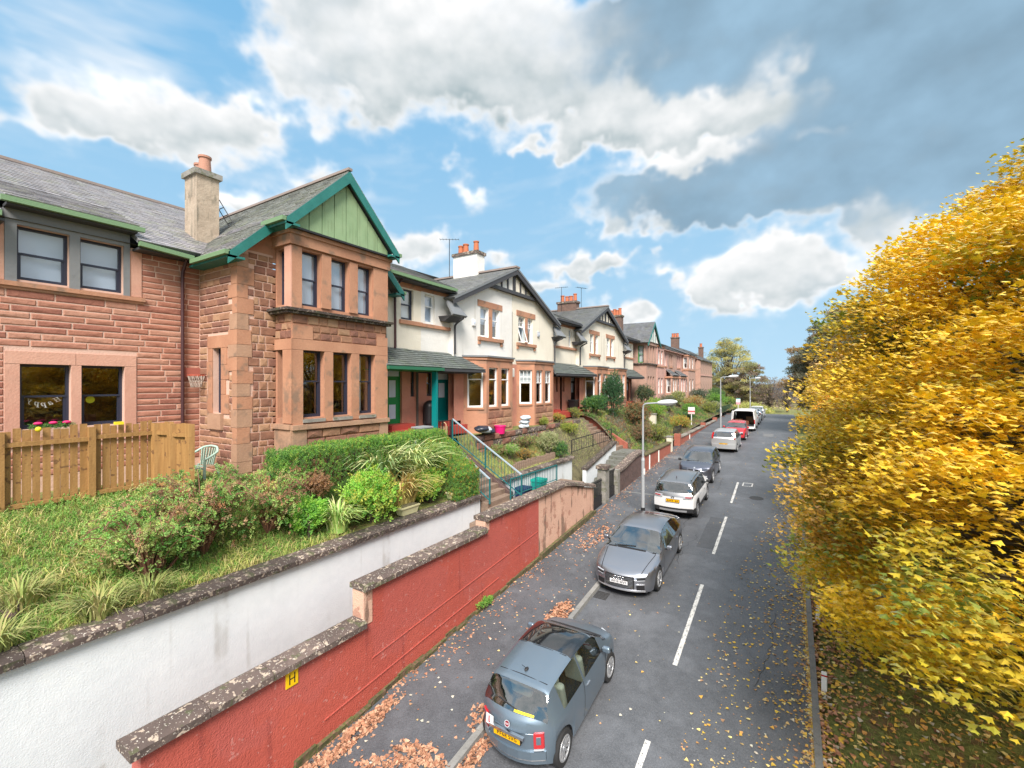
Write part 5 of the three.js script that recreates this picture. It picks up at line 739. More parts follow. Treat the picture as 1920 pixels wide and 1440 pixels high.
tuft('ornamental_grass', 'tall pale striped grass clump nearest the stairs', -10.4, 4.1, 10.6, 1.3, 380, [[0.3, 0.36, 0.12], [0.2, 0.27, 0.08], [0.42, 0.4, 0.2]], { spread: 0.5 });
tuft('ornamental_grass', 'brown dying grass clump behind the first trough', -9.8, 3.6, 9.6, 1.1, 260, [[0.36, 0.24, 0.09], [0.3, 0.26, 0.08], [0.24, 0.2, 0.06]], { spread: 0.35 });
FOL = 1.55;
{ // clipped hedge beside the bay and down the stairs
  const h = thing('hedge', 'clipped green privet hedge below the bay window, sloping down beside the stairs', 'hedge', -10.8, 4.2, 9.4), R = rng(611), list = [], box = [[-11.35, -10.35, 6.35, 12.3, 5.5, 5.5], [-10.6, -9.0, 11.1, 12.34, 5.45, 4.3]];
  for (const [i, [p0, p1, r0, r1, ya, yb]] of box.entries()) for (let k = 0; k < (i ? 7000 : 13000); k++) {
    const f = R(); let p = rr(p0, p1, R), r = rr(r0, r1, R); if (f >= 0.42 && f < 0.75) p = p1 - Math.pow(R(), 2) * 0.25; let top = lerp(ya, yb, Math.pow(clamp((p - p0) / (p1 - p0)), 1.15) * (i ? 1 : 0)), bot = bankY(p, r), y = rr(bot, top, R), din = Math.pow(R(), 2) * 0.25;
    top += 0.13 * perlin.noise(p * 1.7, r * 1.7, 5) - 0.25 * sstep(7.2, 6.3, r);
    if (f < 0.42) y = top - din; else if (f < 0.75) { p += 0.06 * perlin.noise(r * 2.3, y * 2.3, 1); } else if (f < 0.9) r = r1 - din; else r = r0 + din;
    if (y > top - 0.25) { const e = 0.16; if (p > p1 - e && y > top - (p1 - p) ) p -= 0.08; }
    const yl = f < 0.42 && R() < 0.55; list.push([p, y, -r, rr(-.2, 1.3, R), R() * 6.283, rr(-.4, .4, R), rr(0.06, 0.11, R), pick(yl ? [...C.bright, ...C.yellowGreen] : i && R() < 0.12 ? C.gold : [...C.green, ...C.green, ...C.bright], R)]);
  }
  scatter('foliage', G_SPRIG, LEAFM, list, h, BASE.get(h)); const m = mb(); for (let r = 6.8; r < 12.2; r += 0.5) m.bar(V(-10.85, 4.2, r), V(-10.85 + rr(-.2, .2), 5.3, r + rr(-.2, .2)), 0.05); m.build('stem', M.bark, h);
}
for (const [label, p, r] of [['cream trough planter on the wall top beside the big lime shrub', -9.35, 9.35], ['cream trough planter on the wall top near the stairs', -9.3, 11.5]]) { const t = thing('trough_planter', label, 'planter', p, 3.5, r, 'cream troughs on the white wall'), m = mb(), w = 0.14, l = 0.34; const c = (y, k) => [V(p - w * k, y, r - l * k), V(p + w * k, y, r - l * k), V(p + w * k, y, r + l * k), V(p - w * k, y, r + l * k)]; m.hexa([...c(3.47, 0.82), ...c(3.66, 1)]); m.box(p - w - .02, p + w + .02, 3.66, 3.7, r - l - .02, r + l + .02); m.build('trough', std([0.5, 0.48, 0.28], 0.6), t); mb().box(p - w + .02, p + w - .02, 3.69, 3.715, r - l + .02, r + l - .02).build('soil', M.soil, t); }
// ---------------------------------------------------------------- timber fence
{
  const f = thing('timber_fence', 'new orange-brown timber fence of vertical boards in front of the left windows', 'fence', -12.5, 4.4, 3), top = 6.3, R = rng(77);
  const run = (fr, L, pts, names0) => {
    for (const u of pts) { const q = mb(); fb(q, fr, u - 0.055, u + 0.055, 4.0, top - 0.02, 0.0, 0.11); q.build('post', M.wood[2], f); }
    for (let i = 0; i < pts.length - 1; i++) { const a = pts[i] + 0.055, b = pts[i + 1] - 0.055, d = (i % 2) * -0.03; for (const y of [4.85, 6.02]) { const q = mb(); fb(q, fr, a, b, y + d, y + d + 0.085, 0.03, 0.075); q.build('rail', M.wood[1], f); } let u = a; while (u < b - 0.04) { const w = rr(0.085, 0.125, R), e = Math.min(b, u + w), y1 = top + rr(-0.03, 0.05, R), y0 = 4.72 + d + rr(-.03, .03, R), q = mb(); fb(q, fr, u, e, y0, y1, -0.022, 0.0); if (R() < 0.4 && e < b - .12) { } q.build('board', M.wood[names0 === 2 && i === 1 ? 3 : Math.floor(R() * 3.3)], f); u = e + rr(0.008, 0.045, R); } }
  };
  run(faceX(-12.5), 0, [-2.2, -0.6, 1.0, 2.05, 3.34, 4.46], 2);
  run((u, y, o) => V(-12.5 + u * 0.96 - o * 0.28, y, 4.46 + u * 0.28 + o * -0.96), 0, [0.12, 0.6, 1.14], 1);
  mb().geo(new THREE.SphereGeometry(0.05, 8, 6).translate(-12.42, 6.3, -2.55)).build('yellow_ornament', std([0.75, 0.6, 0.02], 0.6), f); mb().box(-12.45, -12.36, 6.3, 6.36, 3.7, 3.85).build('yellow_ornament', std([0.75, 0.6, 0.02], 0.6), f);
  const w = thing('rubble_wall', 'low rubble stone wall showing under the timber fence', 'wall', -12.75, 4.2, 2); masonry(w, faceX(-12.7), 0.3, 4.4, 4.0, 4.75, [], M.stoneTan, { seed: 91, h: [0.16, 0.26], len: [0.25, 0.6], proud: 0.06, max: 60 }); mb().box(-13, -12.7, 3.8, 4.75, -3, 4.4).build('wall_core', M.mortarTan, w);
}
{ // flower pot in the window, basketball hoop, chair
  const t = thing('flower_pot', 'pot of pink flowers on the sill behind the banner window', 'flowers', -14.1, 6.15, 3.1); const l = [], R = rng(3); for (let i = 0; i < 140; i++) { const a = R() * 6.283; l.push([rr(-.05, .1, R), rr(.02, .12, R), rr(-.35, .35, R), rr(0, 1, R), a, 0, 0.08, pick(C.green, R)]); } scatter('foliage', G_SPRIG, LEAFM, l, t); for (const z of [-0.24, -0.02, 0.22]) { const m = shadow(new THREE.Mesh(new THREE.SphereGeometry(0.055, 8, 6).scale(1, 0.7, 1.4), std([0.62, 0.02, 0.14], 0.7))); m.name = 'flower'; m.position.set(0.05, 0.16, z); t.add(m); }
  const b = thing('basketball_hoop', 'orange basketball hoop fixed to the wall by the downpipe', 'hoop', -14.0, 7.32, 5.95); const ring = new THREE.TorusGeometry(0.2, 0.012, 6, 24).rotateX(Math.PI / 2).translate(0, 0.1, 0); const m = shadow(new THREE.Mesh(ring, std([0.55, 0.1, 0.05], 0.5))); m.name = 'rim'; b.add(m); const n = mb(); for (let i = 0; i < 12; i++) { const a = i / 12 * 6.283, c = a + 0.5; n.bar([Math.cos(a) * 0.2, 0.1, Math.sin(a) * 0.2], [Math.cos(c) * 0.12, -0.22, Math.sin(c) * 0.12], 0.012); n.bar([Math.cos(a) * 0.2, 0.1, Math.sin(a) * 0.2], [Math.cos(a - .5) * 0.12, -0.22, Math.sin(a - .5) * 0.12], 0.012); } const nm = shadow(new THREE.Mesh(n.geometry(), std([0.4, 0.33, 0.28], 0.8))); nm.name = 'net'; b.add(nm); const bk = shadow(new THREE.Mesh(new THREE.BoxGeometry(0.03, 0.26, 0.4), std([0.36, 0.11, 0.08], 0.6))); bk.name = 'backboard'; bk.position.set(-0.25, 0.18, 0); b.add(bk);
  const c = thing('garden_chair', 'pale green plastic garden chair with slatted back beside the fence', 'chair', -12.7, 4.7, 5.5), cm = std([0.36, 0.50, 0.42], 0.45); c.rotation.y = 0.5; BASE.set(c, [0, 0, 0]);
  const s = mb(); for (let i = 0; i < 7; i++) for (let j = 0; j < 6; j++) { const X = (a) => -0.24 + a / 7 * 0.48, Z = (a) => -0.22 + a / 6 * 0.46, Y = (a, e) => 0.4 - 0.03 * Math.cos((a / 7 - 0.5) * 3) + (e / 6) * 0.03; s.quad([X(i), Y(i, j), Z(j + 1) * -1 * -1], [X(i + 1), Y(i + 1, j), Z(j + 1)], [X(i + 1), Y(i + 1, j), Z(j)], [X(i), Y(i, j), Z(j)]); } s.bar([-0.25, 0.38, 0.24], [0.25, 0.38, 0.24], 0.04); s.build('seat', cm, c);
  const bk2 = mb(); for (let i = 0; i < 7; i++) { const a = -0.9 + i * 0.3, x = Math.sin(a) * 0.25; bk2.bar([x * 0.8, 0.4, -0.2 - Math.cos(a) * 0.02], [x, 0.82, -0.26 - Math.cos(a) * 0.08], 0.05, 0.014); } bk2.build('back_slats', cm, c);
  const arm = mb(); arm.tube([[0.3, 0.6, 0.26], [0.31, 0.66, 0.05], [0.29, 0.74, -0.2], [0.18, 0.84, -0.33], [0, 0.87, -0.36], [-0.18, 0.84, -0.33], [-0.29, 0.74, -0.2], [-0.31, 0.66, 0.05], [-0.3, 0.6, 0.26]], 0.028, 8, 40); arm.build('arm_rail', cm, c);
  for (const [x, z] of [[0.3, 0.27], [-0.3, 0.27], [0.27, -0.3], [-0.27, -0.3]]) { const q = mb(); q.bar([x * 1.05, 0, z * 1.1], [x * (z > 0 ? 1 : 0.85), z > 0 ? 0.62 : 0.42, z * (z > 0 ? 0.95 : 0.7)], 0.06, 0.035); q.build('leg', cm, c); }
}
// ---------------------------------------------------------------- stairs, railings
{
  const s = thing('garden_staircase', 'straight stone staircase climbing from the landing to the coloured front doors', 'stairs', -10.3, 2.9, 13.3);
  for (let k = 0; k < 11; k++) mb().box(-9.06 - 0.29 * k, -8.75 - 0.29 * k, 2.4, 2.95 + 0.17 * (k + 1), 12.52, 14.05).build('step', k < 4 ? M.step : M.stepGrey, s);
  mb().box(-8.75, -7.62, 2.0, 2.95, 12.4, 18.2).build('landing', M.step, s); mb().box(-13, -11.94, 4.2, 4.85, 12.0, 15.5).build('landing', M.stepGrey, s);
  for (let k = 0; k < 9; k++) mb().box(-8.98, -7.62, 0.6, 2.95 - 0.17 * (k + 1), 12.4 - 0.3 * (k + 1), 12.4 - 0.3 * k).build('step', M.step, s);
  const w = thing('stair_wall', 'low sloping stone side wall right of the staircase', 'wall', -10.3, 3, 14.15), m = mb(); m.hexa([V(-11.9, 3, 14.06), V(-8.8, 2.2, 14.06), V(-8.8, 2.2, 14.24), V(-11.9, 3, 14.24), V(-11.9, 5.0, 14.06), V(-8.8, 3.15, 14.06), V(-8.8, 3.15, 14.24), V(-11.9, 5.0, 14.24)]); m.build('wall_face', M.brownWall, w);
  const rail = (name, label, a, b, n, h, matT, matB, tw = 0.045) => { const g = thing(name, label, 'railing', (a[0] + b[0]) / 2, (a[1] + b[1]) / 2, (a[2] + b[2]) / 2), L = (t, y) => V(lerp(a[0], b[0], t), lerp(a[1], b[1], t) + y, lerp(a[2], b[2], t)); mb().bar(L(0, h), L(1, h), tw).build('handrail', matT, g); mb().bar(L(0, 0.12), L(1, 0.12), 0.03).build('bottom_rail', matB, g); for (const t of [0, 0.5, 1]) mb().bar(L(t, 0), L(t, h), 0.045).build('post', matB, g); for (let i = 1; i < n; i++) mb().bar(L(i / n, 0.12), L(i / n, h - 0.02), 0.012).build('bar', matB, g); return g; };
  rail('stair_railing', 'long stair railing with pale handrail down the right side', [-11.5, 4.9, 14.0], [-8.3, 3.02, 14.0], 22, 0.88, M.railPale, M.turq);
  rail('stair_railing', 'short blue-green handrail at the foot of the hedge', [-10.1, 4.0, 12.56], [-8.7, 3.1, 12.56], 12, 0.85, M.railPale, M.turq);
  rail('landing_railing', 'turquoise railing along the landing above the peach wall', [-8.7, 2.96, 13.9], [-8.7, 2.9, 17.7], 26, 0.74, M.turq, M.turq);
  rail('doorstep_railing', 'small dark railing at the head of the stairs by the red doorstep', [-11.75, 4.86, 13.2], [-11.75, 4.86, 14.2], 10, 0.85, M.iron, M.iron, 0.03);
  rail('garden_railing', 'black iron railing on the terrace edge beside the conifer', [-9.75, 3.5, 21.6], [-9.3, 3.7, 26.4], 18, 0.75, M.iron, M.iron, 0.035);
  const t = thing('garden_staircase', 'second staircase with white side wall behind the gate pillar', 'stairs', -8.5, 1.6, 24); for (let k = 0; k < 9; k++) mb().box(-8.85, -7.7, 0.8, 1.7 + 0.17 * (k + 1), 21.6 + 0.45 * k, 21.6 + 0.45 * (k + 1)).build('step', M.stepGrey, t); mb().box(-8.85, -7.7, 1.8, 3.2, 25.6, 27.2).build('landing', M.stepGrey, t); for (let k = 0; k < 10; k++) mb().box(-9.15 - 0.28 * k, -8.85 - 0.28 * k, 2, 3.2 + 0.18 * (k + 1), 26.2, 27.3).build('step', M.step, t);
  { const q = mb(); q.hexa([V(-9.1, 0.8, 21.5), V(-8.9, 0.8, 21.5), V(-8.9, 0.8, 26.1), V(-9.1, 0.8, 26.1), V(-9.1, 2.75, 21.5), V(-8.9, 2.75, 21.5), V(-8.9, 3.65, 26.1), V(-9.1, 3.65, 26.1)]); q.build('white_side_wall', M.whiteWall, t); mb().slant(-9.18, -8.84, 2.75, 2.87, 21.5, 26.1, 0.9).build('coping_stone', M.copingDark, t); const r2 = mb(); r2.hexa([V(-11.6, 3.4, 27.3), V(-8.6, 2.6, 27.3), V(-8.6, 2.6, 27.5), V(-11.6, 3.4, 27.5), V(-11.6, 5.3, 27.3), V(-8.6, 3.5, 27.3), V(-8.6, 3.5, 27.5), V(-11.6, 5.3, 27.5)]); r2.build('red_side_wall', M.brickRed, t); }
  for (const [label, r, h] of [['black iron gate between the peach wall and the gate pillar', 18.7, 1.25], ['tall black iron gate right of the gate pillar', 20.55, 1.3]]) { const g = thing('iron_gate', label, 'gate', -7.45, roadY(r), r), y = roadY(r) + 0.15; for (let i = 0; i < 8; i++) mb().bar(V(-7.45, y, r + 0.08 + i * 0.14), V(-7.45, y + h, r + 0.08 + i * 0.14), 0.03).build('bar', M.black, g); mb().box(-7.48, -7.42, y, y + 0.5, r + 0.05, r + 1.1).build('panel', M.black, g); for (const k of [0.05, h - 0.1]) mb().bar(V(-7.45, y + k, r), V(-7.45, y + k, r + 1.15), 0.045).build('rail', M.black, g); }
  const st = thing('stone_wall', 'dark rough stone edging wall of the upper flower terrace', 'wall', -11.2, 4.3, 20); masonry(st, faceX(-11.2), 15.2, 26, 4.1, 5.0, [], [M.brownWall, M.stoneTan[3], M.coping[0]], { seed: 95, h: [0.25, 0.35], len: [0.4, 0.9], proud: 0.08, max: 80 }); mb().box(-11.6, -11.22, 3.6, 4.96, 15.2, 26).build('wall_core', M.soil, st);
  const lg = thing('log_edging', 'row of upright log edging along the mossy terrace', 'edging', -10.2, 3.3, 18.5); for (let r = 16.6; r < 20.6; r += 0.16) { const m2 = mb(); m2.cyl(-10.2, 3.3, 3.72 + rr(-.04, .05), r, 0.075, 0.07, 8); m2.build('log', M.step, lg); }
}
// bins and odds and ends by the doors
{
  const bin = (label, p, y, r, mat, s = 1) => { const t = thing('wheelie_bin', label, 'bin', p, y, r); BASE.set(t, [0, 0, 0]); const m = mb(), c = (k, yy) => [[-.24 * k, yy, .28 * k], [.24 * k, yy, .28 * k], [.24 * k, yy, -.28 * k], [-.24 * k, yy, -.28 * k]]; m.hexa([...c(.8 * s, 0), ...c(s, 0.95 * s)]); m.build('bin_body', mat, t); const l = mb(); l.hexa([...c(1.1 * s, 0.95 * s), ...c(1.02 * s, 1.04 * s)]); l.build('lid', mat, t); for (const x of [-.2, .2]) mb().geo(new THREE.CylinderGeometry(.09, .09, .05, 12).rotateZ(Math.PI / 2).translate(x * s, .09, -.27 * s)).build('wheel', M.black, t); return t; };
  bin('teal wheelie bin behind the turquoise railing', -9.15, 2.1, 16.9, std([0.0, 0.3, 0.24], 0.5)); bin('dark blue wheelie bin left of the teal bin', -9.15, 2.0, 15.6, std([0.01, 0.03, 0.1], 0.5));
  bin('black wheelie bin beside the black front door', -12.3, 5.1, 27.5, M.black);
  const bx = thing('storage_box', 'grey plastic storage box on the red doorstep', 'box', -11.6, 5.3, 12.4); mb().box(-11.9, -11.45, 4.85, 5.55, 12.15, 12.75).build('box_body', std([0.25, 0.27, 0.29], 0.5), bx); mb().box(-11.93, -11.42, 5.55, 5.6, 12.12, 12.78).build('lid', std([0.3, 0.32, 0.34], 0.5), bx);
  const cv = thing('covered_barbecue', 'barbecue under a black cover between the slit windows', 'barbecue', -12.3, 5.4, 13.5); mb().geo(new THREE.CapsuleGeometry(0.28, 0.6, 4, 10).translate(-12.35, 5.95, -13.6)).build('cover', M.black, cv); mb().bar(V(-12.35, 5.3, 13.3), V(-12.35, 5.7, 13.3), 0.04).build('leg', M.iron, cv);
  const lan = thing('wicker_lantern', 'small wicker basket lantern on the step by the teal door', 'lantern', -11.75, 5.45, 13.75); const lm = std([0.45, 0.3, 0.17], 0.8); for (let i = 0; i < 8; i++) { const a = i / 8 * 6.283; mb().bar(V(-11.75 + Math.cos(a) * .13, 5.0, 13.75 + Math.sin(a) * .13), V(-11.75 + Math.cos(a) * .13, 5.5, 13.75 + Math.sin(a) * .13), 0.03).build('bar', lm, lan); } mb().geo(new THREE.TorusGeometry(0.13, 0.02, 6, 16).translate(-11.75, 5.52, -13.75)).build('handle', lm, lan); mb().cyl(-11.75, 4.9, 5.0, 13.75, 0.15).build('base', lm, lan);
  const sack = (label, p, y, r, s, dark, n = 3) => { const t = thing('rubble_sack', label, 'sack', p, y, r); for (let k = 0; k < n; k++) { const g = new THREE.SphereGeometry(0.3, 16, 12), q = g.attributes.position; for (let i = 0; i < q.count; i++) { const j = 1 + 0.3 * perlin.noise(q.getX(i) * 5 + k * 3, q.getY(i) * 5, q.getZ(i) * 5); q.setXYZ(i, q.getX(i) * j * s * 1.1, Math.max(-0.1, q.getY(i) * j * 0.62 * s), q.getZ(i) * j * s * 1.4); } g.computeVertexNormals(); const m = shadow(new THREE.Mesh(g, dark && k % 2 === 0 ? std([0.02, 0.025, 0.04], 0.35) : std([0.55, 0.62, 0.68], 0.4))); m.name = 'bag'; m.position.set(k * 0.05, 0.1 + (dark ? k * 0.08 : k * 0.2), dark ? (k - 1) * 0.32 : 0); t.add(m); } };
  sack('heap of dark and pale plastic sacks under the nearest white-framed bay window', -11.2, 5.02, 15.75, 0.85, true); sack('stack of pale plastic compost bags between the two bays', -11.3, 5.0, 19.3, 0.75, false);
  const bk = thing('bucket', 'bright pink bucket on the terrace below the bay', 'bucket', -11.2, 5.0, 17.0), pk = std([0.68, 0.01, 0.16], 0.45); mb().cyl(-11.2, 4.93, 5.28, 17.0, 0.2, 0.26, 18).build('pail', pk, bk); mb().geo(new THREE.TorusGeometry(0.26, 0.02, 6, 20).rotateX(Math.PI / 2).translate(-11.2, 5.28, -17)).build('rim', pk, bk);
}

{ const R = rng(640), l = []; for (let i = 0; i < 26000; i++) { const r = 27.2 + Math.pow(R(), 1.2) * 58, p = rr(-7.75, -11.8, R), z = perlin.noise(p * 0.7, r * 0.35, 2); l.push([p, bankY(p, r) + rr(-.02, .25, R) * Math.max(0, z + .3), -r, rr(0, 1.2, R), R() * 6.283, rr(-.3, .3, R), rr(0.1, 0.24, R), pick(z > 0.15 ? [...C.green, ...C.olive] : z > -0.1 ? [...C.olive, ...C.wild, ...C.yellowGreen] : [...C.grey, ...C.brown, ...C.olive], R)]); } const g = scatter('ground_cover', G_SPRIG, LEAFM, l); g.userData.label = 'mixed low ground cover on the sloping far front gardens'; g.userData.category = 'plants'; }
// ---------------------------------------------------------------- vehicles: lofted shells
function curve(pts) { return (s) => { if (s <= pts[0][0]) return pts[0][1]; for (let i = 1; i < pts.length; i++) if (s <= pts[i][0]) { const a = pts[i - 1], b = pts[i], t = (s - a[0]) / (b[0] - a[0]); const m0 = i > 1 ? (b[1] - pts[i - 2][1]) / (b[0] - pts[i - 2][0]) : (b[1] - a[1]) / (b[0] - a[0]), m1 = i < pts.length - 1 ? (pts[i + 1][1] - a[1]) / (pts[i + 1][0] - a[0]) : (b[1] - a[1]) / (b[0] - a[0]); const h = b[0] - a[0], t2 = t * t, t3 = t2 * t; const v = (2 * t3 - 3 * t2 + 1) * a[1] + (t3 - 2 * t2 + t) * h * m0 + (-2 * t3 + 3 * t2) * b[1] + (t3 - t2) * h * m1; return lerp(lerp(a[1], b[1], t), v, 0.7); } return pts[pts.length - 1][1]; }; }
const carPaint = (rgb, metal = 0.35, rough = 0.38) => std(rgb, rough, { phys: true, metalness: metal, clearcoat: 0.8, clearcoatRoughness: 0.22 });
const VM = { rubber: std([0.018, 0.018, 0.019], 0.85), trim: std([0.022, 0.022, 0.024], 0.55), alloy: std([0.55, 0.56, 0.58], 0.35, { metalness: 0.7 }), chrome: std([0.75, 0.76, 0.78], 0.12, { metalness: 1 }), glass: std([0.62, 0.70, 0.70], 0.015, { phys: true, transmission: 1, thickness: 0, ior: 2.75 }), dark: std([0.012, 0.013, 0.015], 0.06, { phys: true, clearcoat: 1 }), lampRed: std([0.45, 0.01, 0.015], 0.15, { phys: true, clearcoat: 1 }), lampClear: std([0.62, 0.65, 0.7], 0.1, { phys: true, clearcoat: 1, metalness: 0.3 }), cabin: std([0.035, 0.036, 0.04], 0.9), cream: std([0.62, 0.60, 0.5], 0.8), seat: std([0.07, 0.07, 0.075], 0.9), gap: std([0.01, 0.01, 0.012], 0.9) };
function plateMat(text, yellow) { const c = document.createElement('canvas'); c.width = 512; c.height = 112; const x = c.getContext('2d'); x.fillStyle = yellow ? '#f3b800' : '#e9e9ea'; x.fillRect(0, 0, 512, 112); x.fillStyle = '#15151a'; x.font = 'bold 92px sans-serif'; x.textAlign = 'center'; x.textBaseline = 'middle'; if (text) x.fillText(text, 256, 60, 480); else for (let i = 0; i < 7; i++) if (i !== 4) x.fillRect(40 + i * 63, 30, 34, 56); const t = new THREE.CanvasTexture(c); t.colorSpace = THREE.SRGBColorSpace; t.needsUpdate = true; return std([0.85, 0.85, 0.85], 0.4, { map: t }); }
function car(name, label, o) {
  const { L, paint, top, belt, wb, wr, axles, wr0 = 0.3, sill = 0.22, side = [], screen, rear, roofMat, roofGlass, bow = 0.13, gaps = [], seats = VM.seat, sillMat, noRear, rimMat = VM.alloy, spokes = 5, cladding } = o;
  const t = thing(name, label, o.cat || 'car'); const T = curve(top), B = curve(belt), W = curve(wb), Wr = curve(wr), h = L / 2, Ra = wr0 + 0.055;
  const S = new Set([-h, h]); for (let s = -h; s < h; s += 0.07) S.add(+s.toFixed(3)); for (const a of axles) for (let k = -12; k <= 12; k++) S.add(+(a + Ra * Math.sin(k / 12 * Math.PI / 2)).toFixed(4)); for (const q of [...side.flat(), ...(screen || []), ...(rear || []), ...(roofGlass || [])]) S.add(q); for (let k = 1; k < 6; k++) { S.add(h - 0.012 * k * k); S.add(-h + 0.012 * k * k); }
  const st = [...S].filter((s) => s >= -h && s <= h).sort((a, b) => a - b).filter((s, i, q) => i === 0 || s - q[i - 1] > 0.004);
  const endK = (s) => Math.pow(clamp((Math.abs(s) - (h - 0.55)) / 0.55), 1.6), shift = (s, x, w, y) => s - Math.sign(s) * endK(s) * (bow * Math.pow(Math.abs(x) / w, 2.2) + 0.05 * Math.pow(clamp((0.42 - y) / 0.3), 2));
  const bottom = (s) => { let b = sill + 0.05 * endK(s); for (const a of axles) { const d = Math.abs(s - a); if (d < Ra) b = Math.max(b, wr0 * 0.97 + Math.sqrt(Ra * Ra - d * d)); } return b; };
  const sec = (s) => { const b = bottom(s), y4 = Math.max(B(s), b + 0.05), yt = Math.max(T(s), y4 + 0.005), w = W(s), r = Math.min(Wr(s), w * 0.955), g = yt - y4, ye = y4 + g * (g > 0.2 ? 0.86 : 0.55); return [[w * 0.945, b], [w * 0.988, lerp(b, y4, 0.3)], [w, lerp(b, y4, 0.6)], [w * 0.99, lerp(b, y4, 0.86)], [w * 0.955, y4], [lerp(w * 0.955, r, g > 0.2 ? 0.86 : 0.5), ye], [r * 0.9, y4 + g * (g > 0.2 ? 0.955 : 0.82)], [r * 0.55, y4 + g * 0.99], [0, yt]]; };
  const rows = st.map(sec), pt = (i, j, sg) => { const [x, y] = rows[i][j]; return [sg * x, y, -shift(st[i], x, W(st[i]), y)]; };
  const body = mb(), low = mb(), roof = mb(), sun2 = mb(), glass = { side: mb(), screen: mb(), rear: mb() };
  for (let i = 0; i < st.length - 1; i++) for (let j = 0; j < 8; j++) for (const sg of [1, -1]) {
    const m = (st[i] + st[i + 1]) / 2, inR = (q) => q && m > q[0] && m < q[1]; let M2 = body;
    if (j === 4 && side.some(inR)) M2 = glass.side; else if (j >= 5 && inR(screen)) M2 = j === 5 && o.pillar ? body : glass.screen; else if (j >= 5 && inR(rear)) M2 = glass.rear; else if (j >= 5 && inR(roofGlass)) M2 = sun2; else if (j >= 4 && roofMat && m > o.roofRange[0] && m < o.roofRange[1]) M2 = roof; else if (j === 0 && cladding) M2 = low;
    const a = pt(i, j, sg), b = pt(i + 1, j, sg), c = pt(i + 1, j + 1, sg), d = pt(i, j + 1, sg); sg > 0 ? M2.quad(a, b, c, d) : M2.quad(b, a, d, c);
  }
  for (const [i, dir] of [[0, -1], [st.length - 1, 1]]) { if (dir < 0 && noRear) continue; const r = rows[i], N = 8; for (let j = 0; j < 8; j++) for (let k = 0; k < N; k++) { const f0 = -1 + 2 * k / N, f1 = -1 + 2 * (k + 1) / N, p = (q, f) => { const x = q[0] * f; return [x, q[1], -shift(st[i], x, W(st[i]), q[1])]; }; const a = p(r[j], f0), b = p(r[j], f1), c = p(r[j + 1], f1), d = p(r[j + 1], f0); const M2 = cladding && j === 0 ? low : body; dir < 0 ? M2.quad(a, b, c, d) : M2.quad(b, a, d, c); } }
  const smooth = (m) => { const g = m.geometry(); g.deleteAttribute('uv'); g.deleteAttribute('normal'); const q = mergeVertices(g, 1e-3); return toCreasedNormals(q, 0.55); };
  const put = (m, n, mat, par = t) => { if (!m.p.length) return; const q = shadow(new THREE.Mesh(smooth(m), mat)); q.name = n; par.add(q); return q; };
  put(body, 'body', paint); put(low, 'lower_trim', cladding || VM.trim); put(roof, 'roof', roofMat); put(sun2, 'sunroof', VM.dark); put(glass.screen, 'windscreen', VM.glass); put(glass.rear, 'rear_window', VM.glass); for (const sg of [1, -1]) { const g = mb(); for (let i = 0; i < glass.side.p.length; i += 9) if (glass.side.p[i] * sg > 0) { g.p.push(...glass.side.p.slice(i, i + 9)); g.n.push(...glass.side.n.slice(i, i + 9)); g.u.push(0, 0, 0, 0, 0, 0); } put(g, 'side_window', VM.glass); }
  // floor and cabin
  const wm = W(0), f = mb(); f.hexa([[-wm * .78, sill, h - .25], [wm * .78, sill, h - .25], [wm * .78, sill, -h + .25], [-wm * .78, sill, -h + .25], [-wm * .74, 0.5, h - .3], [wm * .74, 0.5, h - .3], [wm * .74, 0.5, -h + .3], [-wm * .74, 0.5, -h + .3]]); f.build('underbody', VM.cabin, t);
  if (screen && !noRear) { const dash = mb(); dash.hexa([[-wm * .84, .5, -(screen[0] + .1)], [wm * .84, .5, -(screen[0] + .1)], [wm * .8, .5, -(screen[1])], [-wm * .8, .5, -screen[1]], [-wm * .8, B(screen[0]) - .08, -(screen[0] + .15)], [wm * .8, B(screen[0]) - .08, -(screen[0] + .15)], [wm * .76, B(screen[1]) - .02, -screen[1] + .03], [-wm * .76, B(screen[1]) - .02, -screen[1] + .03]]); dash.build('dashboard', VM.cabin, t);
    for (const [s, xs] of [[0.25, [-.36, .36]], [-0.62, [-.38, .38]]]) for (const x of xs) { const g = new RoundedBoxGeometry(0.44, 0.62, 0.14, 2, 0.06); g.rotateX(0.25); g.translate(x * wm / .82, B(s) - .16, -s + .1); const q = shadow(new THREE.Mesh(g, seats)); q.name = 'seat'; t.add(q); const g2 = new THREE.SphereGeometry(0.13, 12, 10); g2.scale(1.1, 0.9, 0.55); g2.translate(x * wm / .82, B(s) + .24, -s + .2); const q2 = shadow(new THREE.Mesh(g2, seats)); q2.name = 'headrest'; q.add(q2); } }
  // wheels
  for (const a of axles) for (const sg of [1, -1]) {
    const x = sg * (W(a) * 0.985 - 0.1), ty = new THREE.CylinderGeometry(wr0, wr0, 0.2, 32).rotateZ(Math.PI / 2), w = new THREE.Group(); w.name = 'wheel'; w.position.set(x, wr0, -a); t.add(w);
    const m1 = mb(); const prof = [[wr0 * 0.66, -0.09], [wr0 * 0.95, -0.1], [wr0, -0.07], [wr0, 0.07], [wr0 * 0.95, 0.1], [wr0 * 0.66, 0.09]].map((q) => new THREE.Vector2(...q)); m1.geo(new THREE.LatheGeometry(prof, 32).rotateZ(-Math.PI / 2)); const ty2 = shadow(new THREE.Mesh(m1.geometry(), VM.rubber)); ty2.name = 'tyre'; w.add(ty2);
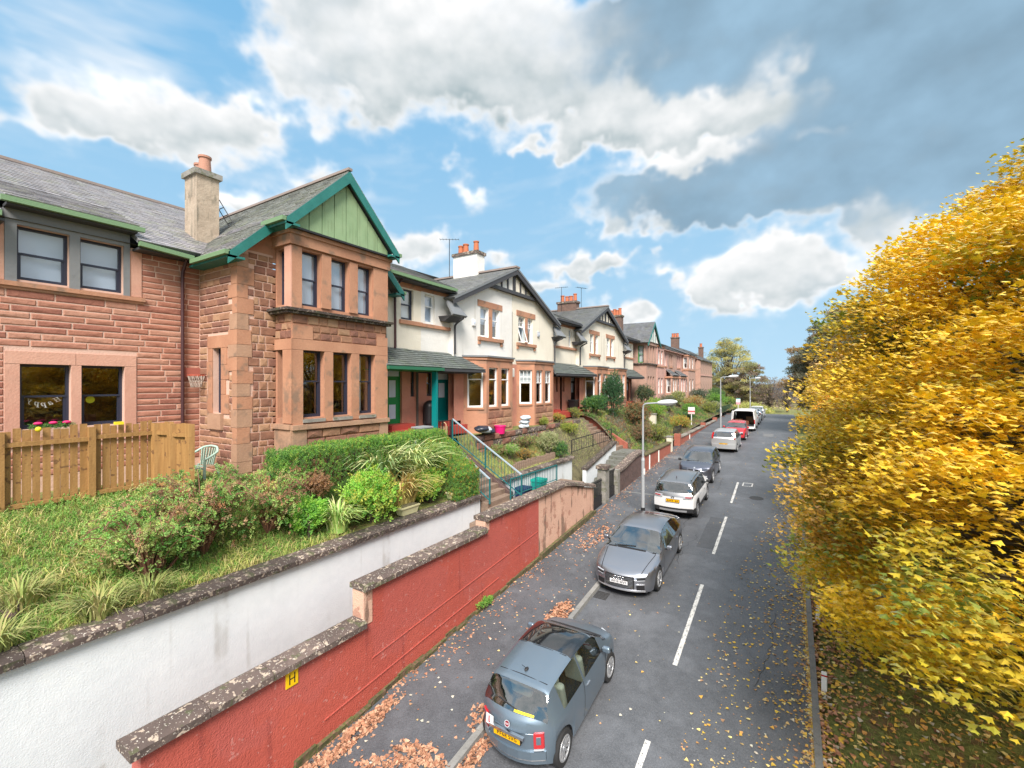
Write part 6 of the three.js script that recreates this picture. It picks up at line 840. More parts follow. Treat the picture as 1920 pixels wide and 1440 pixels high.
    const m2 = mb(), R = wr0 * 0.68; m2.geo(new THREE.TorusGeometry(R * 0.96, 0.02, 6, 28).rotateY(Math.PI / 2).translate(sg * 0.085, 0, 0)); m2.geo(new THREE.CylinderGeometry(R * 0.26, R * 0.26, 0.03, 16).rotateZ(Math.PI / 2).translate(sg * 0.075, 0, 0)); for (let k = 0; k < spokes; k++) { const an = k / spokes * 6.283, c = Math.cos(an), s = Math.sin(an); m2.bar([sg * 0.07, c * R * 0.2, s * R * 0.2], [sg * 0.082, c * R * 0.95, s * R * 0.95], R * (spokes > 7 ? 0.2 : 0.26), 0.025, [1, 0, 0]); } const rm = shadow(new THREE.Mesh(m2.geometry(), rimMat)); rm.name = 'rim'; w.add(rm);
    const bk = shadow(new THREE.Mesh(new THREE.CylinderGeometry(R, R, 0.02, 24).rotateZ(Math.PI / 2).translate(sg * 0.02, 0, 0), VM.cabin)); bk.name = 'brake_disc'; w.add(bk);
  }
  // fittings that sit on the shell
  const end = (dir, x, y) => { const s = dir * h; return -shift(s, x, W(s), y) - dir * 0.004; };
  const patch = (nm, dir, x0, x1, y0, y1, mat, out = 0.012, sk = 0, par = t) => { const m = mb(), nx = 6, z = (x, y, k) => [x, y, end(dir, x, y) - dir * k]; for (let i = 0; i < nx; i++) { const a = lerp(x0, x1, i / nx), b = lerp(x0, x1, (i + 1) / nx), ya = sk * Math.abs(a - x0), yb = sk * Math.abs(b - x0); const c = [z(a, y0 + ya, -0.01), z(b, y0 + yb, -0.01), z(b, y0 + yb, out), z(a, y0 + ya, out)], d = [z(a, y1 + ya, -0.01), z(b, y1 + yb, -0.01), z(b, y1 + yb, out), z(a, y1 + ya, out)]; m.hexa(dir < 0 ? [c[3], c[2], c[1], c[0], d[3], d[2], d[1], d[0]].map((q) => q) : [...c, ...d]); } return m.build(nm, mat, par); };
  const sidePatch = (nm, s0, s1, f0, f1, mat, out = 0.004, sgs = [1, -1]) => { for (const sg of sgs) { const m = mb(), n = Math.max(1, Math.round((s1 - s0) / 0.1)); for (let i = 0; i < n; i++) for (let k = 0; k < 4; k++) { const P = (s, f) => { const q = sec(s), u = f * 4, j = Math.min(3, Math.floor(u)), w = u - j; return [sg * (lerp(q[j][0], q[j + 1][0], w) + out), lerp(q[j][1], q[j + 1][1], w), -shift(s, q[j][0], W(s), q[j][1])]; }; const a = lerp(s0, s1, i / n), b = lerp(s0, s1, (i + 1) / n), c = lerp(f0, f1, k / 4), d = lerp(f0, f1, (k + 1) / 4); const q = [P(a, c), P(b, c), P(b, d), P(a, d)]; sg > 0 ? m.quad(...q) : m.quad(q[1], q[0], q[3], q[2]); } m.build(nm, mat, t); } };
  for (const s of gaps) sidePatch('door_gap', s - 0.006, s + 0.006, 0.06, 1, VM.gap);
  if (o.mirror !== 0) for (const sg of [1, -1]) { const g = new RoundedBoxGeometry(0.17, 0.13, 0.1, 3, 0.045); const ms = o.mirror; g.translate(sg * (W(ms) + 0.08), B(ms) + 0.09, -ms); const q = shadow(new THREE.Mesh(g, o.mirrorMat || paint)); q.name = 'wing_mirror'; t.add(q); mb().bar([sg * W(ms) * .93, B(ms) + .02, -ms], [sg * (W(ms) + .05), B(ms) + .06, -ms], 0.04).build('mirror_stalk', VM.trim, q); }
  for (const s of o.handles || []) for (const sg of [1, -1]) { const q = sec(s); mb().bar([sg * (q[3][0] + .012), q[3][1] - .02, -s - .07], [sg * (q[3][0] + .012), q[3][1] - .02, -s + .07], 0.03, 0.025).build('door_handle', o.handleMat || paint, t); }
  const plate = (dir, y, text, yellow, dz = 0.02, w = 0.52) => { const g = new THREE.PlaneGeometry(w, 0.112); if (dir > 0) g.rotateY(Math.PI); const q = shadow(new THREE.Mesh(g, plateMat(text, yellow))); q.name = 'number_plate'; q.position.set(0, y, -dir * (h + dz)); t.add(q); mb().hexa([[-w / 2 - .008, y - .064, -dir * (h - .06)], [w / 2 + .008, y - .064, -dir * (h - .06)], [w / 2 + .008, y - .064, -dir * (h + dz - .004)], [-w / 2 - .008, y - .064, -dir * (h + dz - .004)], [-w / 2 - .008, y + .064, -dir * (h - .06)], [w / 2 + .008, y + .064, -dir * (h - .06)], [w / 2 + .008, y + .064, -dir * (h + dz - .004)], [-w / 2 - .008, y + .064, -dir * (h + dz - .004)]]).build('plate_holder', VM.trim, t); };
  return { t, sec, end, patch, sidePatch, plate, T, B, W, Wr, h, put, shift };
}
function park(c, p, r, away) { const a = Math.atan((roadY(r + 1) - roadY(r - 1)) / 2); c.t.position.set(p, roadY(r) + 0.002, -r); c.t.rotation.set(away ? a : -a, away ? 0 : Math.PI, 0, 'YXZ'); return c.t; }
// a patch on the top surface (bonnet, tailgate) between two stations
function topPatch(c, nm, s0, s1, x0, x1, mat, out = 0.006) { const m = mb(), n = 6, P = (s, x) => { const q = c.sec(s); let y = q[8][1]; for (let j = 8; j > 4; j--) if (Math.abs(x) >= q[j][0] && Math.abs(x) <= q[j - 1][0]) { const w = (Math.abs(x) - q[j][0]) / (q[j - 1][0] - q[j][0]); y = lerp(q[j][1], q[j - 1][1], w); break; } return [x, y + out, -c.shift(s, x, c.W(s), y)]; }; for (let i = 0; i < n; i++) for (let k = 0; k < 4; k++) { const a = lerp(s0, s1, i / n), b = lerp(s0, s1, (i + 1) / n), e = lerp(x0, x1, k / 4), f = lerp(x0, x1, (k + 1) / 4); m.quad(P(a, e), P(a, f), P(b, f), P(b, e)); } return m.build(nm, mat, c.t); }
{ // small blue-grey hatchback, seen from behind
  const c = car('parked_car', 'small blue-grey three-door hatchback with learner plate and black glass roof', { L: 3.57, paint: carPaint([0.165, 0.22, 0.275], 0.6, 0.36), axles: [-1.17, 1.12], wr0: 0.295, spokes: 10, bow: 0.24, sill: 0.2,
    top: [[-1.785, 0.80], [-1.75, 0.93], [-1.70, 0.985], [-1.64, 1.03], [-1.36, 1.31], [-1.26, 1.365], [-0.9, 1.41], [-0.4, 1.435], [0.05, 1.42], [0.4, 1.37], [0.52, 1.32], [1.0, 1.02], [1.08, 0.985], [1.4, 0.90], [1.62, 0.80], [1.74, 0.66], [1.785, 0.56]],
    belt: [[-1.785, 0.76], [-1.6, 0.90], [-1.2, 0.965], [0, 0.95], [0.9, 0.93], [1.1, 0.92], [1.4, 0.84], [1.65, 0.70], [1.785, 0.5]], wb: [[-1.785, 0.64], [-1.5, 0.735], [-1.0, 0.80], [0.6, 0.80], [1.2, 0.785], [1.55, 0.73], [1.785, 0.6]], wr: [[-1.785, 0.56], [-1.64, 0.61], [-1.3, 0.54], [0, 0.56], [0.45, 0.57], [1.0, 0.68], [1.785, 0.55]],
    side: [[-1.12, -0.32], [-0.26, 0.62]], screen: [0.5, 1.02], rear: [-1.66, -1.34], roofGlass: [-0.42, 0.44], gaps: [-0.34, 0.78], mirror: 0.62, handles: [-0.18], handleMat: VM.chrome, seats: VM.cream });
  c.plate(-1, 0.69, 'PF68 SVG', true, 0.03); { const m = mb(); m.bar([-0.34, 0.775, 1.815], [0.34, 0.775, 1.815], 0.05, 0.045); m.build('chrome_bar', VM.chrome, c.t); }
  for (const sg of [1, -1]) { c.patch('tail_lamp', -1, sg * 0.46, sg * 0.6, 0.56, 0.83, VM.lampRed, 0.03); c.patch('lamp_insert', -1, sg * 0.5, sg * 0.565, 0.64, 0.77, carPaint([0.165, 0.22, 0.275], 0.6, 0.36), 0.036); c.patch('reversing_lamp', -1, sg * 0.46, sg * 0.6, 0.53, 0.57, VM.lampClear, 0.03); }
  c.patch('bumper_strip', -1, -0.61, 0.61, 0.335, 0.36, VM.chrome, 0.02); c.patch('bumper', -1, -0.62, 0.62, 0.36, 0.5, carPaint([0.165, 0.22, 0.275], 0.6, 0.36), 0.025);
  { const em = document.createElement('canvas'); em.width = em.height = 128; const x = em.getContext('2d'); x.fillStyle = '#b9bcc2'; x.beginPath(); x.arc(64, 64, 64, 0, 7); x.fill(); x.fillStyle = '#7d1420'; x.beginPath(); x.arc(64, 64, 50, 0, 7); x.fill(); x.fillStyle = '#d5d8dd'; x.font = 'bold 44px sans-serif'; x.textAlign = 'center'; x.textBaseline = 'middle'; x.fillText('FIAT', 64, 66, 88); const t = new THREE.CanvasTexture(em); t.colorSpace = THREE.SRGBColorSpace; t.needsUpdate = true; const m = shadow(new THREE.Mesh(new THREE.CircleGeometry(0.055, 24), std([0.9, 0.9, 0.9], 0.3, { map: t }))); m.name = 'badge'; m.position.set(0, 0.885, 1.785); m.rotation.x = -0.3; c.t.add(m); }
  { const em = document.createElement('canvas'); em.width = em.height = 128; const x = em.getContext('2d'); x.fillStyle = '#f0f0f0'; x.fillRect(0, 0, 128, 128); x.fillStyle = '#d3202a'; x.fillRect(40, 22, 22, 84); x.fillRect(40, 84, 54, 22); const t = new THREE.CanvasTexture(em); t.colorSpace = THREE.SRGBColorSpace; t.needsUpdate = true; const m = shadow(new THREE.Mesh(new THREE.PlaneGeometry(0.17, 0.17), std([0.9, 0.9, 0.9], 0.5, { map: t }))); m.name = 'learner_plate'; m.position.set(-0.37, 0.8, 1.768); m.rotation.set(-0.15, -0.18, 0); c.t.add(m); }
  topPatch(c, 'window_sticker', -1.655, -1.625, 0.06, 0.42, std([0.8, 0.62, 0.02], 0.5), 0.012); mb().bar([0.1, 1.045, 1.62], [-0.3, 1.1, 1.56], 0.02).build('rear_wiper', VM.trim, c.t);
  { const m = mb(); m.geo(new THREE.SphereGeometry(0.035, 10, 8).scale(1, 0.7, 1.6).translate(0, 1.4, 1.08)); m.bar([0, 1.41, 1.08], [-0.02, 1.55, 1.2], 0.008); m.build('aerial', VM.trim, c.t); }
  for (const sg of [1, -1]) c.patch('headlamp', 1, sg * 0.36, sg * 0.56, 0.62, 0.72, VM.lampClear, 0.02); topPatch(c, 'scuttle', 0.98, 1.08, -0.6, 0.6, VM.trim, 0.004); { const q = mb(); for (const s of [-0.44, -1.2]) { const a = c.sec(s); for (const sg of [1, -1]) q.bar([0, a[8][1] + .003, -s], [sg * a[6][0], a[6][1] + .003, -s], 0.012, 0.006); } q.build('roof_seam', VM.gap, c.t); }
  park(c, -4.08, 8.25, true);
}
{ // dark grey fastback facing the camera
  const pt = carPaint([0.33, 0.34, 0.375], 0.9, 0.34);
  const c = car('parked_car', 'dark grey fastback saloon with slatted chrome grille, facing the camera', { L: 4.9, paint: pt, axles: [-1.42, 1.47], wr0: 0.34, spokes: 5, bow: 0.2, sill: 0.2,
    top: [[-2.45, 0.86], [-2.38, 0.98], [-2.2, 1.03], [-1.75, 1.12], [-1.1, 1.32], [-0.6, 1.40], [-0.1, 1.425], [0.3, 1.39], [0.42, 1.36], [1.15, 0.97], [1.25, 0.945], [1.8, 0.86], [2.2, 0.77], [2.38, 0.68], [2.45, 0.58]],
    belt: [[-2.45, 0.8], [-2.0, 0.95], [-1.0, 0.93], [0, 0.90], [1.2, 0.88], [1.8, 0.80], [2.25, 0.69], [2.45, 0.54]], wb: [[-2.45, 0.74], [-2.0, 0.86], [-1.3, 0.93], [0.5, 0.935], [1.5, 0.92], [2.1, 0.85], [2.45, 0.70]], wr: [[-2.45, 0.7], [-2.0, 0.74], [-1.2, 0.62], [0, 0.64], [0.4, 0.66], [1.15, 0.8], [2.45, 0.7]],
    side: [[-1.5, -0.5], [-0.44, 0.62]], screen: [0.42, 1.17], rear: [-1.95, -1.0], gaps: [-0.47, 0.95], mirror: 0.66, mirrorMat: pt, handles: [-0.75, 0.2] });
  c.plate(1, 0.5, 'AK16 WVT', false, 0.035);
  c.patch('grille_frame', 1, -0.42, 0.42, 0.33, 0.67, VM.gap, 0.016); for (let i = 0; i < 8; i++) c.patch('grille_slat', 1, -0.39, 0.39, 0.36 + i * 0.038, 0.371 + i * 0.038, VM.chrome, 0.024);
  { const m = mb(); for (let i = 0; i < 4; i++) m.geo(new THREE.TorusGeometry(0.046, 0.009, 8, 20).translate(-0.1125 + i * 0.075, 0.615, -2.49)); m.build('ring_badge', VM.chrome, c.t); }
  for (const sg of [1, -1]) { c.patch('headlamp', 1, sg * 0.50, sg * 0.70, 0.585, 0.665, VM.dark, 0.02, 0.06); c.patch('lamp_strip', 1, sg * 0.48, sg * 0.70, 0.665, 0.685, VM.lampClear, 0.024, 0.06); c.patch('lamp_strip', 1, sg * 0.50, sg * 0.70, 0.57, 0.585, VM.lampClear, 0.026, 0.06); c.patch('air_intake', 1, sg * 0.48, sg * 0.68, 0.3, 0.45, VM.gap, 0.014); c.patch('intake_trim', 1, sg * 0.46, sg * 0.69, 0.45, 0.465, VM.chrome, 0.02); }
  c.patch('bumper_lip', 1, -0.7, 0.7, 0.25, 0.275, VM.alloy, 0.03); topPatch(c, 'scuttle', 1.15, 1.22, -0.74, 0.74, VM.gap, 0.003); mb().bar([0.55, 0.99, -1.16], [-0.1, 1.02, -1.08], 0.02).build('wiper', VM.trim, c.t);
  for (const sg of [1, -1]) { const m = mb(); for (let k = 0; k < 6; k++) { const a = lerp(1.25, 2.3, k / 6), b = lerp(1.25, 2.3, (k + 1) / 6), q = c.sec(a), w = c.sec(b), f = lerp(0.74, 0.58, k / 6), g = lerp(0.74, 0.58, (k + 1) / 6); m.bar([sg * f, lerp(q[8][1], q[6][1], 0.55) + .0, -a], [sg * g, lerp(w[8][1], w[6][1], 0.55) + .0, -b], 0.012, 0.008); } m.build('bonnet_crease', VM.gap, c.t); }
  park(c, -4.2, 15.05, false);
}
{ // white crossover
  const pt = carPaint([0.74, 0.74, 0.75], 0.0, 0.35), rf = carPaint([0.3, 0.3, 0.31], 0.85, 0.32);
  const c = car('parked_car', 'white crossover with grey roof, black lower trim and roof rails', { L: 4.21, paint: pt, axles: [-1.33, 1.27], wr0: 0.34, bow: 0.15, sill: 0.26, cladding: VM.trim, roofMat: rf, roofRange: [-2.2, 0.62], rimMat: std([0.3, 0.31, 0.33], 0.4, { metalness: 0.6 }),
    top: [[-2.105, 0.95], [-2.06, 1.05], [-2.02, 1.10], [-1.98, 1.14], [-1.78, 1.47], [-1.66, 1.53], [-1.2, 1.575], [-0.5, 1.60], [0.1, 1.58], [0.5, 1.52], [0.62, 1.48], [1.2, 1.10], [1.3, 1.065], [1.7, 1.0], [1.95, 0.9], [2.105, 0.7]],
    belt: [[-2.105, 0.9], [-1.9, 1.03], [-1.0, 1.0], [0.5, 0.96], [1.2, 0.97], [1.7, 0.92], [2.105, 0.62]], wb: [[-2.105, 0.8], [-1.7, 0.86], [-1, 0.882], [1, 0.882], [1.6, 0.85], [2.105, 0.7]], wr: [[-2.105, 0.72], [-1.98, 0.76], [-1.7, 0.66], [0, 0.67], [0.6, 0.67], [1.2, 0.78], [2.105, 0.6]],
    side: [[-1.5, -1.1], [-1.05, -0.15], [-0.1, 0.75]], screen: [0.6, 1.2], rear: [-2.0, -1.76], gaps: [-1.0, -0.12, 0.85], mirror: 0.75, mirrorMat: VM.trim, handles: [-0.75, 0.15], handleMat: VM.chrome });
  c.plate(-1, 0.80, '', true, 0.03); c.patch('lower_bumper', -1, -0.76, 0.76, 0.34, 0.5, VM.trim, 0.03); c.patch('skid_plate', -1, -0.55, 0.55, 0.36, 0.43, VM.alloy, 0.05);
  for (const sg of [1, -1]) { c.patch('tail_lamp', -1, sg * 0.42, sg * 0.74, 0.93, 1.03, VM.lampClear, 0.03); c.patch('lamp_insert', -1, sg * 0.5, sg * 0.73, 0.955, 1.0, VM.lampRed, 0.036); const m = mb(); m.tube([[sg * .63, 1.57, 1.5], [sg * .65, 1.615, 1.2], [sg * .66, 1.63, 0.2], [sg * .64, 1.58, -0.42]], 0.022, 6, 12); m.build('roof_rail', VM.chrome, c.t); const k = mb(); for (let i = 0; i < 14; i++) { const a = lerp(-1.62, 0.9, i / 14), b = lerp(-1.62, 0.9, (i + 1) / 14), q = c.sec(a), w = c.sec(b); k.bar([sg * (q[5][0] + .005), q[5][1] + .01, -a], [sg * (w[5][0] + .005), w[5][1] + .01, -b], 0.025, 0.02); } k.build('window_chrome', VM.chrome, c.t); }
  { const m = mb(); m.geo(new THREE.TorusGeometry(0.055, 0.01, 6, 20).translate(0, 0.95, 2.12)); m.bar([-0.06, 0.95, 2.12], [0.06, 0.95, 2.12], 0.014); m.build('badge', VM.chrome, c.t); const a = mb(); a.geo(new THREE.ConeGeometry(0.04, 0.09, 8).scale(0.5, 1, 1.4).translate(0, 1.63, 1.3)); a.build('aerial_fin', VM.trim, c.t); }
  park(c, -4.22, 21.7, true);
}
{ // small dark electric car
  const pt = carPaint([0.15, 0.16, 0.2], 0.85, 0.32);
  const c = car('parked_car', 'near-black tall compact car with split grille, facing the camera', { L: 4.0, paint: pt, axles: [-1.3, 1.27], wr0: 0.35, bow: 0.2, sill: 0.22,
    top: [[-2, 0.95], [-1.9, 1.1], [-1.7, 1.35], [-1.4, 1.52], [-0.6, 1.59], [0, 1.59], [0.4, 1.53], [0.52, 1.49], [1.22, 1.06], [1.32, 1.03], [1.7, 0.94], [1.9, 0.84], [2, 0.7]], belt: [[-2, 0.88], [-1.5, 1.08], [-0.6, 0.98], [0.5, 0.94], [1.2, 0.97], [1.7, 0.87], [2, 0.62]], wb: [[-2, 0.74], [-1.5, 0.86], [0, 0.888], [1.2, 0.87], [1.7, 0.82], [2, 0.7]], wr: [[-2, 0.62], [-1.5, 0.62], [0, 0.66], [0.5, 0.68], [1.2, 0.78], [2, 0.66]],
    side: [[-1.2, -0.4], [-0.34, 0.72]], screen: [0.5, 1.24], rear: [-1.9, -1.5], gaps: [-0.36, 0.9], mirror: 0.82, mirrorMat: VM.trim, handles: [-0.1], rimMat: VM.alloy });
  for (const sg of [1, -1]) { c.patch('grille_frame', 1, sg * 0.04, sg * 0.3, 0.68, 0.79, VM.chrome, 0.016); c.patch('grille_insert', 1, sg * 0.055, sg * 0.285, 0.7, 0.77, VM.gap, 0.022); c.patch('headlamp', 1, sg * 0.38, sg * 0.64, 0.74, 0.86, std([0.1, 0.12, 0.16], 0.1), 0.016); c.patch('fog_lamp', 1, sg * 0.45, sg * 0.62, 0.42, 0.46, VM.lampClear, 0.02); }
  c.patch('lower_bumper', 1, -0.6, 0.6, 0.28, 0.4, VM.gap, 0.016); c.plate(1, 0.5, '', false, 0.03); topPatch(c, 'bonnet_badge', 1.84, 1.92, -0.04, 0.04, VM.chrome, 0.01); mb().bar([0.5, 1.08, -1.2], [-0.1, 1.1, -1.14], 0.02).build('wiper', VM.trim, c.t);
  park(c, -4.4, 27.5, false);
}
{ // silver hatchback
  const pt = carPaint([0.55, 0.56, 0.57], 0.6, 0.36);
  const c = car('parked_car', 'silver five-door hatchback with tall red tail lamps, seen from behind', { L: 4.0, paint: pt, axles: [-1.25, 1.24], wr0: 0.3, bow: 0.1, top: [[-2, 1.0], [-1.96, 1.08], [-1.92, 1.12], [-1.72, 1.46], [-1.5, 1.51], [-0.3, 1.53], [0.4, 1.47], [0.55, 1.42], [1.2, 1.04], [1.7, 0.9], [2, 0.66]], belt: [[-2, 0.95], [-1.5, 0.98], [0.5, 0.93], [1.2, 0.93], [1.7, 0.82], [2, 0.6]], wb: [[-2, 0.8], [-1.4, 0.86], [1.2, 0.855], [2, 0.68]], wr: [[-2, 0.74], [-1.7, 0.66], [0.5, 0.66], [1.2, 0.74], [2, 0.6]], side: [[-1.55, -1.0], [-0.95, -0.1], [-0.05, 0.8]], screen: [0.55, 1.2], rear: [-1.93, -1.7], gaps: [-0.98, -0.08, 0.9], mirror: 0.8, mirrorMat: VM.trim });
  c.plate(-1, 0.62, '', true, 0.03); for (const sg of [1, -1]) { c.patch('tail_lamp', -1, sg * 0.66, sg * 0.76, 0.98, 1.08, VM.lampRed, 0.02); const m = mb(); m.bar([sg * .74, 1.08, 1.93], [sg * .67, 1.4, 1.76], 0.1, 0.05); m.build('tail_lamp', VM.lampRed, c.t); } c.patch('bumper', -1, -0.76, 0.76, 0.3, 0.6, pt, 0.05); park(c, -4.1, 37.1, true);
}
{ // red supermini
  const pt = carPaint([0.50, 0.015, 0.025], 0.1, 0.3);
  const c = car('parked_car', 'bright red supermini facing the camera between silver hatchback and van', { L: 3.75, paint: pt, axles: [-1.2, 1.2], wr0: 0.29, bow: 0.15, top: [[-1.875, 0.95], [-1.7, 1.2], [-1.4, 1.4], [0, 1.46], [0.4, 1.41], [0.5, 1.37], [1.05, 1.0], [1.5, 0.9], [1.875, 0.66]], belt: [[-1.875, 0.9], [0.5, 0.92], [1.1, 0.92], [1.5, 0.82], [1.875, 0.58]], wb: [[-1.875, 0.74], [-1.2, 0.82], [1.2, 0.82], [1.875, 0.66]], wr: [[-1.875, 0.6], [0, 0.6], [0.5, 0.63], [1.05, 0.72], [1.875, 0.6]], side: [[-1.2, -0.2], [-0.14, 0.66]], screen: [0.5, 1.07], rear: [-1.8, -1.45], gaps: [-0.17, 0.8], mirror: 0.7 });
  for (const sg of [1, -1]) c.patch('headlamp', 1, sg * 0.4, sg * 0.62, 0.6, 0.74, VM.lampClear, 0.02); c.patch('grille', 1, -0.25, 0.25, 0.36, 0.46, VM.gap, 0.016); c.plate(1, 0.52, '', false, 0.03); park(c, -3.98, 43.0, false);
}
{ // white van with its back open
  const pt = carPaint([0.76, 0.76, 0.76], 0, 0.4);
  const c = car('parked_van', 'white panel van with its rear doors open, loaded with brown boxes', { cat: 'van', L: 5.0, paint: pt, axles: [-1.5, 1.45], wr0: 0.33, noRear: true, bow: 0.06, sill: 0.3, top: [[-2.5, 1.98], [-2.3, 2.02], [0.6, 2.0], [1.0, 1.9], [1.7, 1.2], [2.2, 1.05], [2.5, 0.75]], belt: [[-2.5, 1.25], [1.2, 1.2], [1.8, 1.1], [2.5, 0.68]], wb: [[-2.5, 0.98], [1, 0.98], [2, 0.93], [2.5, 0.78]], wr: [[-2.5, 0.86], [1, 0.84], [1.7, 0.85], [2.5, 0.7]], side: [[0.5, 1.3]], screen: [1.0, 1.72], gaps: [0.3, 1.4], mirror: 1.35, mirrorMat: VM.trim });
  const inn = mb(); inn.hexa([[-.9, .55, 2.46], [.9, .55, 2.46], [.9, .55, -.4], [-.9, .55, -.4], [-.9, .6, 2.46], [.9, .6, 2.46], [.9, .6, -.4], [-.9, .6, -.4]]); inn.hexa([[-.9, .6, -.35], [.9, .6, -.35], [.9, .6, -.4], [-.9, .6, -.4], [-.85, 1.9, -.35], [.85, 1.9, -.35], [.85, 1.9, -.4], [-.85, 1.9, -.4]]); inn.build('load_floor', VM.cabin, c.t);
  { const fr = mb(), q = c.sec(-2.5); for (const sg of [1, -1]) for (let j = 0; j < 8; j++) fr.bar([sg * q[j][0] * .97, q[j][1], 2.5], [sg * q[j + 1][0] * .97, q[j + 1][1] - .01, 2.5], 0.09, 0.07); fr.bar([-.92, .38, 2.5], [.92, .38, 2.5], 0.12, 0.2); fr.build('door_frame', pt, c.t); }
  for (const [x0, x1, y0, y1, z0, z1, cc] of [[-.8, -.2, .6, 1.05, 0.6, 1.6, [0.3, 0.17, 0.08]], [-.15, .4, .6, .95, .8, 1.7, [0.34, 0.13, 0.07]], [.1, .75, .6, 1.25, .1, .7, [0.25, 0.16, 0.09]], [-.75, .2, .6, .8, 1.75, 2.3, [0.4, 0.39, 0.36]]]) mb().hexa([[x0, y0, z1], [x1, y0, z1], [x1, y0, z0], [x0, y0, z0], [x0, y1, z1], [x1, y1, z1], [x1, y1, z0], [x0, y1, z0]]).build('cargo_box', std(cc, 0.9), c.t);
  for (const sg of [1, -1]) { const d = mb(); const x = sg * 1.03, w = 0.05 * sg; d.hexa([[Math.min(x, x + w), .4, 2.5], [Math.max(x, x + w), .4, 2.5], [Math.max(x, x + w), .4, 1.6], [Math.min(x, x + w), .4, 1.6], [Math.min(x, x + w) - sg * .1, 1.9, 2.5], [Math.max(x, x + w) - sg * .1, 1.9, 2.5], [Math.max(x, x + w) - sg * .1, 1.9, 1.6], [Math.min(x, x + w) - sg * .1, 1.9, 1.6]]); if (sg < 0) d.build('rear_door', pt, c.t); mb().bar([sg * .95, .75, 2.52], [sg * .93, 1.15, 2.52], 0.07).build('tail_lamp', VM.lampRed, c.t); }
  park(c, -3.85, 50.3, true);
}
{ // three more cars at the top of the road
  const mk = (label, pt, r, p) => { const c = car('parked_car', label, { L: 4.1, paint: pt, axles: [-1.25, 1.25], wr0: 0.3, bow: 0.1, top: [[-2.05, 0.95], [-1.95, 1.12], [-1.6, 1.42], [-0.3, 1.48], [0.4, 1.42], [0.55, 1.37], [1.2, 1.0], [1.7, 0.88], [2.05, 0.62]], belt: [[-2.05, 0.9], [0.5, 0.92], [1.2, 0.92], [1.7, 0.8], [2.05, 0.56]], wb: [[-2.05, 0.76], [-1.4, 0.86], [1.2, 0.86], [2.05, 0.68]], wr: [[-2.05, 0.7], [-1.6, 0.64], [0.5, 0.65], [1.2, 0.74], [2.05, 0.6]], side: [[-1.4, -0.5], [-0.45, 0.75]], screen: [0.55, 1.2], rear: [-1.95, -1.6], mirror: 0.8 }); for (const sg of [1, -1]) c.patch('tail_lamp', -1, sg * 0.6, sg * 0.74, 0.7, 0.88, VM.lampRed, 0.02); c.plate(-1, 0.6, '', true, 0.03); return park(c, p, r, true); };
  mk('pale silver car parked directly beyond the open van', carPaint([0.6, 0.61, 0.62]), 56.6, -3.75); mk('mid-grey car in the middle of the far row of cars', carPaint([0.16, 0.17, 0.2]), 62.0, -3.75); mk('farthest parked car, white, at the top of the road', carPaint([0.72, 0.72, 0.72], 0), 67.0, -3.75);
}
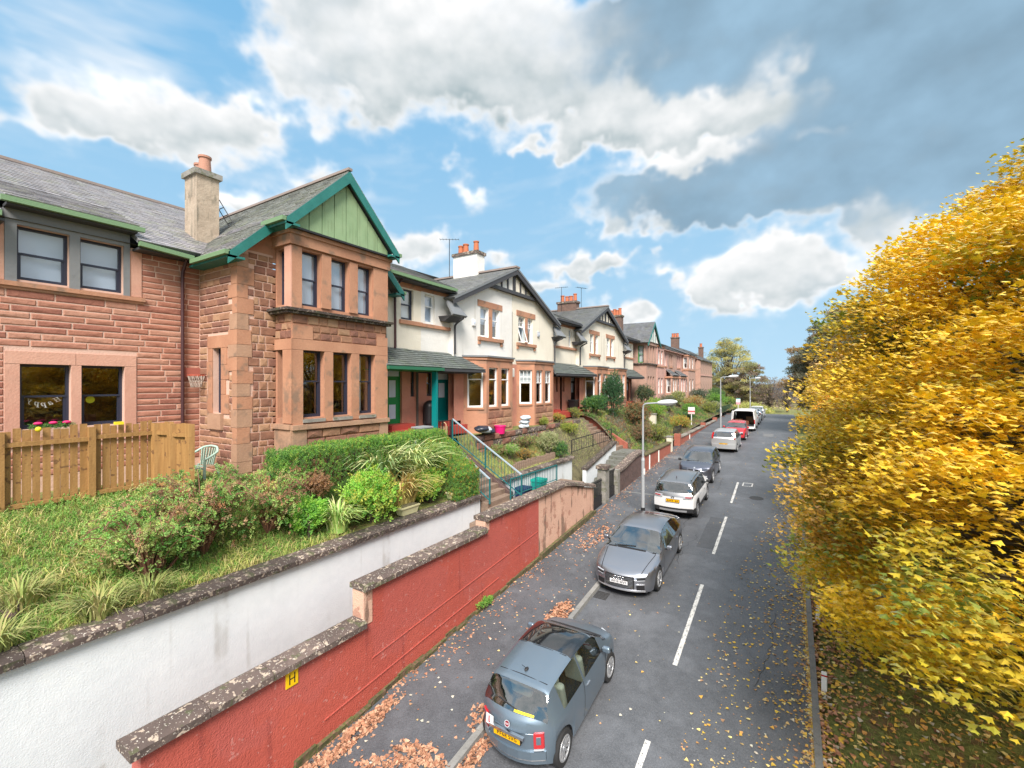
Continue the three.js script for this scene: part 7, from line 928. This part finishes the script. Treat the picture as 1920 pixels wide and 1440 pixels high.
// ---------------------------------------------------------------- street furniture
{
  const lm = std([0.42, 0.44, 0.46], 0.5, { metalness: 0.4 });
  const lamp = (label, p, r, h, far) => { const y = roadY(r) + 0.11, t = thing('street_lamp', label, 'street lamp', p, y, r, 'grey street lamps'), m = mb(); m.cyl(p, y, y + 0.28, r, 0.085, 0.085, 14); m.build('base_sleeve', M.black, t); const q = mb(); q.cyl(p, y + 0.28, y + 2.3, r, 0.075, 0.072, 14); q.cyl(p, y + 2.3, y + 2.42, r, 0.085, 0.06, 14); q.cyl(p, y + 2.42, y + h - 0.25, r, 0.05, 0.042, 12); q.build('column', lm, t); const a = mb(); a.tube([V(p, y + h - 0.3, r), V(p + 0.02, y + h - 0.08, r), V(p + 0.14, y + h, r), V(p + 0.7, y + h + 0.04, r)], 0.034, 8, 16); a.build('arm', lm, t); const g = new THREE.SphereGeometry(0.5, 20, 12); g.scale(0.86, 0.24, 0.34); g.rotateZ(0.08); g.translate(p + 1.0, y + h + 0.07, -r); const hd = mb(); hd.geo(g); hd.build('lamp_head', std([0.6, 0.62, 0.64], 0.35), t); mb().geo(new THREE.SphereGeometry(0.4, 16, 8, 0, 6.283, 1.57, 1.57).scale(0.7, 0.22, 0.32).translate(p + 1.02, y + h + 0.02, -r)).build('lens', std([0.6, 0.6, 0.55], 0.2), t); mb().box(p + .05, p + .08, y + 1.7, y + 1.95, r - .06, r + .06).build('number_tag', M.white, t); };
  lamp('tall grey street lamp on the pavement behind the dark grey fastback', -5.42, 19.4, 4.75); lamp('grey street lamp on the pavement beside the silver hatchback', -5.3, 43.5, 5.1); lamp('farthest grey street lamp, past the white van', -5.3, 77, 5.2);
  const hy = thing('hydrant_sign', 'small yellow fire hydrant plate lettered H on the red wall', 'sign', -7.28, 2.12, 4.56), cv = document.createElement('canvas'); cv.width = 128; cv.height = 160; const x = cv.getContext('2d'); x.fillStyle = '#f2c400'; x.fillRect(0, 0, 128, 160); x.fillStyle = '#111'; x.fillRect(28, 22, 14, 116); x.fillRect(86, 22, 14, 116); x.fillRect(28, 72, 72, 14); const tx = new THREE.CanvasTexture(cv); tx.colorSpace = THREE.SRGBColorSpace; tx.needsUpdate = true;
  const pl = shadow(new THREE.Mesh(new THREE.PlaneGeometry(0.2, 0.25), std([0.9, 0.9, 0.9], 0.5, { map: tx }))); pl.rotation.y = Math.PI / 2; pl.position.set(0.0, 0, 0); pl.name = 'sign_face'; hy.add(pl); const bk = shadow(new THREE.Mesh(new THREE.BoxGeometry(0.018, 0.27, 0.22), std([0.75, 0.55, 0.01], 0.5))); bk.position.x = -0.012; bk.name = 'sign_plate'; hy.add(bk);
  for (const [i, [p, r]] of [[0.58, 13.85], [0.57, 11.1]].entries()) { const y = land(p, r) - 0.05, t = thing('verge_marker', ['white marker post on the leafy verge, the farther of two', 'white marker post on the leafy verge, nearest the camera'][i], 'marker post', p, y, r); const g = new RoundedBoxGeometry(0.1, 0.5, 0.06, 3, 0.02); g.translate(0, 0.22, 0); const m = shadow(new THREE.Mesh(g, M.white)); m.name = 'post'; t.add(m); const b = shadow(new THREE.Mesh(new THREE.BoxGeometry(0.104, 0.03, 0.064), VM.lampRed)); b.name = 'reflector'; b.position.y = 0.4; t.add(b); }
  const board = (label, p, y, r, cols) => { const t = thing('sale_board', label, 'sign', p, y - 1.4, r); mb().box(p - 0.03, p + 0.03, y - 1.6, y + 0.1, r - .03, r + .03).build('post', M.white, t); cols.forEach(([c, y0, y1]) => mb().box(p - 0.3, p + 0.3, y + y0, y + y1, r - 0.05, r - 0.032).build('board', std(c, 0.6), t)); };
  board('red and white property board on a white post in the far gardens', -8.0, 4.25, 45, [[[0.7, 0.66, 0.66], 0.42, 0.75], [[0.5, 0.08, 0.08], 0.28, 0.42], [[0.72, 0.5, 0.5], 0.1, 0.28]]); board('white and pink property board above the far stone wall', -7.0, 3.9, 78, [[[0.02, 0.25, 0.25], 0.95, 1.05], [[0.72, 0.72, 0.72], 0.45, 0.95], [[0.6, 0.3, 0.35], 0.1, 0.45]]);
  const ae = (label, p, y, r, h, turn) => { const t = thing('tv_aerial', label, 'aerial', p, y, r), m = mb(); m.bar(V(p, y, r), V(p, y + h, r), 0.025); m.build('mast', M.iron, t); const b = mb(), c = Math.cos(turn), s = Math.sin(turn); b.bar(V(p - .5 * c, y + h, r - .5 * s), V(p + .5 * c, y + h, r + .5 * s), 0.02); for (let i = 0; i < 7; i++) { const k = -0.5 + i / 6; b.bar(V(p + k * c - .16 * s, y + h, r + k * s + .16 * c), V(p + k * c + .16 * s, y + h, r + k * s - .16 * c), 0.012); } b.build('antenna', M.iron, t); };
  ae('tall television aerial mast left of the nearest white chimney', -15.5, 12.9, 18.6, 2.0, 0.6); ae('television aerial beside the dark chimney of the second white gable', -15.6, 13, 32.6, 1.9, 0.2); ae('television aerial right of the second chimney pots', -14.5, 13, 34.0, 2.0, 1.1); ae('small television aerial on the ridge behind the green gable', -17.6, 13.2, 12.7, 1.1, 0.9);
  const al = (label, p, y, r, s) => { const t = thing('alarm_box', label, 'alarm box', p, y, r); const g = new RoundedBoxGeometry(0.08, 0.3, 0.24, 3, 0.03); const m = shadow(new THREE.Mesh(g, s ? std([0.4, 0.42, 0.45], 0.5) : M.white)); m.name = 'case'; t.add(m); const d = shadow(new THREE.Mesh(new THREE.CylinderGeometry(0.06, 0.06, 0.02, 14).rotateZ(Math.PI / 2), M.blind)); d.name = 'sounder'; d.position.x = 0.045; t.add(d); };
  al('white alarm box left of the sandstone window on the nearest gable', -12.16, 9.95, 16.3, 0); al('grey alarm box right of the open casement on the nearest gable', -12.16, 10.0, 22.4, 1);
  const bl = thing('wall_lantern', 'white box fitting between the two canted bays', 'wall fitting', -12.1, 7.75, 19.4); const bm = shadow(new THREE.Mesh(new RoundedBoxGeometry(0.24, 0.46, 0.3, 3, 0.05), std([0.66, 0.64, 0.58], 0.6))); bm.name = 'casing'; bl.add(bm); mb().geo(new THREE.BoxGeometry(0.28, 0.04, 0.34).translate(0, 0, 0)).p.length;
}
// ---------------------------------------------------------------- trees
function branchy(m, from, to, r0, r1, R, wob = 0.12) { const n = 4; let a = from; for (let i = 1; i <= n; i++) { const t = i / n, b = [lerp(from[0], to[0], t) + (i < n ? rr(-wob, wob, R) : 0), lerp(from[1], to[1], t) + (i < n ? rr(-wob, wob, R) : 0), lerp(from[2], to[2], t) + (i < n ? rr(-wob, wob, R) : 0)], A = new THREE.Vector3(...a), B = new THREE.Vector3(...b), d = B.clone().sub(A), g = new THREE.CylinderGeometry(lerp(r0, r1, t), lerp(r0, r1, (i - 1) / n), d.length() * 1.04, r0 > 0.08 ? 9 : 5, 1, true), o = new THREE.Object3D(); o.position.copy(A).addScaledVector(d, 0.5); o.quaternion.setFromUnitVectors(new THREE.Vector3(0, 1, 0), d.normalize()); o.updateMatrix(); m.geo(g, o.matrix); a = b; } }
// a broadleaf tree: trunk, limbs to every clump, leaves hanging round the clumps
function broadleaf(name, label, p, r, o) {
  const { cy, rad, ry, clumps, per, leaf, cols, trunk = 0.28, geo = G_MAPLE, seed, cs = 0.75, shell = 0.55, limit, mat = LEAFM, base, group, bare = 0 } = o, R = rng(seed), y0 = base ?? land(p, r) - 0.05, t = thing(name, label, 'tree', p, y0, r, group), list = [], tw = mb(), limb = mb();
  const top = cy - y0 + ry * 0.3; branchy(tw, [0, 0, 0], [0.1, top * 0.5, 0.05], trunk, trunk * 0.7, R, 0.08); branchy(tw, [0.1, top * 0.5, 0.05], [0, top, 0], trunk * 0.7, trunk * 0.3, R, 0.15);
  let made = 0, guard = 0;
  while (made < clumps && guard++ < clumps * 6) {
    let u = R() * 2 - 1; const a = R() * 6.283, s = Math.sqrt(1 - u * u), k = shell + (1 - shell) * Math.cbrt(R()), lump = 1 + 0.22 * perlin.noise(Math.cos(a) * s * 1.9 + seed, u * 1.9, Math.sin(a) * s * 1.9); const sq = u < 0 ? 0.85 : 1, hx = u > 0 ? 1 - (o.taper ?? 0) * u : 1;
    const c = [Math.cos(a) * s * k * rad * lump * hx, cy - y0 + u * k * ry * lump * sq, Math.sin(a) * s * k * rad * lump * hx]; if (limit && !limit(p + c[0], y0 + c[1], r - c[2])) continue; made++;
    if (made % 3 === 0 || bare) { const h = top * rr(0.25, 0.8, R); branchy(limb, [0, Math.min(h, c[1] * 0.9 + 0.2), 0], [c[0] * 0.97, c[1], c[2] * 0.97], trunk * 0.24, 0.012, R, rad * 0.05); }
    const cr = cs * rr(0.6, 1.25, R), tone = o.patchy ? clamp(0.36 + 0.8 * perlin.noise(c[0] * 0.55, c[1] * 0.6, c[2] * 0.55) + rr(-.25, .25, R)) : R(), cset = cols[tone < 0.5 ? 0 : tone < 0.72 ? 1 : tone < 0.88 ? 2 : 3] || cols[0], out = Math.hypot(...c) || 1;
    for (let i = 0; i < per; i++) {
      const b = R() * 6.283, d = Math.sqrt(R()) * cr, w = rr(-0.5, 0.5, R), x = c[0] + Math.cos(b) * d, z = c[2] + Math.sin(b) * d, y = c[1] + w * cr * 0.62 - d * d * 0.34 / cr;
      list.push([x, Math.max(0.3, y), z, rr(0.7, 2.0, R), Math.atan2(x - c[0] * 0.6, z - c[2] * 0.6) + rr(-1.1, 1.1, R), rr(-.7, .7, R), leaf * rr(0.6, 1.3, R), pick(cset, R, 0.4)]);
    }
  }
  const bk = shadow(new THREE.Mesh(tw.geometry(), M.bark)); bk.name = 'trunk'; t.add(bk); const lb = shadow(new THREE.Mesh(limb.geometry(), M.bark)); lb.name = 'branches'; lb.userData.kind = 'stuff'; t.add(lb); scatter('crown', geo, mat, list, t); return t;
}
FOL = 1; const MAPLEM = leafMat(0.6, 0.5);
const maple = [[[0.82, 0.59, 0.014], [0.85, 0.64, 0.02], [0.80, 0.54, 0.012], [0.84, 0.61, 0.03]], [[0.55, 0.44, 0.02], [0.44, 0.41, 0.025], [0.66, 0.52, 0.02]], [[0.17, 0.25, 0.02], [0.22, 0.29, 0.025], [0.34, 0.34, 0.03]], [[0.68, 0.42, 0.04], [0.75, 0.49, 0.05], [0.56, 0.34, 0.08]]];
broadleaf('maple_tree', 'large golden maple overhanging the right kerb, nearest the camera', 6.9, 11.2, { cy: 5.7, rad: 6.7, ry: 6.9, taper: 0.3, clumps: 1500, per: 230, leaf: 0.092, cols: maple, seed: 71, trunk: 0.34, cs: 0.8, shell: 0.74, mat: MAPLEM, patchy: 1, limit: (p, y, r) => y > Math.max(1.6, 7.1 - 0.43 * Math.hypot(p, r)) });
broadleaf('maple_tree', 'second golden maple beyond the nearest one, brown-tinged at the top', 6.9, 21.5, { cy: 5.8, rad: 6.3, ry: 5.2, taper: 0.35, clumps: 560, per: 150, leaf: 0.13, cols: [maple[0], maple[3], maple[1], maple[2]], seed: 72, trunk: 0.3, cs: 0.9, shell: 0.7, mat: MAPLEM, patchy: 1 });
broadleaf('maple_tree', 'golden maple further along the verge, partly hidden by the nearer two', 7.2, 31, { cy: 6.8, rad: 5.6, ry: 4.4, clumps: 200, per: 70, leaf: 0.22, cols: [maple[3], maple[1], maple[0], maple[3]], seed: 73, cs: 0.95 });
FOL = 1.7;
const dusk = [[[0.10, 0.10, 0.055], [0.13, 0.125, 0.07], [0.085, 0.09, 0.055]], [[0.16, 0.12, 0.06], [0.2, 0.14, 0.06]], [[0.09, 0.10, 0.06]], [[0.22, 0.14, 0.05]]];
broadleaf('tree', 'tall grey-green tree behind the golden maples, brownish on one side', 5.6, 50, { cy: 8.6, rad: 5.4, ry: 5.6, clumps: 260, per: 120, leaf: 0.32, geo: G_SPRIG, cols: dusk, seed: 81, trunk: 0.35, cs: 1.0 });
broadleaf('tree', 'dark grey-green tree left of the tall one at the end of the park', 5.0, 64, { cy: 7.4, rad: 4.6, ry: 4.6, clumps: 200, per: 110, leaf: 0.34, geo: G_SPRIG, cols: dusk, seed: 82, trunk: 0.3, cs: 0.95 });
broadleaf('tree', 'small orange-brown tree in front of the grey-green trees', 4.3, 40, { cy: 5.6, rad: 2.6, ry: 2.6, clumps: 80, per: 90, leaf: 0.24, geo: G_SPRIG, cols: [[[0.34, 0.19, 0.05], [0.28, 0.16, 0.05]], maple[3], [[0.2, 0.16, 0.06]], maple[1]], seed: 83, cs: 0.7 });
for (const [i, [p, r, h]] of [[30, -10, 9], [31, 8, 9.5], [30, 26, 10], [30, 45, 10]].entries()) broadleaf('tree', ['dark park tree outside the frame behind the camera', 'dark park tree outside the frame to the right', 'dark park tree behind the nearest maple', 'dark park tree behind the far maples'][i], p, r, { cy: h, rad: 6, ry: 6, clumps: 150, per: 70, leaf: 0.5, geo: G_SPRIG, cols: [C.dark, C.dark, C.olive, C.olive], seed: 90 + i, cs: 1.5 });
// trees past the end of the road
const wil = [[[0.36, 0.33, 0.11], [0.31, 0.29, 0.1], [0.4, 0.36, 0.13]], [[0.2, 0.18, 0.08]], [[0.17, 0.18, 0.07]], [[0.34, 0.29, 0.06]]], twig = [[[0.20, 0.14, 0.10], [0.16, 0.12, 0.09]], [[0.22, 0.16, 0.1]], [[0.15, 0.12, 0.09]], [[0.2, 0.12, 0.09]]];
broadleaf('willow_tree', 'tall yellow-olive willow past the end house', -10.6, 99, { cy: 9.0, rad: 5.0, ry: 7.6, clumps: 230, per: 60, leaf: 0.26, taper: 0.3, bare: 1, geo: G_SPRIG, cols: wil, seed: 101, cs: 1.0, shell: 0.4, base: 1.4 });
broadleaf('willow_tree', 'olive willow left of the tall one, thinner at the top', -16.8, 104, { cy: 7.6, rad: 4.8, ry: 6.0, clumps: 150, per: 55, leaf: 0.26, taper: 0.3, geo: G_SPRIG, cols: [wil[1], wil[2], wil[0], wil[1]], seed: 102, cs: 1.0, shell: 0.4, base: 1.4, bare: 1 });
broadleaf('willow_tree', 'greyish half-bare tree right of the yellow willow', -6.9, 96, { cy: 6.8, rad: 3.6, ry: 4.6, clumps: 110, per: 60, leaf: 0.3, geo: G_SPRIG, cols: [twig[0], wil[1], wil[2], wil[0]], seed: 103, cs: 0.8, shell: 0.4, base: 1.3, bare: 1 });
broadleaf('bare_tree', 'nearly leafless tree with forked trunk at the top of the road', -3.3, 92, { cy: 5.8, rad: 2.5, ry: 3.4, clumps: 130, per: 9, leaf: 0.2, geo: G_SPRIG, cols: twig, seed: 104, cs: 0.5, shell: 0.35, base: 1.6, bare: 1, trunk: 0.2 });
broadleaf('bare_tree', 'leafless thin tree just left of the grey-green trees', -0.6, 88, { cy: 5.6, rad: 2.2, ry: 3.2, clumps: 100, per: 9, leaf: 0.2, geo: G_SPRIG, cols: twig, seed: 105, cs: 0.5, shell: 0.35, base: 1.6, bare: 1, trunk: 0.18 });
broadleaf('bare_tree', 'bare purple-brown tree between the willow and the end house', -21, 92, { cy: 9.5, rad: 3.4, ry: 4.4, clumps: 140, per: 12, leaf: 0.24, geo: G_SPRIG, cols: twig, seed: 106, cs: 0.6, shell: 0.35, base: 1.6, bare: 1, trunk: 0.22 });
{ // far wood, read as one mass
  const R = rng(120), l = []; for (let i = 0; i < 16000; i++) { const p = rr(-220, 160, R), r = rr(150, 230, R), h = (4.5 + 4 * perlin.noise(p * 0.05, r * 0.03, 4) + 2.5 * perlin.noise(p * 0.21, r * 0.1, 8)); l.push([p, -4.5 + Math.pow(R(), 0.8) * Math.max(2, h), -r, rr(0, 1.5, R), R() * 6.283, rr(-.5, .5, R), rr(1.2, 2.2, R), pick(R() < 0.5 ? twig[0] : R() < 0.6 ? wil[0] : C.olive, R)]); } const w = scatter('far_woodland', G_SPRIG, LEAFM, l); w.userData.label = 'hazy far woodland beyond the end of the road'; w.userData.category = 'woodland';
  const R2 = rng(121), l2 = []; for (let i = 0; i < 3000; i++) { const p = rr(-12, -2.5, R2), r = 86 + rr(-3, 3, R2) - p * 0.5; l2.push([p, 1.5 + Math.pow(R2(), 1.4) * 2.2 * Math.max(0.15, 1 - ((p + 6.2) / 5) ** 2), -r, rr(0, 1.4, R2), R2() * 6.283, 0, rr(.3, .55, R2), pick([[0.3, 0.31, 0.08], [0.24, 0.27, 0.07], [0.34, 0.32, 0.1]], R2)]); } const w2 = scatter('scrub', G_SPRIG, LEAFM, l2); w2.userData.label = 'yellow-green scrub on the bank at the end of the road'; w2.userData.category = 'scrub';
}
FOL = 1.5;
// ---------------------------------------------------------------- the far front gardens
const S = (label, p, r, rp, h, rz, cols, o) => shrub((o && o.nm) || 'shrub', label, p, bankY(Math.max(-14, Math.min(p, -7.7)), r) - 0.1, r, rp, h, rz, cols, { n: 700, leaf: 0.16, ...o });
S('tall dark green conifer column before the second white gable', -10.6, 30.4, 0.75, 3.1, 0.75, C.conifer, { nm: 'conifer', n: 2200, lobes: 1, leaf: 0.15, rough: 0.1 });
S('rounded dark green bush left of the conifer', -11.0, 27.9, 0.8, 1.75, 0.8, [...C.conifer, ...C.green], { n: 1300, lobes: 5 });
S('feathery rust-brown shrub right of the conifer', -9.6, 32.0, 1.15, 2.1, 1.3, [...C.rust, ...C.olive, ...C.olive], { n: 2000, leaf: 0.16, lobes: 7, rough: 0.5 });
S('straw-brown twiggy shrub below the feathery one', -8.8, 30.6, 0.9, 1.3, 1.0, [...C.olive, ...C.brown], { n: 1300, lobes: 6, rough: 0.5 });
S('yellowish green shrub over the mossy red wall', -8.4, 33.6, 0.8, 1.3, 1.3, [...C.yellowGreen, ...C.olive], { n: 1200 });
S('bright lime shrub spreading right of the street lamp column', -9.8, 38.4, 1.3, 2.0, 1.9, [...C.bright, ...C.yellowGreen], { n: 2000, lobes: 7 });
S('low yellow-green ground shrub along the pale-coped red wall', -8.3, 41.5, 0.8, 1.2, 2.0, [...C.yellowGreen, ...C.gold], { n: 1400, lobes: 7 });
S('dark green mound below the property board', -8.6, 46.2, 0.9, 1.2, 1.4, [...C.dark, ...C.green], { n: 1000 });
S('dull olive bush at the dark slatted porch', -11.2, 40.3, 1.0, 2.4, 1.2, [...C.olive, ...C.dark], { n: 1300 });
S('grey-green shrub between the porch and the pinkish bay', -10.2, 43.6, 1.1, 1.6, 1.4, [...C.grey, ...C.olive], { n: 1100 });
S('clipped light green dome beside the property board', -8.9, 49.4, 0.8, 1.5, 1.0, [...C.green, ...C.bright], { n: 1100, lobes: 1, rough: 0.06 });
S('pale spiky shrub below the far porch bays', -10.4, 49.5, 1.2, 1.9, 1.6, [...C.yellowGreen, ...C.cream, ...C.olive], { n: 1200 });
S('orange-brown shrub in the far gardens right of the dome', -9.6, 55.0, 1.3, 2.0, 1.9, [...C.rust, ...C.cream, ...C.gold], { n: 1400 });
S('olive round bush above the far stone wall', -8.4, 58.5, 1.0, 1.5, 1.5, [...C.olive, ...C.yellowGreen], { n: 1100 });
S('bluish dark conifer bush before the two-storey bay', -10.2, 62, 1.2, 2.3, 1.6, [...C.dark, ...C.grey], { n: 1300 });
S('grey leafy shrub above the far end of the wall', -8.6, 65.5, 1.0, 1.5, 2.0, [...C.grey, ...C.cream], { n: 1100 });
S('fresh green bush near the last lamp', -9.2, 71, 1.5, 2.2, 2.2, [...C.green, ...C.bright], { n: 1400 });
S('dark hedge-like bush at the foot of the end house', -10.2, 77, 1.4, 2.4, 2.6, [...C.dark, ...C.green], { n: 1400 });
S('last pale green bush past the end house', -8.8, 81.5, 1.4, 2.0, 2.4, [...C.yellowGreen, ...C.green], { n: 1300 });
S('dark strip of hedge on top of the far stone wall', -7.85, 67, 0.35, 0.9, 8.5, C.dark, { nm: 'hedge', cat: 'hedge', n: 1500, lobes: 9 });
// nearest terrace garden
S('low pale green shrub on the mossy terrace left of the golden one', -10.7, 16.9, 0.5, 0.75, 0.5, [...C.bright, ...C.cream], { n: 700, leaf: 0.09 });
S('rounded golden-brown heather beside the pale green shrub', -10.5, 18.1, 0.45, 0.7, 0.5, [...C.gold, ...C.olive], { n: 700, leaf: 0.08 });
S('variegated cream-leaved shrub in the middle of the terrace', -10.4, 20.2, 0.5, 1.35, 0.55, C.cream, { n: 900, leaf: 0.11 });
S('bright green upright shrub at the terrace corner by the black railing', -9.95, 20.7, 0.4, 0.95, 0.4, C.conifer.concat(C.green), { n: 700, leaf: 0.09, lobes: 1 });
S('lime green dome shrub near the second staircase', -10.8, 23.6, 0.6, 0.9, 0.8, C.yellowGreen, { n: 700, leaf: 0.1 });
S('brown scrubby plants on the stone edging under the pink bucket', -10.9, 16.0, 0.5, 0.65, 0.8, [...C.wild, ...C.brown], { n: 700, leaf: 0.09, rough: 0.6 });
S('brown seed-headed plants along the upper stone edging', -11.0, 18.9, 0.5, 0.7, 1.2, [...C.wild, ...C.brown, ...C.olive], { n: 900, leaf: 0.09, rough: 0.6 });
S('small yellow-leaved plant in front of the second bay', -11.3, 21.4, 0.35, 0.75, 0.4, C.yellowGreen, { n: 400, leaf: 0.1 });
S('potted yellow lilies by the red steps of the middle doors', -11.4, 23.4, 0.4, 0.7, 0.5, [...C.gold, ...C.yellowGreen], { n: 400, leaf: 0.11 });
S('mossy round bush by the black bin', -11.6, 26.2, 0.5, 0.8, 0.6, [...C.yellowGreen, ...C.olive], { n: 600, leaf: 0.09 });
S('straggling green plant against the foot of the red wall', -7.18, 10.2, 0.12, 0.3, 0.35, C.bright, { n: 120, leaf: 0.09, nm: 'weed' }).position.y = roadY(10.2) + 0.1;
{ const t = thing('garden_wall', 'short cream garden wall end behind the lime shrub', 'wall', -9.6, 3.7, 36.6); mb().box(-10.6, -9.2, 3.4, 4.75, 36.4, 36.8).build('wall_face', std([0.6, 0.56, 0.45], 0.85, { bumpMap: bumpCast, bumpScale: 0.01 }), t); mb().box(-10.65, -9.15, 4.75, 4.83, 36.35, 36.85).build('coping_stone', M.concrete, t);
  const ir = thing('garden_railing', 'short black railing on the red wall below the lime shrub', 'railing', -7.9, 3, 38); for (let i = 0; i < 12; i++) mb().bar(V(-7.9, 2.9, 36.8 + i * .28), V(-7.9, 3.75, 36.8 + i * .28), 0.03).build('bar', M.iron, ir); mb().bar(V(-7.9, 3.7, 36.7), V(-7.9, 3.7, 40), 0.04).build('rail', M.iron, ir); }
FOL = 1.1;
// ---------------------------------------------------------------- fallen leaves
{
  const R = rng(140), dry = [[0.32, 0.15, 0.085], [0.38, 0.20, 0.12], [0.26, 0.12, 0.07], [0.43, 0.25, 0.16]], gold = [[0.62, 0.42, 0.06], [0.58, 0.33, 0.06], [0.48, 0.26, 0.08], [0.66, 0.52, 0.2]], pale = [[0.45, 0.42, 0.34], [0.5, 0.36, 0.16], [0.36, 0.2, 0.11]];
  const fall = (l, p, r, y, s, cols, tilt = 0.35) => l.push([p, y + 0.006, -r, rr(-tilt, tilt, R), R() * 6.283, rr(-tilt, tilt, R), s, pick(cols, R, 0.4)]);
  const a = []; for (let i = 0; i < 650; i++) { const r = Math.pow(R(), 1.5) * 46 + 2, p = rr(-4.85, 0.3, R); fall(a, p, r, roadY(r), Math.pow(R(), 1.6) * 0.06 + 0.025, R() < 0.5 ? pale : gold, 0.2); }
  for (let i = 0; i < 8500; i++) { const r = rr(4, 34, R), p = 0.33 - Math.pow(R(), 5) * 2.0 * sstep(36, 10, r); fall(a, p, r, roadY(r), 0.025 + Math.pow(R(), 1.5) * 0.075, R() < 0.65 ? gold : pale, 0.25); }
  const A = scatter('fallen_leaves', G_FALLEN, DRYM, a); A.userData.label = 'yellow and brown leaves strewn over the road, thickest at the right kerb'; A.userData.category = 'leaves';
  const b = []; for (let i = 0; i < 900; i++) { const r = Math.pow(R(), 1.4) * 40 + 3, p = rr(-7.25, -5.05, R); fall(b, p, r, roadY(r) + 0.11, rr(0.04, 0.085, R), R() < 0.6 ? dry : pale, 0.2); }
  for (let i = 0; i < 2200; i++) { const r = rr(3.5, 40, R), p = -7.24 + Math.pow(R(), 3) * 0.6; if (perlin.noise(r * 0.9, 0, 3) < 0 && R() < .7) continue; fall(b, p, r, roadY(r) + 0.11, rr(0.05, 0.09, R), dry); }
  const B = scatter('fallen_leaves', G_FALLEN, DRYM, b); B.userData.label = 'brown leaves scattered on the pavement and along the foot of the red wall'; B.userData.category = 'leaves';
  const pile = (label, list) => { const l = []; for (const [p, r, dp, dr, n, yy, h] of list) for (let i = 0; i < n; i++) { const q = Math.sqrt(R()) * rr(0.6, 1.1, R), an = R() * 6.283, x = Math.cos(an) * q, z = Math.sin(an) * q, nz = perlin.noise(x * 3 + p, z * 3 + r, 0); if (nz < -0.18) continue; fall(l, p + x * dp, r + z * dr, roadY(r + z * dr) + yy + Math.max(0, 1 - q) * h * R(), rr(0.06, 0.11, R), dry, 0.7); } const m = scatter('leaf_pile', G_FALLEN, DRYM, l); m.userData.label = label; m.userData.category = 'leaves'; };
  pile('drift of rust-brown leaves over the pavement and kerb left of the small blue-grey car', [[-5.55, 5.8, 0.65, 0.35, 620, 0.11, 0.04], [-4.8, 6.2, 0.2, 0.9, 600, 0.0, 0.08], [-5.1, 7.2, 0.3, 0.5, 220, 0.11, 0.02], [-5.9, 5.2, 0.6, 0.35, 350, 0.11, 0.04]]);
  pile('rust-brown leaf heap on the pavement beyond the bonnet of the small car', [[-5.3, 10.9, 0.28, 0.75, 900, 0.11, 0.12]]);
  pile('long drift of brown leaves against the lower red wall', [[-6.95, 5.7, 0.22, 1.1, 900, 0.11, 0.08], [-7.0, 4.4, 0.25, 0.8, 500, 0.11, 0.06]]);
  pile('thin scatter of reddish leaves on the pavement near the gate pillar', [[-6.3, 16.2, 0.45, 1.6, 420, 0.11, 0.01]]);
  const c = []; for (let i = 0; i < 17000; i++) { const r = rr(3, 36, R), d = Math.pow(R(), 1.8) * 7, p = 0.47 + d; fall(c, p, r, land(p, r) + rr(0, 0.04, R), rr(0.06, 0.12, R), R() < clamp(0.5 - d * 0.2) ? dry : R() < 0.75 ? gold : pale, 0.4); }
  const D = scatter('fallen_leaves', G_FALLEN, DRYM, c); D.userData.label = 'golden and brown leaves covering the grass verge under the maples'; D.userData.category = 'leaves';
  const g = []; for (let i = 0; i < 26000; i++) { const r = rr(3, 30, R), p = 0.7 + Math.pow(R(), 1.2) * 8; if (p < 1.4 && R() < 0.6) continue; g.push([p, land(p, r) - 0.01, -r, rr(-.3, .3, R), R() * 6.283, rr(-.3, .4, R), rr(0.07, 0.16, R), pick([[0.26, 0.3, 0.06], [0.33, 0.33, 0.08], [0.21, 0.28, 0.05], [0.42, 0.33, 0.11]], R)]); }
  const Gs = scatter('grass', G_BLADE, GRASSM, g); Gs.userData.label = 'rough olive grass of the verge under the maples'; Gs.userData.category = 'grass';
}
// scene.fog = new THREE.FogExp2(0xc9d6e2, 0.0026);
renderer.render(scene, camera);
